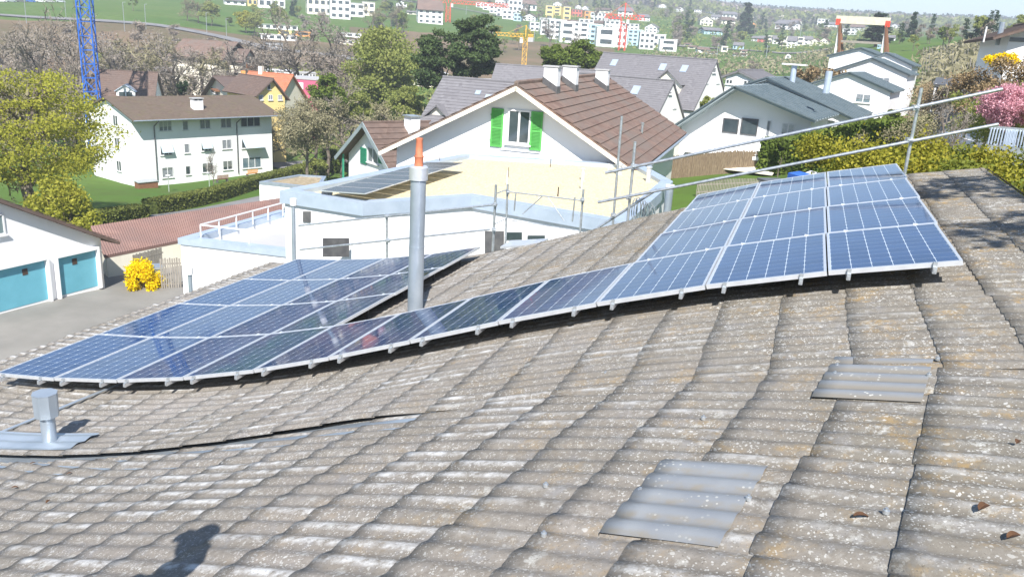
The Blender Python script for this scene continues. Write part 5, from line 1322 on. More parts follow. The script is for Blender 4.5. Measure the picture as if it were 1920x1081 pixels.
# cranes
def crane(u, v, D, wm, Htop, mt, label, jib=30, cj=9, jz=None, rot=0.0, sect=None, cab=True):
    G = gat(u, v, D); a = math.atan2(G[0], G[1]); o = empty('tower_crane', G, -a + rot, label, 'crane')
    b = MB(); w = wm / 2; s_ = sect or wm * 1.1; bw = wm * .09
    n = int(Htop / s_)
    for x in (-w, w):
        for y in (-w, w): b.bar((x, y, -1), (x, y, Htop), bw)
    for i in range(n):
        z0, z1 = i * s_, (i + 1) * s_
        for (x0, y0, x1, y1) in ((-w, -w, w, -w), (w, -w, w, w), (w, w, -w, w), (-w, w, -w, -w)):
            if i % 2: x0, y0, x1, y1 = x1, y1, x0, y0
            b.bar((x0, y0, z0), (x1, y1, z1), bw * .7); b.bar((x0, y0, z1), (x1, y1, z1), bw * .6)
    b.build('mast', mt, o)
    z = jz or Htop
    def lattice(x0, x1, nm):
        b = MB(); h_ = wm * .7; n = max(4, int(abs(x1 - x0) / (wm * .9)))
        for y, zz in ((-w * .6, 0), (w * .6, 0), (0, h_)): b.bar((x0, y, z + zz), (x1, y, z + zz), bw * .9)
        for i in range(n):
            xa_, xb_ = x0 + (x1 - x0) * i / n, x0 + (x1 - x0) * (i + .5) / n; xc = x0 + (x1 - x0) * (i + 1) / n
            for y in (-w * .6, w * .6): b.bar((xa_, y, z), (xb_, 0, z + h_), bw * .6); b.bar((xb_, 0, z + h_), (xc, y, z), bw * .6)
        return b.build(nm, mt, o)
    lattice(w, jib, 'jib'); lattice(-w, -cj, 'counter_jib')
    b = MB(); b.box(-cj, -cj + 2.2, -w * .7, w * .7, z - 1.6, z); b.build('counterweight', M['greyplaster'], o)
    b = MB(); b.bar((0, 0, z), (0, 0, z + wm * 2.6), bw * 2); b.bar((0, 0, z + wm * 2.6), (jib * .6, 0, z + wm * .7), bw * .5); b.bar((0, 0, z + wm * 2.6), (-cj, 0, z + .2), bw * .5); b.build('tower_head', mt, o)
    if cab: b = MB(); b.box(w, w + 1.3, -w - .6, -w + .7, z - 2.2, z - .2); b.build('cab', M['frame'], o)
    return o
crane(171, 150, 136, 1.75, 34, M['bluepaint'], 'blue lattice tower crane rising out of the frame behind the yellow-green tree', jib=34, cj=11, rot=rad(75))
G = gat(838, 60, 520); crane(839, 60, 520, 2.6, at(838, 6, 520)[2] - G[2], M['redpaint'], 'red tower crane above the pines with its jib pointing right', jib=37, cj=10, rot=rad(8))
G = gat(1163, 110, 430); crane(1164, 110, 430, 2.9, at(1170, 36, 430)[2] - G[2], M['redpaint'], 'red tower crane in front of the white terraced blocks', jib=10, cj=10, rot=rad(-10))
G = gat(982, 110, 330); crane(983, 110, 330, 1.7, at(984, 70, 330)[2] - G[2], M['yellowpaint'], 'small yellow crane right of the pines', jib=12, cj=3, rot=rad(180))

# timber tower behind the row houses
G = gat(1607, 110, 190); a = math.atan2(G[0], G[1]); o = empty('timber_tower', G, -a, 'tall timber portal frame with pale top beam behind the row houses', 'tower')
zt = at(1605, 40, 190)[2] - G[2]; W_ = 38 * 190 / FPX
b = MB(); b.box(-W_ - .6, W_ + .3, -.8, .8, zt - .6, zt + .9); b.build('top_beam', noisy('pale_board', (.5, .47, .38), (.6, .57, .46), 2, .8), o)
for sx, leanx in ((-1, 1.3), (1, 1.3)):
    for k, (dx, dy, mt) in enumerate(((0, -.7, 'frame'), (.0, .7, 'wood'), (leanx * 1.2, -1.2, 'brownwood'), (leanx * 2.2, 1.4, 'brownwood'))):
        b = MB(); b.bar((sx * W_ * .94, dy * .6, zt - .6), (sx * W_ * .94 + dx, dy * 1.2, -1), .42); b.build('leg', M[mt], o)
b = MB(); b.box(-W_, W_, -.3, .3, zt * .62, zt * .62 + .45); b.build('cross_beam', M['wood'], o)
for sx in (-1, 1): b = MB(); b.box(sx * W_ - .55, sx * W_ + .35, -.9, -.8, zt - .9, zt + .3); b.build('corner_plate', M['redpaint'], o)

# far parked cars
def car(name, P, rz, cm, label, group):
    o = empty(name, P, rz, label, 'car', group)
    b = MB(); b.prism([(-2.1, .35), (2.1, .35), (2.15, .75), (1.3, .9), (.75, 1.42), (-1.2, 1.45), (-1.9, .95), (-2.15, .9)], -.85, .85, 'y'); b.build('body', cm, o)
    b = MB(); b.prism([(1.2, .95), (.72, 1.36), (-1.15, 1.38), (-1.7, .98)], -.87, .87, 'y'); b.build('windows', M['glass'], o)
    for x in (-1.35, 1.35):
        for y in (-.85, .7): b = MB(); b.tube([(x, y, .33), (x, y + .15, .33)], .33, 10); b.build('wheel', M['black'], o)
    return o
cc = [('white', M['frame']), ('silver', M['galv']), ('dark', M['framedark']), ('blue', M['bluepaint']), ('white', M['frame']), ('grey', M['greyplaster']), ('silver', M['alu'])]
for i, u in enumerate((4, 22, 40, 58, 76, 94, 114)):
    G = ghit(u, 4.5 + i * .12, 200); car('parked_car', G, .4, cc[i][1], f'{cc[i][0]} car, {NUM[i]} from the left at the top edge above the meadow', 'cars parked above the meadow')
# slim lamp posts along the far road
for i, (u, v, h_) in enumerate(((50, 45, 45), (124, 33, 27), (234, 60, 46), (274, 56, 40), (388, 64, 34), (425, 70, 30))):
    G = ghit(u, v, 150); Dd = math.hypot(G[0], G[1]); H_ = h_ * Dd / FPX; o = empty('lamp_post', G, .3, f'thin pole, {NUM[i]} from the left along the embankment road', 'lamp post', 'poles along the embankment road')
    b = MB(); b.tube([(0, 0, -.5), (0, 0, H_)], .11, 6); b.build('pole', M['galv'], o); b = MB(); b.bar((0, 0, H_ - .1), (.9, 0, H_ + .05), .12); b.build('lamp_head', M['galv'], o)
for i, (u, v, h_) in enumerate(((874, 28, 14), (1001, 80, 18), (1042, 85, 20), (1120, 86, 20), (1344, 106, 20), (1436, 110, 22), (1500, 70, 22))):
    G = ghit(u, v, 150); Dd = math.hypot(G[0], G[1]); H_ = h_ * Dd / FPX; o = empty('mast', G, .3, f'slim pole, {NUM[i]} from the left along the railway line', 'mast', 'poles along the railway line')
    b = MB(); b.tube([(0, 0, -.5), (0, 0, H_)], .16, 6); b.build('pole', M['galv'], o); b = MB(); b.bar((0, 0, H_ - .6), (2.2, 0, H_ - .3), .12); b.build('bracket', M['galv'], o)
# retaining wall along the embankment road
pts = [ghit(u, v, 150) for u, v in ((560, 52), (640, 55), (700, 60), (760, 70))]
# ------------------------------------------------------------------ vegetation
def leafmat(name, c1, c2, c3=None, rough=0.7, trans=0.25):
    m = NT(name); t = m.attr('tint'); c = m.mix(t, c1, c2)
    if c3: c = m.mix(m.ramp(m.attr('clump'), [(.45, 0), (.75, 1)]), c, c3)
    m.out(c, rough, 0, 0.2)
    tr = m.n('BsdfTranslucent'); m.l(c, tr.inputs[0]); mx = m.n('MixShader'); mx.inputs[0].default_value = trans
    om = [n for n in m.t.nodes if n.type == 'OUTPUT_MATERIAL'][0]
    m.l(m.b.outputs[0], mx.inputs[1]); m.l(tr.outputs[0], mx.inputs[2]); m.l(mx.outputs[0], om.inputs[0])
    return m.mat
L = {}
L['spring'] = leafmat('young_yellow_green_leaves', (0.31, 0.32, 0.04), (0.50, 0.48, 0.08), (0.40, 0.40, 0.055), trans=.5)
L['spring2'] = leafmat('soft_green_leaves', (0.22, 0.26, 0.065), (0.37, 0.39, 0.12), (0.28, 0.32, 0.085), trans=.45)
L['pine'] = leafmat('pine_needles', (0.035, 0.065, 0.02), (0.09, 0.13, 0.045), (0.065, 0.10, 0.03), trans=.1)
L['conifer'] = leafmat('dark_conifer_needles', (0.02, 0.045, 0.02), (0.045, 0.08, 0.035), trans=.1)
L['ever'] = leafmat('evergreen_leaves', (0.08, 0.125, 0.02), (0.16, 0.205, 0.035), (0.11, 0.155, 0.025), trans=.2)
L['twig'] = leafmat('bare_twigs', (0.17, 0.15, 0.125), (0.29, 0.25, 0.21), trans=0)
L['twigbud'] = leafmat('budding_twigs', (0.19, 0.175, 0.10), (0.31, 0.28, 0.17), trans=.1)
L['twigred'] = leafmat('reddish_twigs', (0.20, 0.165, 0.135), (0.30, 0.25, 0.20), trans=0)
L['yellow'] = leafmat('forsythia_blossom', (0.78, 0.56, 0.0), (0.88, 0.70, 0.01), trans=.3)
L['pink'] = leafmat('pink_blossom', (0.58, 0.27, 0.33), (0.78, 0.48, 0.53), trans=.3)
L['hedge'] = leafmat('clipped_hedge_leaves', (0.085, 0.11, 0.025), (0.18, 0.20, 0.045), trans=.2)
L['goldhedge'] = leafmat('golden_conifer_sprays', (0.19, 0.195, 0.02), (0.37, 0.33, 0.04), (0.14, 0.165, 0.025), trans=.25)
L['dry'] = leafmat('dry_brown_stems', (0.20, 0.14, 0.08), (0.32, 0.24, 0.13), trans=.1)
def leaves(C, size, rng, spread=None, aspect=1.6):
    """triangle pairs: one small rhombic leaf per centre"""
    n = len(C); a = rng.normal(size=(n, 3)); a /= np.linalg.norm(a, axis=1)[:, None]
    b = rng.normal(size=(n, 3)); b -= (b * a).sum(1)[:, None] * a; b /= np.linalg.norm(b, axis=1)[:, None]
    s = size * (0.6 + 0.8 * rng.rand(n))[:, None]
    V = np.stack([C + a * s * aspect / 2, C + b * s / 2, C - a * s * aspect / 2, C - b * s / 2], 1).reshape(-1, 3)
    F = np.arange(4 * n).reshape(-1, 4)
    return V, F
def crown(name, mt, clumps, n, size, seed, hollow=0.35, aspect=1.6):
    """clumps: list of (centre, radii)"""
    rng = np.random.RandomState(seed)
    vol = np.array([c[1][0] * c[1][1] * c[1][2] for c in clumps]) ** .7; pr = vol / vol.sum()
    k = rng.choice(len(clumps), n, p=pr)
    d = rng.normal(size=(n, 3)); d /= np.linalg.norm(d, axis=1)[:, None]
    r = (hollow + (1 - hollow) * rng.rand(n) ** .6)[:, None] * (1 + .18 * rng.normal(size=(n, 1)))
    C = np.array([c[0] for c in clumps])[k] + d * r * np.array([c[1] for c in clumps])[k]
    V, F = leaves(C, size, rng, aspect=aspect)
    cl = rng.rand(len(clumps))[k]
    return npmesh(name, V, F, {'tint': ('FACE', rng.rand(n)), 'clump': ('FACE', cl)}, mats=[mt])
def ellip_clumps(rng, n, R, zc, rr, shape='round'):
    out = []
    for i in range(n):
        while True:
            p = rng.uniform(-1, 1, 3)
            if (p ** 2).sum() < 1 and (p ** 2).sum() > .12: break
        c = p * np.array(R) + [0, 0, zc]
        if shape == 'cone':
            h = rng.rand() ** 1.3; a = rng.rand() * 6.283; w = (1 - h) * R[0] * (.5 + .5 * rng.rand()) + .03
            c = np.array([math.cos(a) * w, math.sin(a) * w, zc - R[2] + 2 * R[2] * h])
        s = rr * (.6 + .7 * rng.rand()); out.append((c, (s, s, s * .7)))
    return out
def trunk_mesh(name, H, r0, seed, mt, limbs=7, spread=.5, start=.3, top=.85, sub=3, lean=0):
    rng = np.random.RandomState(seed); b = MB()
    pts = [np.array([lean * k * H * .2 + .02 * H * rng.normal() * (k > 0), .02 * H * rng.normal() * (k > 0), k * H * top]) for k in (0, .25, .5, .75, 1)]
    pts[0][2] = -.4
    b.tube(pts, [r0, r0 * .8, r0 * .6, r0 * .4, r0 * .15], 9)
    for i in range(limbs):
        k = start + (1 - start) * (i + .5) / limbs * .9; p = np.array([np.interp(k, (0, .25, .5, .75, 1), [q[j] for q in pts]) for j in range(3)])
        a = i * 2.4 + rng.rand(); Ln = H * spread * (1.1 - .6 * k) * (.7 + .5 * rng.rand()); dv = np.array([math.cos(a), math.sin(a), .5 + .5 * rng.rand()]); dv /= np.linalg.norm(dv)
        e = p + dv * Ln; mid = p + dv * Ln * .5 + [0, 0, .04 * H]
        b.tube([p, mid, e], [r0 * .38 * (1 - .5 * k), r0 * .22, r0 * .06], 6)
        for j in range(sub):
            q = mid + (e - mid) * rng.rand() * .7; d2_ = rng.normal(size=3) * .6 + dv; d2_ /= np.linalg.norm(d2_)
            b.tube([q, q + d2_ * Ln * .45], [r0 * .12, r0 * .03], 5)
    return b.mesh(name, mt, smooth=True)
def bare_tree(H, seed, r0=None, fine=.02, levels=4, nb=(7, 6, 6, 5), spread=.62, droop=0):
    """returns trunk mesh and a crown of thin twigs"""
    rng = np.random.RandomState(seed); r0 = r0 or H * .022
    tb = MB(); tw = []
    def rec(p, d, Ln, r, lev):
        d = d / np.linalg.norm(d); m_ = p + d * Ln * .5 + rng.normal(size=3) * Ln * .06; e = p + d * Ln + rng.normal(size=3) * Ln * .08
        if lev <= 1: tb.tube([p, m_, e], [r, r * .75, r * .45], 6 if lev == 0 else 5, caps=False)
        else: tw.append((p, m_, r)); tw.append((m_, e, r * .7))
        if lev >= levels: return
        for i in range(nb[min(lev, len(nb) - 1)]):
            k = .35 + .65 * rng.rand() if lev else .28 + .7 * (i + rng.rand()) / nb[0]
            q = p + (m_ - p) * min(1, k * 2) if k < .5 else m_ + (e - m_) * (k - .5) * 2
            nd = d * (.55 if lev else .35) + rng.normal(size=3) * spread + np.array([0, 0, .18 - droop * lev]); rec(q, nd, Ln * (.40 + .25 * rng.rand()) * (.95 if lev else .8), max(r * .5, fine), lev + 1)
    rec(np.array([0, 0, -.3]), np.array([0, 0, 1.0]), H * .72, r0, 0)
    P0 = np.array([t[0] for t in tw]); P1 = np.array([t[1] for t in tw]); R_ = np.array([t[2] for t in tw])
    dv = P1 - P0; dv /= np.linalg.norm(dv, axis=1)[:, None] + 1e-9
    s_ = rng.normal(size=dv.shape); s_ -= (s_ * dv).sum(1)[:, None] * dv; s_ /= np.linalg.norm(s_, axis=1)[:, None] + 1e-9
    R2 = R_[:, None] * 1.3
    V = np.stack([P0 - s_ * R2, P0 + s_ * R2, P1 + s_ * R2 * .7, P1 - s_ * R2 * .7], 1).reshape(-1, 3); F = np.arange(len(V)).reshape(-1, 4)
    n = len(F)
    return tb, V, F, rng.rand(n)
def put(name, loc, rz, scale, parts, label, cat='tree', group=None):
    o = empty(name, loc, rz, label, cat, group); o.scale = scale if hasattr(scale, '__len__') else (scale,) * 3
    for nm, me in parts: link(nm, me, None, o)
    return o
# prototypes --------------------------------------------------------
def proto_leafy(H, R, seed, mt, n, size, ncl=26, rr=.34, zc=.62, trunk_r=.02, bark='bark', shape='round', hollow=.35, zr=.40):
    rng = np.random.RandomState(seed)
    cl = ellip_clumps(rng, ncl, (R * .75, R * .75, H * zr * .85), H * zc, R * rr, shape)
    return [('trunk', trunk_mesh('trunk', H, H * trunk_r, seed, M[bark], limbs=8, spread=R / H * .9)), ('crown', crown('crown', mt, cl, n, size, seed, hollow))]
def proto_bare(H, seed, mt, levels=4, nb=(9, 6, 6, 5), fine=.02, spread=.62, bark='bark'):
    tb, V, F, t = bare_tree(H, seed, fine=fine, levels=levels, nb=nb, spread=spread)
    return [('trunk', tb.mesh('trunk', M[bark], smooth=True)), ('crown', npmesh('crown', V, F, {'tint': ('FACE', t), 'clump': ('FACE', t)}, mats=[mt]))]
PR = {
 'bareA': proto_bare(12, 3, L['twig'], fine=.03), 'bareB': proto_bare(12, 4, L['twigred'], fine=.035), 'bud': proto_bare(11, 5, L['twigbud'], fine=.04, nb=(10, 7, 6, 5)),
 'green': proto_leafy(10, 4.2, 11, L['spring2'], 2600, .42, 30), 'yel': proto_leafy(9, 3.8, 12, L['spring'], 2400, .40, 28), 'dark': proto_leafy(11, 3.6, 13, L['ever'], 2600, .42, 28),
 'con': proto_leafy(16, 3.6, 14, L['conifer'], 3200, .5, 60, .30, .52, .018, shape='cone', zr=.47), 'pine': proto_leafy(13, 4, 15, L['pine'], 3000, .42, 30),
}
# far tiny trees: very light meshes
def far_tree(seed, mt, kind):
    rng = np.random.RandomState(seed); n = 520 if kind == 'bare' else 480
    cl = ellip_clumps(rng, 9, (3.0, 3.0, 3.6) if kind != 'con' else (2.6, 2.6, 7.0), 6.2 if kind != 'con' else 7.5, 1.5, 'cone' if kind == 'con' else 'round')
    b = MB(); b.tube([(0, 0, -1), (0, 0, 6)], [.3, .12], 5, caps=False)
    return [('trunk', b.mesh('trunk', M['bark'])), ('crown', crown('crown', mt, cl, n, .62 if kind != 'bare' else .26, seed, .2, aspect=1.5 if kind != 'bare' else 6))]
FP = {'fb': far_tree(21, L['twigred'], 'bare'), 'fb2': far_tree(22, L['twig'], 'bare'), 'fg': far_tree(23, L['spring2'], 'g'), 'fy': far_tree(24, L['spring'], 'g'), 'fc': far_tree(25, L['conifer'], 'con'), 'fd': far_tree(26, L['ever'], 'g')}

# big yellow-green tree at the left -------------------------------------------
G = gat(68, 385, 76); rng = np.random.RandomState(77); Hh = at(60, 118, 76)[2] - G[2]
cl = []
for i in range(120):
    while True:
        p = rng.uniform(-1, 1, 3)
        if .15 < (p ** 2).sum() < 1: break
    c = np.array([p[0] * 6.2 - .2, p[1] * 6.0, Hh * .57 + p[2] * Hh * .38]); s_ = .7 + .9 * rng.rand(); cl.append((c, (s_ * 1.35, s_ * 1.35, s_ * .5)))
o = put('broad_tree', G, .3, 1, [('trunk', trunk_mesh('trunk', Hh, .55, 8, M['bark'], limbs=12, spread=.55, start=.22, sub=5)), ('crown', crown('crown', L['spring'], cl, 26000, .135, 8, .25))], 'big spreading tree with fresh yellow-green leaves at the left edge')
tb, V, F, t = bare_tree(Hh * .95, 31, fine=.025, nb=(12, 6, 5, 4), spread=.75); link('branches', npmesh('branches', V * [1.25, 1.25, 1], F, {'tint': ('FACE', t), 'clump': ('FACE', t)}, mats=[L['twigbud']]), None, o)
def shrub(name, u, v, D, R, H, mt, n, size, label, seed, cat='shrub', group=None, flat=False, z=None, nc=22):
    G = gat(u, v, D)
    if z is not None: G[2] = z
    rng = np.random.RandomState(seed); cl = []
    for i in range(nc):
        a, k = rng.rand() * 6.283, rng.rand() ** .5; hz = rng.rand()
        w = math.sqrt(max(0, 1 - hz ** 2)); cl.append((np.array([math.cos(a) * R[0] * k * w, math.sin(a) * R[1] * k * w, H * (.12 + .72 * hz)]), (R[0] * .30, R[1] * .30, H * .2)))
    b = MB()
    for i in range(6): a = i * 1.05; b.tube([(0, 0, -.3), (math.cos(a) * R[0] * .5, math.sin(a) * R[1] * .5, H * .7)], [.05, .015], 5)
    return put(name, G, 0, 1, [('stems', b.mesh('stems', M['bark'])), ('crown', crown('crown', mt, cl, n, size, seed, .45))], label, cat, group)
shrub('shrub', 118, 395, 70, (2.6, 2.4), 4.2, L['spring'], 5000, .17, 'round yellow-green shrub beneath the big tree', 5)
shrub('forsythia', 268, 518, 45.5, (1.02, .95), 1.75, L['yellow'], 9000, .07, 'bright yellow flowering forsythia by the timber fence', 6, nc=34)
# hedges --------------------------------------------------------------
def hedge(name, pts, w, h, mt, label, n, size, seed, cat='hedge'):
    P = [np.array([p[0], p[1]]) for p in pts]; rng = np.random.RandomState(seed)
    seg = [np.linalg.norm(P[i + 1] - P[i]) for i in range(len(P) - 1)]; tot = sum(seg)
    core = MB(); C = []
    for i in range(len(P) - 1):
        a, b = P[i], P[i + 1]; d = (b - a) / seg[i]; nn = np.array([-d[1], d[0]])
        for k in range(8):
            p, q = a + (b - a) * k / 8, a + (b - a) * (k + 1) / 8; z0, z1 = float(T(*p)), float(T(*q)); ww = w / 2 - .08
            c = [(*(p + nn * ww), z0 - .3), (*(p - nn * ww), z0 - .3), (*(q - nn * ww), z1 - .3), (*(q + nn * ww), z1 - .3)]
            cu = [(x, y, (z0 if j < 2 else z1) + h - .08) for j, (x, y, z) in enumerate(c)]
            core.add(c + cu, [(0, 1, 2, 3), (7, 6, 5, 4), (0, 4, 5, 1), (1, 5, 6, 2), (2, 6, 7, 3), (3, 7, 4, 0)])
        m_ = int(n * seg[i] / tot); t = rng.rand(m_); side = rng.rand(m_)
        off = np.where(side < .35, w / 2, np.where(side < .7, -w / 2, rng.uniform(-w / 2, w / 2, m_))); zz = np.where(side < .7, rng.rand(m_) * h, h)
        xy = a + np.outer(t, b - a) + np.outer(off + rng.normal(size=m_) * .05, nn); z = T(xy[:, 0], xy[:, 1]) + zz + rng.normal(size=m_) * .05
        C.append(np.column_stack([xy, z]))
    C = np.concatenate(C); c0 = np.array([P[0][0], P[0][1], float(T(*P[0]))])
    V, F = leaves(C - c0, size, rng)
    o = empty(name, c0, 0, label, cat)
    core.v = [tuple(np.array(v) - c0) for v in core.v]
    cm = core.mesh('inner_growth', mt); 
    a_ = cm.attributes.new('tint', 'FLOAT', 'FACE'); a_.data.foreach_set('value', np.full(len(cm.polygons), .1, np.float32))
    link('inner_growth', cm, None, o); link('leaves', npmesh('leaves', V, F, {'tint': ('FACE', rng.rand(len(F))), 'clump': ('FACE', rng.rand(len(F)))}, mats=[mt]), None, o)
    return o
hedge('hedge', [ghit(283, 402), ghit(400, 378), ghit(480, 352), ghit(575, 326)], 1.6, 1.35, L['hedge'], 'long clipped green hedge in front of the apartment block', 26000, .15, 1)
hedge('hedge', [ghit(105, 432), ghit(200, 420), ghit(268, 408)], 1.3, 1.1, L['hedge'], 'shorter clipped hedge left of the gap below the big tree', 14000, .14, 2)
hedge('hedge', [gat(1425, 335, 56), gat(1500, 330, 55), gat(1600, 325, 52), gat(1700, 320, 46)], 1.4, 2.2, L['ever'], 'mid-green hedge at the foot of the white row houses', 9000, .2, 3)
# scrub and trees in the valley, each one a thing
used_lbl = {}
def tree(kind, u, v, D, h, label, seed=0, wide=1.0, group=None, px=True, name='tree', foot=None):
    G = gat(u, v, D); H0 = {'bareA': 12, 'bareB': 12, 'bud': 11, 'green': 10, 'yel': 9, 'dark': 11, 'con': 16, 'pine': 13}[kind]
    Hm = h * D / FPX if px else h
    if px and foot is None:      # put the crown top at pixel v-h, foot on the ground
        top = at(u, v - h, D)[2]; Hm = max(2.0, top - G[2])
    s_ = Hm / H0; rr = random.Random(seed + int(u))
    return put(name, G, rr.random() * 6.28, (s_ * wide, s_ * wide, s_), PR[kind], label, 'tree', group)
# centre group
def special_tree(u, vt, D, H_extra, R, mt, n, size, label, seed, ncl=60, zr=.42, rr=.30, bark='bark', name='tree', shape='round', vb=None, flat=.7):
    G = gat(u, 200, D); Hm = at(u, vt, D)[2] - G[2]; rng = np.random.RandomState(seed)
    low = (Hm - at(u, vb, D)[2] + G[2]) if vb else None
    zlo = (at(u, vb, D)[2] - G[2]) if vb else Hm * .2
    cl = []
    for i in range(ncl):
        while True:
            p = rng.uniform(-1, 1, 3)
            if .10 < (p ** 2).sum() < 1: break
        s_ = R * rr * (.5 + .8 * rng.rand()); c = np.array([p[0] * R * .85, p[1] * R * .85, (Hm + zlo) / 2 + p[2] * (Hm - zlo) / 2 * .92]); cl.append((c, (s_, s_, s_ * flat)))
    return put(name, G, 0, 1, [('trunk', trunk_mesh('trunk', Hm, Hm * .022, seed, M[bark], limbs=12, spread=R / Hm * .8, sub=4)), ('crown', crown('crown', mt, cl, n, size, seed, .25))], label, 'tree')
special_tree(1862, 101, 44, 0, .75, L['yellow'], 4000, .06, 'yellow forsythia on top of the bank at the right edge', 7, vb=122, ncl=20, name='forsythia')
special_tree(722, 44, 150, 0, 7.4, L['spring2'], 24000, .30, 'tall airy yellow-green tree in the centre behind the small house', 41, ncl=110, vb=215, flat=.6)
special_tree(822, 48, 122, 0, 4.1, L['pine'], 15000, .26, 'left and broader of the two dark pines behind the grey roof', 42, ncl=60, vb=185, flat=.5, name='pine_tree')
special_tree(888, 26, 124, 0, 4.3, L['pine'], 14000, .26, 'right and taller of the two dark pines, open branches at its right', 43, ncl=48, vb=150, flat=.45, name='pine_tree')
special_tree(1035, 84, 118, 0, 2.6, L['ever'], 8000, .22, 'left evergreen of the clipped green group behind the chimneys', 44, vb=140, ncl=40)
special_tree(1082, 76, 120, 0, 2.9, L['ever'], 9000, .22, 'larger evergreen of the green group behind the middle chimney', 45, vb=140, ncl=40)
special_tree(1112, 96, 121, 0, 1.2, L['ever'], 2500, .2, 'small evergreen at the right end of the green group', 46, vb=140, ncl=16)
special_tree(612, 142, 112, 0, 2.6, L['ever'], 6500, .24, 'bright green bushy tree left of the tall airy tree', 47, vb=215, ncl=30)
special_tree(575, 185, 100, 0, 3.9, L['twigbud'], 15000, .13, 'budding grey-brown fruit tree beside the apartment block', 48, vb=280, ncl=60)
special_tree(662, 170, 118, 0, 3.0, L['spring2'], 5000, .26, 'thin brownish-green tree left of the airy tree', 49, vb=240, ncl=30)
special_tree(760, 160, 130, 0, 3.4, L['spring2'], 6000, .26, 'low green tree under the pines', 50, vb=225, ncl=30)
special_tree(345, 150, 128, 0, .9, L['conifer'], 2500, .2, 'slim dark yew behind the apartment block roof', 51, vb=180, ncl=14)
shrub('shrub', 620, 318, 118, (2.3, 2.2), 3.2, L['ever'], 5000, .2, 'dark green rounded laurel right of the apartment block', 61)
shrub('shrub', 590, 330, 112, (1.8, 1.5), 2.6, L['spring2'], 4000, .18, 'paler green bush in front of the laurel', 62)
shrub('shrub', 650, 300, 125, (2.4, 2), 2.4, L['spring'], 4000, .2, 'lime green bush beside the street', 63)
# bare trees
bl = [(555, 140, 205, 100, 'bareA', 1.3, 'old bare oak with thick limbs in front of the white hall'), (620, 150, 215, 100, 'bareA', 1.3, 'bare tree with forked limbs right of the oak'), (75, 150, 150, 100, 'bareA', .9, 'pale-stemmed bare birch behind the yellow-green tree'), (132, 160, 148, 118, 'bareA', .7, 'slender bare birch left of the blue crane'), (30, 150, 170, 80, 'bareA', 1.3, 'bare grey tree at the left edge above the leafy crown'), (205, 150, 185, 55, 'bareA', 1.5, 'bare tree right of the blue crane'),
      (285, 150, 190, 62, 'bud', 1.5, 'grey-brown tree behind the big brown roof'), (330, 160, 180, 75, 'bareA', 1.4, 'bare tree right of the dormer house'), (380, 150, 200, 60, 'bud', 1.4, 'bare tree above the pale chalet'), (430, 150, 195, 55, 'bareA', 1.5, 'bare tree between the two chalets'), (240, 140, 200, 50, 'bud', 1.5, 'bare tree left of the dormer house'), (480, 120, 215, 50, 'bareA', 1.5, 'bare tree beside the white hall'),
      (655, 130, 180, 62, 'bareB', 1.3, 'reddish bare tree left of the airy tree'), (590, 260, 118, 70, 'bud', 1.2, 'bare shrubby tree behind the fruit tree'), (690, 260, 105, 60, 'bud', 1.3, 'twiggy tree behind the cottage roof'), (640, 240, 112, 70, 'bareA', 1.1, 'grey twiggy tree above the cottage'), (745, 240, 100, 45, 'bud', 1.3, 'twiggy bush right of the cottage chimney'), (180, 120, 205, 42, 'bareB', 1.6, 'reddish bare bush below the embankment'),
      (510, 260, 125, 50, 'bud', 1.2, 'twiggy tree touching the apartment block corner'), (1030, 60, 420, 20, 'bareA', 1.4, 'bare tree in front of the white terraces, first'), (1078, 85, 400, 24, 'bareA', 1.2, 'bare tree before the second white block')]
for i, (u, v, D, h, k, w, lab) in enumerate(bl): tree(k, u, v, D, h, lab, i, w, name='bare_tree')
# right-hand bank: brown hedges, golden hedge, blossom
special_tree(1902, 150, 33, 0, 1.1, L['pink'], 24000, .038, 'pink blossoming cherry tree at the right edge', 71, ncl=60, vb=246, rr=.28, bark='bark', name='cherry_tree')
def bank(u0, u1, vt, D0, D1, n, mt, label, cat, sz, seed, hh, name, th=1.3):
    """long uncut hedge built of overlapping clumps standing on the ground"""
    A, B = gat(u0, 300, D0), gat(u1, 300, D1); rng = np.random.RandomState(seed); cl = []
    Ln = np.linalg.norm(B[:2] - A[:2]); m_ = int(Ln / .55) + 2
    for i in range(m_ * 3):
        t = rng.rand(); p = A + (B - A) * t + np.array([rng.normal() * th * .4, rng.normal() * th * .4, 0]); z = gz(p); u_, _ = proj([p[0], p[1], z + 1])
        top = at(u_, np.interp(u_, (u0, u1), vt) if u0 < u1 else np.interp(u_, (u1, u0), vt[::-1]), math.hypot(p[0], p[1]))[2] if vt else z + hh
        hq = (top - z) * (.25 + .72 * rng.rand() ** .6); s_ = .42 + .35 * rng.rand(); cl.append((np.array([p[0], p[1], z + hq]) - A, (s_, s_, s_ * .8)))
    b = MB()
    for i in range(12): t = i / 11; p = A + (B - A) * t; z = gz(p); b.tube([np.array([p[0], p[1], z - .3]) - A, np.array([p[0], p[1], z + 1.2]) - A], [.08, .03], 5)
    o = empty(name, A, 0, label, cat)
    link('stems', b.mesh('stems', M['bark']), None, o); link('crown', crown('crown', mt, cl, n, sz, seed, .3), None, o); return o
bank(1585, 1960, (262, 305), 24, 21, 70000, L['goldhedge'], 'thick golden-green hedge beyond the top of the roof', 'hedge', .05, 81, 3, 'golden_hedge', 1.6)
bank(1600, 1950, (285, 335), 20, 18, 36000, L['goldhedge'], 'front row of golden-green bushes nearest the roof ridge', 'hedge', .05, 82, 3, 'golden_hedge', 1.2)
bank(1655, 1720, (240, 222), 50, 44, 12000, L['twigbud'], 'dry brown bushes left of the lane', 'bushes', .055, 83, 2, 'brown_bushes', 2.0)
bank(1835, 1985, (118, 100), 47, 40, 40000, L['dry'], 'tall dry brown hedge on the bank right of the lane', 'hedge', .06, 84, 2.4, 'brown_hedge', 2.6)
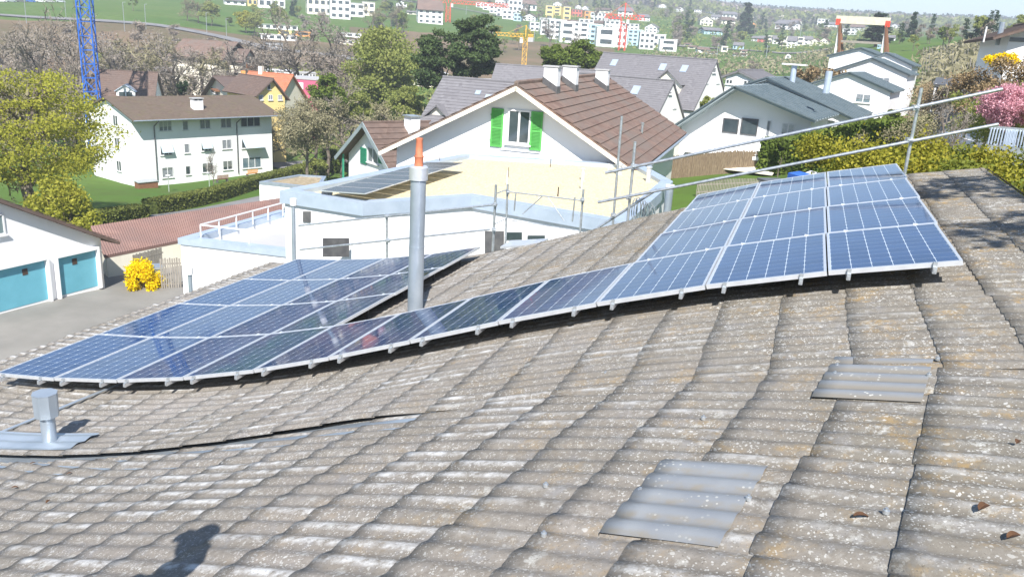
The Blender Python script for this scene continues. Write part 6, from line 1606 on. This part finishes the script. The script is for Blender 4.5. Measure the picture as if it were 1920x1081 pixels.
bank(1838, 1950, (165, 165), 38, 33, 16000, L['spring2'], 'scruffy green hedge below the brown hedge', 'hedge', .06, 85, 2, 'green_hedge', 2.0)
bank(1712, 1745, (150, 170), 92, 70, 6000, L['dry'], 'brown hedge between the rear row houses and the lane', 'hedge', .09, 87, 2, 'brown_hedge', 1.4)
bank(1480, 1550, (128, 130), 105, 102, 3500, L['dry'], 'brown scrub behind the vent cowl', 'bushes', .25, 88, 2, 'brown_scrub', 3)
tree('bareA', 1778, 260, 30, 62, 'bare twiggy shrub leaning over the lane', 3, .7, name='bare_shrub')
for i, (u, v, D) in enumerate(((1478, 292, 54), (1645, 262, 60), (1665, 240, 66), (1680, 232, 70))): 
    special_tree(u, v - 30 + (0, 5, 8, 6)[i], D, 0, .42 + .1 * i, L['ever'], 1500, .14, ['small columnar conifer against the balcony house wall', 'first dark cypress right of the balcony house', 'second dark cypress, in the middle of its row', 'third dark cypress, nearest the rear houses'][i], 90 + i, ncl=14, vb=v, name='cypress')
special_tree(1328, 180, 72, 0, .8, L['spring2'], 1500, .16, 'small pale green tree left of the balcony house roof', 96, ncl=14, vb=212)
# vineyard
rng = np.random.RandomState(5); b = MB(); C = []
for r_ in range(22):
    for k in range(16):
        u = 1742 + r_ * 5.2; D = 112 + k * 6.5; P = gat(u - (D - 112) * .12, 100, D)
        b.bar((P[0], P[1], P[2] - .2), (P[0], P[1], P[2] + 1.9), .09)
        for q in range(5): C.append(P + [rng.normal() * .8, rng.normal() * 1.6, .7 + rng.rand()])
V, F = leaves(np.array(C), .35, rng, aspect=4); pv = link('vineyard_posts', b.mesh('vineyard_posts', M['wood'])); tag(pv, kind='stuff')
tag(link('vines', npmesh('vines', V, F, {'tint': ('FACE', rng.rand(len(F)))}, mats=[L['twigbud']])), kind='stuff')
# trees scattered over the opposite slope, each an object of its own
rnd = random.Random(4); cnt = 0
def scatter(n, u0, u1, D0, D1, kinds, zone_label, group, smin=.8, smax=1.3, skip=None, seed=1):
    rr = random.Random(seed); k = 0; tries = 0
    while k < n and tries < n * 20:
        tries += 1
        u = rr.uniform(u0, u1); D = math.exp(rr.uniform(math.log(D0), math.log(D1))); G = gat(u, 60, D)
        pu, pv_ = proj(G + [0, 0, 4])
        if skip and skip(pu, pv_): continue
        kd = rr.choice(kinds); s_ = rr.uniform(smin, smax)
        b0 = proj(G); hp = 10 * s_ * FPX / D; wp = 3.4 * s_ * FPX / D
        if rr.random() < .95 and any(abs(b0[0] - h[0]) < h[2] / 2 + wp and b0[1] > h[1] - 1 and b0[1] - hp < h[1] - h[3] * .25 for h in HB): continue
        put('distant_tree' if kd != 'fc' else 'distant_conifer', G, rr.random() * 6.28, (s_, s_, s_ * rr.uniform(.85, 1.2)), FP[kd], {'fb': 'bare reddish', 'fb2': 'bare grey', 'fg': 'pale green', 'fy': 'yellow-green', 'fc': 'dark conifer', 'fd': 'mid-green'}[kd] + ' tree ' + zone_label, 'tree', group + {'fb': ' (reddish)', 'fb2': ' (bare grey)', 'fg': ' (pale green)', 'fy': ' (yellow-green)', 'fc': ' (conifers)', 'fd': ' (green)'}[kd]); k += 1
def skipA(u, v):     # keep the painted zones of the meadow, field and terraces clear
    if 990 < u < 1265 and 30 < v < 98: return rnd.random() < .93
    if 560 < u < 710 and v < 42: return True
    if 860 < u < 975 and v < 48: return rnd.random() < .9
    if 0 < u < 470 and v < 34: return rnd.random() < .93
    if 1410 < u < 1560 and 60 < v < 92: return rnd.random() < .8
    return False
scatter(34, 150, 800, 160, 300, ['fb2', 'fb2', 'fb', 'fg'], 'in the wooded valley bottom', 'valley trees', .5, .85, seed=2)
scatter(18, -80, 520, 175, 320, ['fb2', 'fb', 'fb2'], 'on the brown embankment at the left', 'embankment trees', .4, .75, seed=3)
scatter(30, 250, 780, 400, 640, ['fg', 'fb2', 'fd', 'fc'], 'on the meadow slope at the top left', 'meadow trees', .6, 1.1, skipA, seed=4)
scatter(14, 860, 1010, 380, 640, ['fg', 'fb2', 'fy'], 'along the edge of the brown field', 'field edge trees', .5, .9, skipA, seed=5)
scatter(70, 900, 1300, 520, 1050, ['fg', 'fb2', 'fd', 'fb', 'fc', 'fb2'], 'among the houses across the valley', 'slope trees', .6, 1.1, skipA, seed=6)
scatter(84, 1240, 1700, 420, 1000, ['fb2', 'fb', 'fd', 'fc', 'fg', 'fb2', 'fb2'], 'on the right-hand hillside', 'hillside trees', .6, 1.15, skipA, seed=7)
scatter(44, 1650, 1960, 225, 430, ['fb2', 'fg', 'fg', 'fc', 'fb', 'fd'], 'above the vineyard', 'vineyard edge trees', .32, .62, seed=8)
scatter(14, 1220, 1560, 150, 380, ['fb2', 'fb', 'fg'], 'in the rough ground behind the grey roofs', 'rough ground trees', .3, .6, seed=9)
tree('con', 1398, 48, 620, 46, 'tallest dark conifer, standing alone on the skyline', 1, 1.5, name='giant_conifer')
tree('con', 1647, 52, 300, 30, 'dark cedar right of the timber tower', 2, 2.6, name='cedar')
tree('con', 1840, 72, 230, 42, 'broad dark cedar above the vineyard', 2, 2.8, name='cedar')
tree('con', 1712, 50, 330, 30, 'slim conifer above the vineyard', 4, 1.1, name='conifer')
tree('yel', 930, 62, 460, 16, 'round yellow-flowering bush at the field edge', 6, 1.5, name='bush')
tree('yel', 990, 68, 450, 14, 'yellow-green bush by the small crane', 7, 1.5, name='bush')
for i, (k, u, v, D, h, lab) in enumerate((('bud', 352, 50, 400, 50, 'tall bare tree on the meadow, first of the loose group'), ('bud', 372, 52, 395, 52, 'tall bare tree on the meadow, second of the loose group'), ('green', 396, 50, 390, 44, 'pale green tree at the right of the meadow group'),
      ('yel', 462, 60, 380, 42, 'yellow-green tree at the meadow foot'), ('dark', 430, 52, 400, 22, 'dark bush on the meadow slope'), ('green', 478, 62, 370, 34, 'green tree left of the works sheds'), ('con', 548, 40, 480, 38, 'dark conifer left of the building with scaffolding'), ('green', 525, 45, 420, 30, 'pale tree above the works sheds'),
      ('bud', 700, 60, 420, 44, 'grey-brown tree right of the building site'), ('green', 722, 45, 520, 40, 'green tree above the airy tree'), ('bud', 745, 62, 430, 46, 'brown-budded tree beside the white house above the pines'), ('green', 770, 40, 560, 34, 'leafy tree left of the white house above the pines'))):
    tree(k, u, v, D, h, lab, 30 + i, 1.3)
# far wood on the skyline: reads as one mass
rng = np.random.RandomState(12); Vs, Fs, Ts = [], [], []; base = 0
def wood(n, az0, az1, D0, D1, mt_name, mt, hh, size, k, seed):
    rng = np.random.RandomState(seed); C = []
    az = np.radians(rng.uniform(az0, az1, n)); D = rng.uniform(D0, D1, n); x, y = np.sin(az) * D, np.cos(az) * D
    z = T(x, y); h = hh * (.7 + .6 * rng.rand(n))
    c = np.repeat(np.stack([x, y, z], 1), k, axis=0); hr = np.repeat(h, k); t = rng.rand(n * k)
    C = c + np.stack([rng.normal(size=n * k) * hh * .18, rng.normal(size=n * k) * hh * .18, hr * (.25 + .75 * t)], 1)
    V, F = leaves(C, size, rng, aspect=1.3)
    tt = np.repeat(rng.rand(n), k)
    tag(link(mt_name, npmesh(mt_name, V, F, {'tint': ('FACE', tt), 'clump': ('FACE', tt)}, mats=[mt])), kind='stuff')
wood(14000, -6, 42, 1300, 2500, 'bare_wood', L['twigred'], 13, 4.0, 14, 1)
wood(3200, -2, 42, 1500, 2500, 'conifer_wood', L['conifer'], 16, 4, 16, 2)
wood(2500, -4, 24, 1150, 1400, 'mixed_wood', L['twig'], 12, 3.5, 14, 3)
wood(1200, 8, 30, 1100, 1400, 'green_wood', L['spring2'], 12, 3.5, 14, 4)
wood(1500, -40, -6, 700, 1500, 'left_wood', L['twig'], 13, 5, 12, 5)
# valley and embankment undergrowth
def scrub(n, u0, u1, D0, D1, name, mt, h, size, seed):
    rng = np.random.RandomState(seed); u = rng.uniform(u0, u1, n); a = np.array([az_of(x, 100) for x in (u0, u1)]); az = a[0] + (a[1] - a[0]) * (u - u0) / (u1 - u0); D = rng.uniform(D0, D1, n)
    patch = np.sin(u * .05 + D * .11) + np.sin(u * .021 - D * .05 + 1); k_ = patch > -.5; az, D = az[k_], D[k_]; n = len(D)
    x, y = np.sin(az) * D, np.cos(az) * D; C = np.stack([x, y, T(x, y) + rng.rand(n) * h], 1); V, F = leaves(C, size, rng, aspect=2.2)
    tag(link(name, npmesh(name, V, F, {'tint': ('FACE', rng.rand(n)), 'clump': ('FACE', rng.rand(n))}, mats=[mt])), kind='stuff')
scrub(30000, -150, 620, 150, 300, 'valley_scrub', L['twig'], 4.0, .36, 1)
scrub(9000, 480, 900, 140, 260, 'green_scrub', L['spring2'], 4.0, .5, 2)
scrub(9000, 1200, 1600, 160, 420, 'rough_scrub', L['twigbud'], 2.5, .6, 3)
scrub(9000, 1000, 1700, 450, 1100, 'slope_scrub', L['spring2'], 2.2, 1.0, 4)
# ------------------------------------------------------------------ scaffold guard rails
def P_t(u, v, t):
    return onplane(u, v, d1 * t, d1)
def scaff(name, label, tubes, couplers, base, cat='scaffold', r=.024):
    o = empty(name, base, 0, label, cat); b0 = np.array(base)
    for nm, a, b_, rr in tubes:
        m_ = MB(); m_.tube([a - b0, b_ - b0], rr, 10); m_.build(nm, M['galv'], o, smooth=True)
    for c in couplers:
        m_ = MB(); m_.box(-.045, .045, -.045, .045, -.04, .04); m_.tube([(-.02, -.05, 0), (.03, -.09, 0)], .012, 6); m_.build('coupler', M['galv'], o, loc=c - b0)
    return o
TS = 14.35
pb_ = P_t(1696, 326, TS); ptop = P_t(1728, 165, TS)
scaff('scaffold_guardrail', 'two long steel scaffold tubes on posts across the upper right of the roof edge',
      [('post', pb_ - [0, 0, 2.5], ptop, .026), ('post', P_t(1176, 440, TS) - [0, 0, 2.5], P_t(1191, 266, TS), .026), ('post', P_t(1160, 340, TS + .9) - [0, 0, 3.5], P_t(1166, 218, TS + .9), .024),
       ('guard_tube', P_t(1135, 324, TS - .06), P_t(1880, 167, TS - .06), .026), ('guard_tube', P_t(1121, 379, TS - .06), P_t(1872, 233, TS - .06), .026), ('brace', P_t(1110, 434, TS + .1), P_t(1232, 355, TS + .1), .024)],
      [P_t(1716, 202, TS - .03), P_t(1704, 263, TS - .03), P_t(1188, 312, TS - .03), P_t(1179, 370, TS - .03), P_t(1150, 404, TS + .1)], pb_)
TL = 16.9
pb2 = P_t(731, 500, TL)
scaff('scaffold_guardrail', 'steel guard rails on posts in front of the white flat-roofed house wall',
      [('post', P_t(731, 500, TL) - [0, 0, 3], P_t(725, 403, TL), .03), ('post', P_t(924, 490, TL) - [0, 0, 3], P_t(930, 346, TL), .03), ('guard_tube', P_t(560, 423, TL - .06), P_t(932, 383, TL - .06), .024), ('guard_tube', P_t(562, 468, TL - .06), P_t(918, 430, TL - .06), .024)],
      [P_t(725, 405, TL - .03), P_t(728, 451, TL - .03), P_t(928, 384, TL - .03), P_t(926, 431, TL - .03)], pb2)
# scaffold bay with lattice guard and platform
TB = 17.6
pb3 = P_t(950, 460, TB)
bay = scaff('scaffold_bay', 'scaffold bay with cross-braced guard frame behind the flue pipe roof edge',
      [('post', P_t(950, 500, TB) - [0, 0, 3], P_t(952, 345, TB), .026), ('post', P_t(1086, 470, TB) - [0, 0, 3], P_t(1094, 355, TB), .026), ('post', P_t(964, 395, TB) , P_t(967, 363, TB), .018), ('post', P_t(1073, 415, TB), P_t(1078, 370, TB), .018),
       ('frame_rail', P_t(950, 359, TB), P_t(1092, 376, TB), .016), ('frame_rail', P_t(953, 412, TB), P_t(1085, 432, TB), .012), ('brace', P_t(1018, 367, TB), P_t(980, 401, TB), .012), ('brace', P_t(1026, 368, TB), P_t(1058, 414, TB), .014), ('short_rail', P_t(930, 363, TL), P_t(952, 355, TB), .014), ('short_rail', P_t(928, 420, TL), P_t(950, 409, TB), .012)],
      [P_t(1092, 375, TB - .03), P_t(952, 360, TB - .03)], pb3)
b = MB(); a1, a2 = P_t(938, 462, TL) - pb3, P_t(1010, 458, TL + .6) - pb3; b.slab(a1, a2, a2 + d1 * .7, a1 + d1 * .7, .05); b.build('platform', M['alu'], bay)
# coil of rope and hose hanging on the post
pc = P_t(1200, 392, TS + .35); o = empty('rope_coil', pc, 0, 'grey coiled rope bundle hanging on the scaffold at the roof edge', 'rope')
b = MB()
for k in range(7):
    cx_, w_, h_ = -.10 + k * .055, .05 + .01 * (k % 3), .20 + .03 * (k % 2)
    b.tube([(cx_ + math.cos(a) * w_, .03 * (k % 3), math.sin(a) * h_ - .02 * k) for a in np.linspace(0, 6.283, 14)], .011, 6)
b.build('loops', M['galv'], o)
# slim posts seen beyond the eave
for (u0, v0, u1, v1, t_, lab, nm) in ((551, 492, 550, 383, 15.2, 'steel stand pipe with pale cap against the terrace wall', 'stand_pipe'), (358, 556, 356, 512, 13.6, 'short grey pipe with cap beyond the left eave', 'vent_pipe')):
    A, B = P_t(u0, v0, t_), P_t(u1, v1, t_); o = empty(nm, A, 0, lab, 'pipe'); b = MB(); b.tube([A - A - [0, 0, 2.5], B - A], .045, 10); b.build('pipe', M['zinc'], o, smooth=True)
    b = MB(); b.tube([B - A - [0, 0, .02], B - A + [0, 0, .13]], .075, 12); b.build('cap', M['frame'], o)
# round zinc pipe at the corner of the flat roof (right)
A = atz(1256, 352, -4.4); o = empty('downpipe', A, 0, 'zinc pipe with pale cap at the right corner of the flat roof', 'pipe'); b = MB(); b.tube([(0, 0, -2.5), (0, 0, 0)], .13, 12); b.build('pipe', M['zinc'], o, smooth=True); b = MB(); b.tube([(0, 0, .001), (0, 0, .1)], .16, 12); b.build('cap', M['frame'], o)
# solar panels lying on the gravel roof
A, B, C_, D_ = atz(592, 356, gzr + .05), atz(770, 363, gzr + .05), atz(868, 312, gzr + .05), atz(735, 315, gzr + .05)
A, B, C_, D_ = atz(600, 357, -4.42), atz(683, 363, -4.30), atz(870, 305, -4.30), atz(800, 304, -4.42)
n = 8
for i in range(n):
    k0, k1 = i / n + .004, (i + 1) / n - .004; a_, b_, c_, d_ = A + (D_ - A) * k0, B + (C_ - B) * k0, B + (C_ - B) * k1, A + (D_ - A) * k1; o = empty('roof_solar_panel', a_, 0, f'dark panel lying on the gravel roof, {NUM[i]} from the parapet corner', 'solar panel', 'dark panels on the gravel roof')
    mb = MB(); mb.slab(a_ - a_, b_ - a_, c_ - a_, d_ - a_, .03); mb.build('frame', M['alu'], o); e_ = np.array([0, 0, .004]); ct = (a_ + b_ + c_ + d_) / 4
    Q = [(p + (ct - p) * .035 - a_ + e_) for p in (a_, b_, c_, d_)]; mb = MB(); mb.add(Q, [(0, 1, 2, 3)]); g = mb.build('cell_sheet', noisy('dark_cells', (.015, .02, .03), (.03, .035, .045), 3, .2, spec=.5) if i == 0 else _dk, o)
    if i == 0: _dk = g.data.materials[0]
    if i == 0 or True: mb = MB(); mb.box(-.0, .3, .1, .2, -.14, -.03); mb.build('ballast', M['concrete'], o)
# ------------------------------------------------------------------ yard things
# timber slat screen round the bin
def screen(A, B, h, label, slat=.11):
    o = empty('slat_screen', A, 0, label, 'fence', 'weathered timber screens round the bin'); L_ = np.linalg.norm((B - A)[:2]); n = int(L_ / slat); d = (B - A) / n
    b = MB()
    for i in range(n):
        p = d * i; q = d * (i + .72); hh = h + .03 * math.sin(i * 3.7)
        b.slab((p[0], p[1], -.3), (q[0], q[1], -.3), (q[0], q[1], hh), (p[0], p[1], hh), .03)
    b.build('slats', M['wood'], o); m_ = MB()
    for z in (.35, h - .3): m_.bar(np.array([0, .06, z]), (B - A) * [1, 1, 0] + [0, .06, z], .06)
    m_.build('rail', M['wood'], o)
A = gat(254, 545, 45.2); B = gat(305, 540, 46.2); C_ = gat(303, 548, 44.8); D_ = gat(336, 545, 45.2); sh_h = 1.75
E_ = gat(300, 500, 47.5)
screen(gat(254, 545, 46.6), gat(308, 525, 48.0), sh_h, 'weathered timber slat screen behind the grey bin')
screen(gat(303, 547, 44.9), gat(342, 543, 44.9), sh_h, 'weathered timber slat screen right of the grey bin')
Bn = gat(289, 537, 46.0); o = empty('waste_container', Bn, .35, 'pale grey wheeled waste container inside the timber screen', 'bin')
b = MB(); b.prism([(-.42, .18), (.42, .18), (.52, 1.1), (-.52, 1.1)], -.35, .35, 'y'); b.build('body', M['zincpale'], o); b = MB(); b.prism([(-.56, 1.101), (.56, 1.101), (.5, 1.22), (-.5, 1.22)], -.42, .42, 'y'); b.build('lid', M['zinc'], o)
for x in (-.35, .35): b = MB(); b.tube([(x, -.3, .09), (x, -.22, .09)], .09, 10); b.build('wheel', M['black'], o)
# dark chest, benches and garden lamps by the apartment block
q = ap.px(262, 345, -1.2); Pq = gat(275, 352, 106.5); o = empty('storage_chest', Pq, -rad(38) + math.pi / 2, 'dark wooden chest with pale lid at the apartment block corner', 'chest')
b = MB(); b.box(-1.2, 1.2, -.5, .5, 0, .8); b.build('body', M['brownwood'], o); b = MB(); b.slab((-1.3, -.6, .82), (1.3, -.6, .82), (1.3, .6, .95), (-1.3, .6, .95), .06); b.build('lid', M['galv'], o)
def bench(u, v, D, mt, label):
    G = gat(u, v, D); o = empty('bench', G, -rad(38) + math.pi / 2 + 3.14, label, 'bench', 'garden benches by the apartment wall')
    b = MB()
    for k in range(4): b.box(-.8, .8, .05 + k * .11, .14 + k * .11, .43, .46)
    b.build('seat', M[mt], o); b = MB()
    for k in range(4): b.box(-.8, .8, .5, .53, .55 + k * .12, .64 + k * .12)
    b.build('backrest', M[mt], o)
    for x in (-.7, .7): b = MB(); b.box(x - .03, x + .03, .05, .53, 0, .42); b.build('leg', M['framedark'], o)
bench(414, 338, 110, 'brownwood', 'brown garden bench against the white apartment wall'); bench(470, 330, 114, 'orangewall', 'orange garden seat right of the brown bench')
for (u, v, lab) in ((317, 360, 'slim garden lamp on the lawn left of the bench'), (393, 355, 'slim garden lamp beside the young bare tree')):
    G = ghit(u, v); o = empty('garden_lamp', G, 0, lab, 'lamp', 'slim garden lamps on the lawn'); b = MB(); b.tube([(0, 0, 0), (0, 0, 1.9)], .05, 8); b.build('pole', M['alu'], o); b = MB(); b.tube([(0, 0, 1.9), (0, 0, 1.98), (0, 0, 2.02)], [.3, .3, .1], 12); b.build('lamp_head', M['frame'], o)
tree('bareA', 400, 350, 102, 62, 'young thin bare tree in front of the apartment block', 9, .5, name='young_tree')
# lawn furniture and fences beyond the flat roof
A, B = gat(1240, 335, 54), gat(1432, 325, 56)
o = empty('reed_fence', A, 0, 'brown woven reed fence beyond the brown roof eave', 'fence'); b = MB(); n = 150; rr = random.Random(3); seg = (B - A)
for i in range(n):
    p = seg * i / n; q = seg * (i + .9) / n; z = gz(A + p) - A[2]; h_ = 1.45 + rr.uniform(-.06, .06); yo = rr.uniform(-.03, .03); b.slab((p[0], p[1] + yo, z - .2), (q[0], q[1] + yo, z - .2), (q[0], q[1] + yo, z + h_), (p[0], p[1] + yo, z + h_), .04)
b.build('reeds', noisy('dry_reed', (.15, .11, .075), (.25, .195, .13), 6, .9, aniso=(4, 4, .6)), o)
for i in range(8): p = seg * i / 7; z = gz(A + p) - A[2]; b = MB(); b.bar((p[0], p[1] + .1, z - .3), (p[0], p[1] + .1, z + 1.5), .09); b.build('post', M['wood'], o)
A, B = gat(1305, 365, 46), gat(1432, 352, 47.5)
o = empty('picket_fence', A, 0, 'low pale picket fence between lawn and reed fence', 'fence'); seg = B - A; n = 44; b = MB()
for i in range(n):
    p = seg * i / n; q = seg * (i + .5) / n; z = gz(A + p) - A[2]; b.slab((p[0], p[1], z), (q[0], q[1], z), (q[0], q[1], z + .85), (p[0], p[1], z + .85), .03)
b.build('pickets', M['wood'], o)
for zz in (.25, .65): b = MB(); b.bar((0, .05, zz), seg * [1, 1, 0] + [0, .05, zz + gz(B) - A[2]], .06); b.build('rail', M['wood'], o)
G = gat(1282, 372, 36); o = empty('garden_table', G, .2, 'garden table with green top beyond the flat roof corner', 'table'); b = MB(); b.tube([(0, 0, .70), (0, 0, .74)], .62, 20); b.build('table_top', noisy('green_plastic', (.08, .42, .22), (.1, .48, .26), 3, .5), o)
for x, y in ((.35, .35), (-.35, .35), (.35, -.35), (-.35, -.35)): b = MB(); b.bar((x, y, 0), (x, y, .70), .05); b.build('leg', M['frame'], o)
G = gat(1503, 350, 27); G2 = at(1503, 333, 27); o = empty('blue_tarp', (G2[0], G2[1], G2[2] - .9), .3, 'blue tarpaulin over a stack just above the panels', 'tarpaulin')
b = MB(); b.prism([(-.32, .3), (.32, .3), (.34, .98), (.1, 1.06), (-.3, 1.0)], -.3, .3, 'y'); b.build('cover', M['bluepaint'], o); b = MB(); b.box(-.3, .3, -.28, .28, gz(G2) - G2[2] + .7, .3); b.build('stack', M['wood'], o)
G2 = at(1535, 330, 27); o = empty('white_sheet', (G2[0], G2[1], G2[2] - .6), .3, 'crumpled white sheet beside the blue tarpaulin', 'sheet'); b = MB(); b.prism([(-.55, .2), (.6, .2), (.62, .36), (.2, .62), (-.1, .72), (-.42, .6)], -.3, .3, 'y'); b.build('sheet', M['frame'], o); b = MB(); b.box(-.5, .5, -.28, .28, gz(G2) - G2[2] + .4, .2); b.build('crate', M['wood'], o)
G2 = at(1452, 338, 27); o = empty('planter', (G2[0], G2[1], G2[2] - .6), .3, 'grey planter box left of the blue tarpaulin', 'planter'); b = MB(); b.box(-.35, .35, -.3, .3, gz(G2) - G2[2] + .4, .55); b.build('box', M['greyplaster'], o); b = MB(); b.box(-.4, .4, -.35, .35, .551, .62); b.build('rim', M['framedark'], o)
# low wall and small things on the lane at upper right
A = ghit(1725, 136, 60); o = empty('garden_wall', gat(1760, 150, 84), -rad(30), 'low stone wall at the head of the lane', 'wall'); b = MB(); b.box(-.5, 5.5, -.2, .2, -.3, .6); b.build('stones', M['greyplaster'], o); b = MB(); b.box(-.55, 5.55, -.25, .25, .601, .68); b.build('coping', M['concrete'], o)
G = gat(1812, 140, 78); o = empty('carport', G, -rad(28), 'dark striped flat carport beside the lane', 'carport'); b = MB(); b.slab((-2.2, -1.5, 2.1), (2.2, -1.5, 2.1), (2.2, 1.5, 2.6), (-2.2, 1.5, 2.6), .1); b.build('roof', M['framedark'], o)
for x, y in ((-2, -1.3), (2, -1.3), (-2, 1.3), (2, 1.3)): b = MB(); b.bar((x, y, -.3), (x, y, 2.15), .12); b.build('post', M['frame'], o)
# ------------------------------------------------------------------ leaves lying on the roof
lm = noisy('dead_leaf', (.07, .035, .018), (.12, .06, .028), 20, .8)
for i, (u, v, s_, lab) in enumerate(((1841, 963, .05, 'curled brown leaf on the lichened sheets at the lower right'), (1898, 1013, .045, 'brown leaf caught at the sheet edge in the lower right corner'), (1612, 976, .04, 'brown leaf hooked over a sheet end below centre right'), (1905, 840, .035, 'small brown leaf at the right edge above the curled one'), (91, 946, .035, 'olive brown leaf scrap low on the left of the roof'), (28, 917, .035, 'dark scrap of leaf at the far lower left'), (62, 873, .03, 'tiny dark leaf left of the valley flashing'), (130, 890, .03, 'tiny dark leaf just below the valley flashing'))):
    P, s0_, q0_ = hit_roof(u, v, True); P = q0_ * d2 + (s0_ * e2e1 + C2) * e2; P[2] = prof(s0_) + wave(q0_) + .022
    s_ *= .8; k = np.linspace(-1, 1, 9); V = []
    for a in k:
        w = (1 - a * a) ** .6 * .45
        for s2 in (-1, 0, 1): V.append((a * s_, s2 * w * s_, s_ * .35 * (1 - a * a) + (abs(s2)) * s_ * .18))
    F = [(j * 3 + c, j * 3 + c + 1, j * 3 + c + 4, j * 3 + c + 3) for j in range(8) for c in (0, 1)]
    tag(link('fallen_leaf', npmesh('fallen_leaf', V, F), lm, None, P, rr.random() * 6), lab, 'leaf', 'dead leaves on the roof')
# ------------------------------------------------------------------ the person whose shadow falls into the lower left corner
def person(loc, rz):
    o = empty('person', loc, rz, 'person in dark work clothes and cap standing on the roof left of the camera', 'person')
    def skin(nm, verts, edges, radii, mt, sub=2):
        me = bpy.data.meshes.new(nm); me.from_pydata(verts, edges, []); ob = bpy.data.objects.new(nm, me); col.objects.link(ob); ob.parent = o
        me.materials.append(mt); md = ob.modifiers.new('skin', 'SKIN')
        for i, r in enumerate(radii): me.skin_vertices[0].data[i].radius = (r, r) if not hasattr(r, '__len__') else r
        me.skin_vertices[0].data[0].use_root = True
        s = ob.modifiers.new('sub', 'SUBSURF'); s.levels = sub; s.render_levels = sub; return ob
    v = [(0, 0, .95), (0, 0, 1.12), (0, 0.01, 1.34), (0, .01, 1.46), (0, 0, 1.54), (0, .01, 1.62), (0, .02, 1.72),
         (.10, 0, .90), (.13, .02, .50), (.14, 0, .08), (.15, .14, .03), (-.10, 0, .90), (-.13, .02, .50), (-.14, 0, .08), (-.15, .14, .03),
         (.19, 0, 1.42), (.25, -.03, 1.16), (.18, .18, 1.08), (.12, .30, 1.16), (-.19, 0, 1.42), (-.27, -.02, 1.15), (-.29, .05, .90), (-.29, .08, .82)]
    e = [(0, 1), (1, 2), (2, 3), (3, 4), (4, 5), (5, 6), (0, 7), (7, 8), (8, 9), (9, 10), (0, 11), (11, 12), (12, 13), (13, 14), (3, 15), (15, 16), (16, 17), (17, 18), (3, 19), (19, 20), (20, 21), (21, 22)]
    r = [(.15, .11), (.145, .10), (.17, .11), (.12, .08), .055, .085, .075, .095, .065, .048, .04, .095, .065, .048, .04, .065, .048, .038, .035, .065, .048, .036, .035]
    skin('body', v, e, r, noisy('work_clothes', (.03, .04, .07), (.05, .06, .10), 5, .85))
    b = MB(); b.tube([(0, .01, 1.70), (0, .01, 1.76), (0, .01, 1.81)], [.10, .098, .05], 14); b.box(-.07, .07, .08, .19, 1.70, 1.715); b.build('cap', M['framedark'], o, smooth=False)
    b = MB(); b.tube([(0, .045, 1.56), (0, .05, 1.62), (0, .045, 1.69)], [.06, .078, .07], 14); b.build('face', noisy('skin', (.55, .33, .24), (.6, .38, .28), 4, .5), o, smooth=True)
    b = MB(); b.tube([(0, .12, 1.65), (0, .145, 1.61), (0, .125, 1.60)], [.008, .014, .01], 8); b.build('nose', M['cream'], o)
    return o
tg = hit_roof(398, 985, True)[0]; PH = 1.84 * 1.10; k_ = 2.0
for _ in range(20):
    pp = tg + sdir * k_; zf = prof(s_near(pp)) + AMP * .7; k_ += (zf + PH - pp[2]) / sdir[2] * .5
pp[2] = zf
per = person(pp, rad(75)); per.scale = (1.0, 1.0, 1.10)
# tree standing right of the house, outside the frame, whose shadow dapples the top of the roof
rng = np.random.RandomState(3); cl = []
G = np.array([9.2, 5.6, 0.0]); G[2] = gz(G)
for (s_, t_, k_, r_) in ((2.35, 13.2, 8.0, .5), (1.9, 12.7, 8.2, .42), (1.2, 12.6, 8.0, .3), (2.4, 12.2, 8.0, .5), (1.5, 12.1, 8.0, .3), (2.3, 9.6, 8.6, .42), (1.9, 9.3, 8.6, .35), (1.4, 9.35, 8.4, .22), (2.6, 9.1, 8.4, .5), (2.6, 11.0, 8.2, .3), (3.4, 12.4, 8.2, .8), (3.4, 9.5, 8.4, .8), (4.0, 11.0, 8.4, .9), (4.4, 9.0, 7.6, .9), (4.2, 13.0, 7.4, .8)):
    tg_ = s_ * e1 + t_ * d1; tg_[2] = prof(min(s_, 2.5)); c = tg_ + sdir * k_ - G
    for _ in range(3): cl.append((c + rng.normal(size=3) * r_ * .5, (r_ * .8, r_ * .8, r_ * .4)))
cz = np.mean([c[0] for c in cl], axis=0)
b = MB(); b.tube([(0, 0, -.4), (0, .1, 3), cz * [.4, .4, .7], cz], [.22, .17, .11, .04], 8)
for c, _ in cl[::3]: b.tube([cz * [.45, .45, .75], (c + cz) / 2, c], [.06, .035, .012], 5)
put('garden_tree', G, 0, 1, [('trunk', b.mesh('trunk', M['bark'], smooth=True)), ('crown', crown('crown', L['ever'], cl, 9000, .075, 5, .1))], 'green tree beside the right-hand roof edge, its shadow dappling the ridge')
# ------------------------------------------------------------------ thin air haze over the valley
def haze(density, x0, x1, y0, y1, z0, z1):
    b = MB(); b.box(x0, x1, y0, y1, z0, z1)
    m = bpy.data.materials.new('haze'); m.use_nodes = True; t = m.node_tree
    for n in list(t.nodes):
        if n.type != 'OUTPUT_MATERIAL': t.nodes.remove(n)
    om = t.nodes[0]; v = t.nodes.new('ShaderNodeVolumePrincipled'); v.inputs['Density'].default_value = density; v.inputs['Color'].default_value = (.82, .9, 1, 1)
    t.links.new(v.outputs[0], om.inputs['Volume'])
    o = b.build('haze', m); tag(o, kind='stuff'); return o
haze(0.0005, -7200, 7200, -7200, 7200, -25, 160)
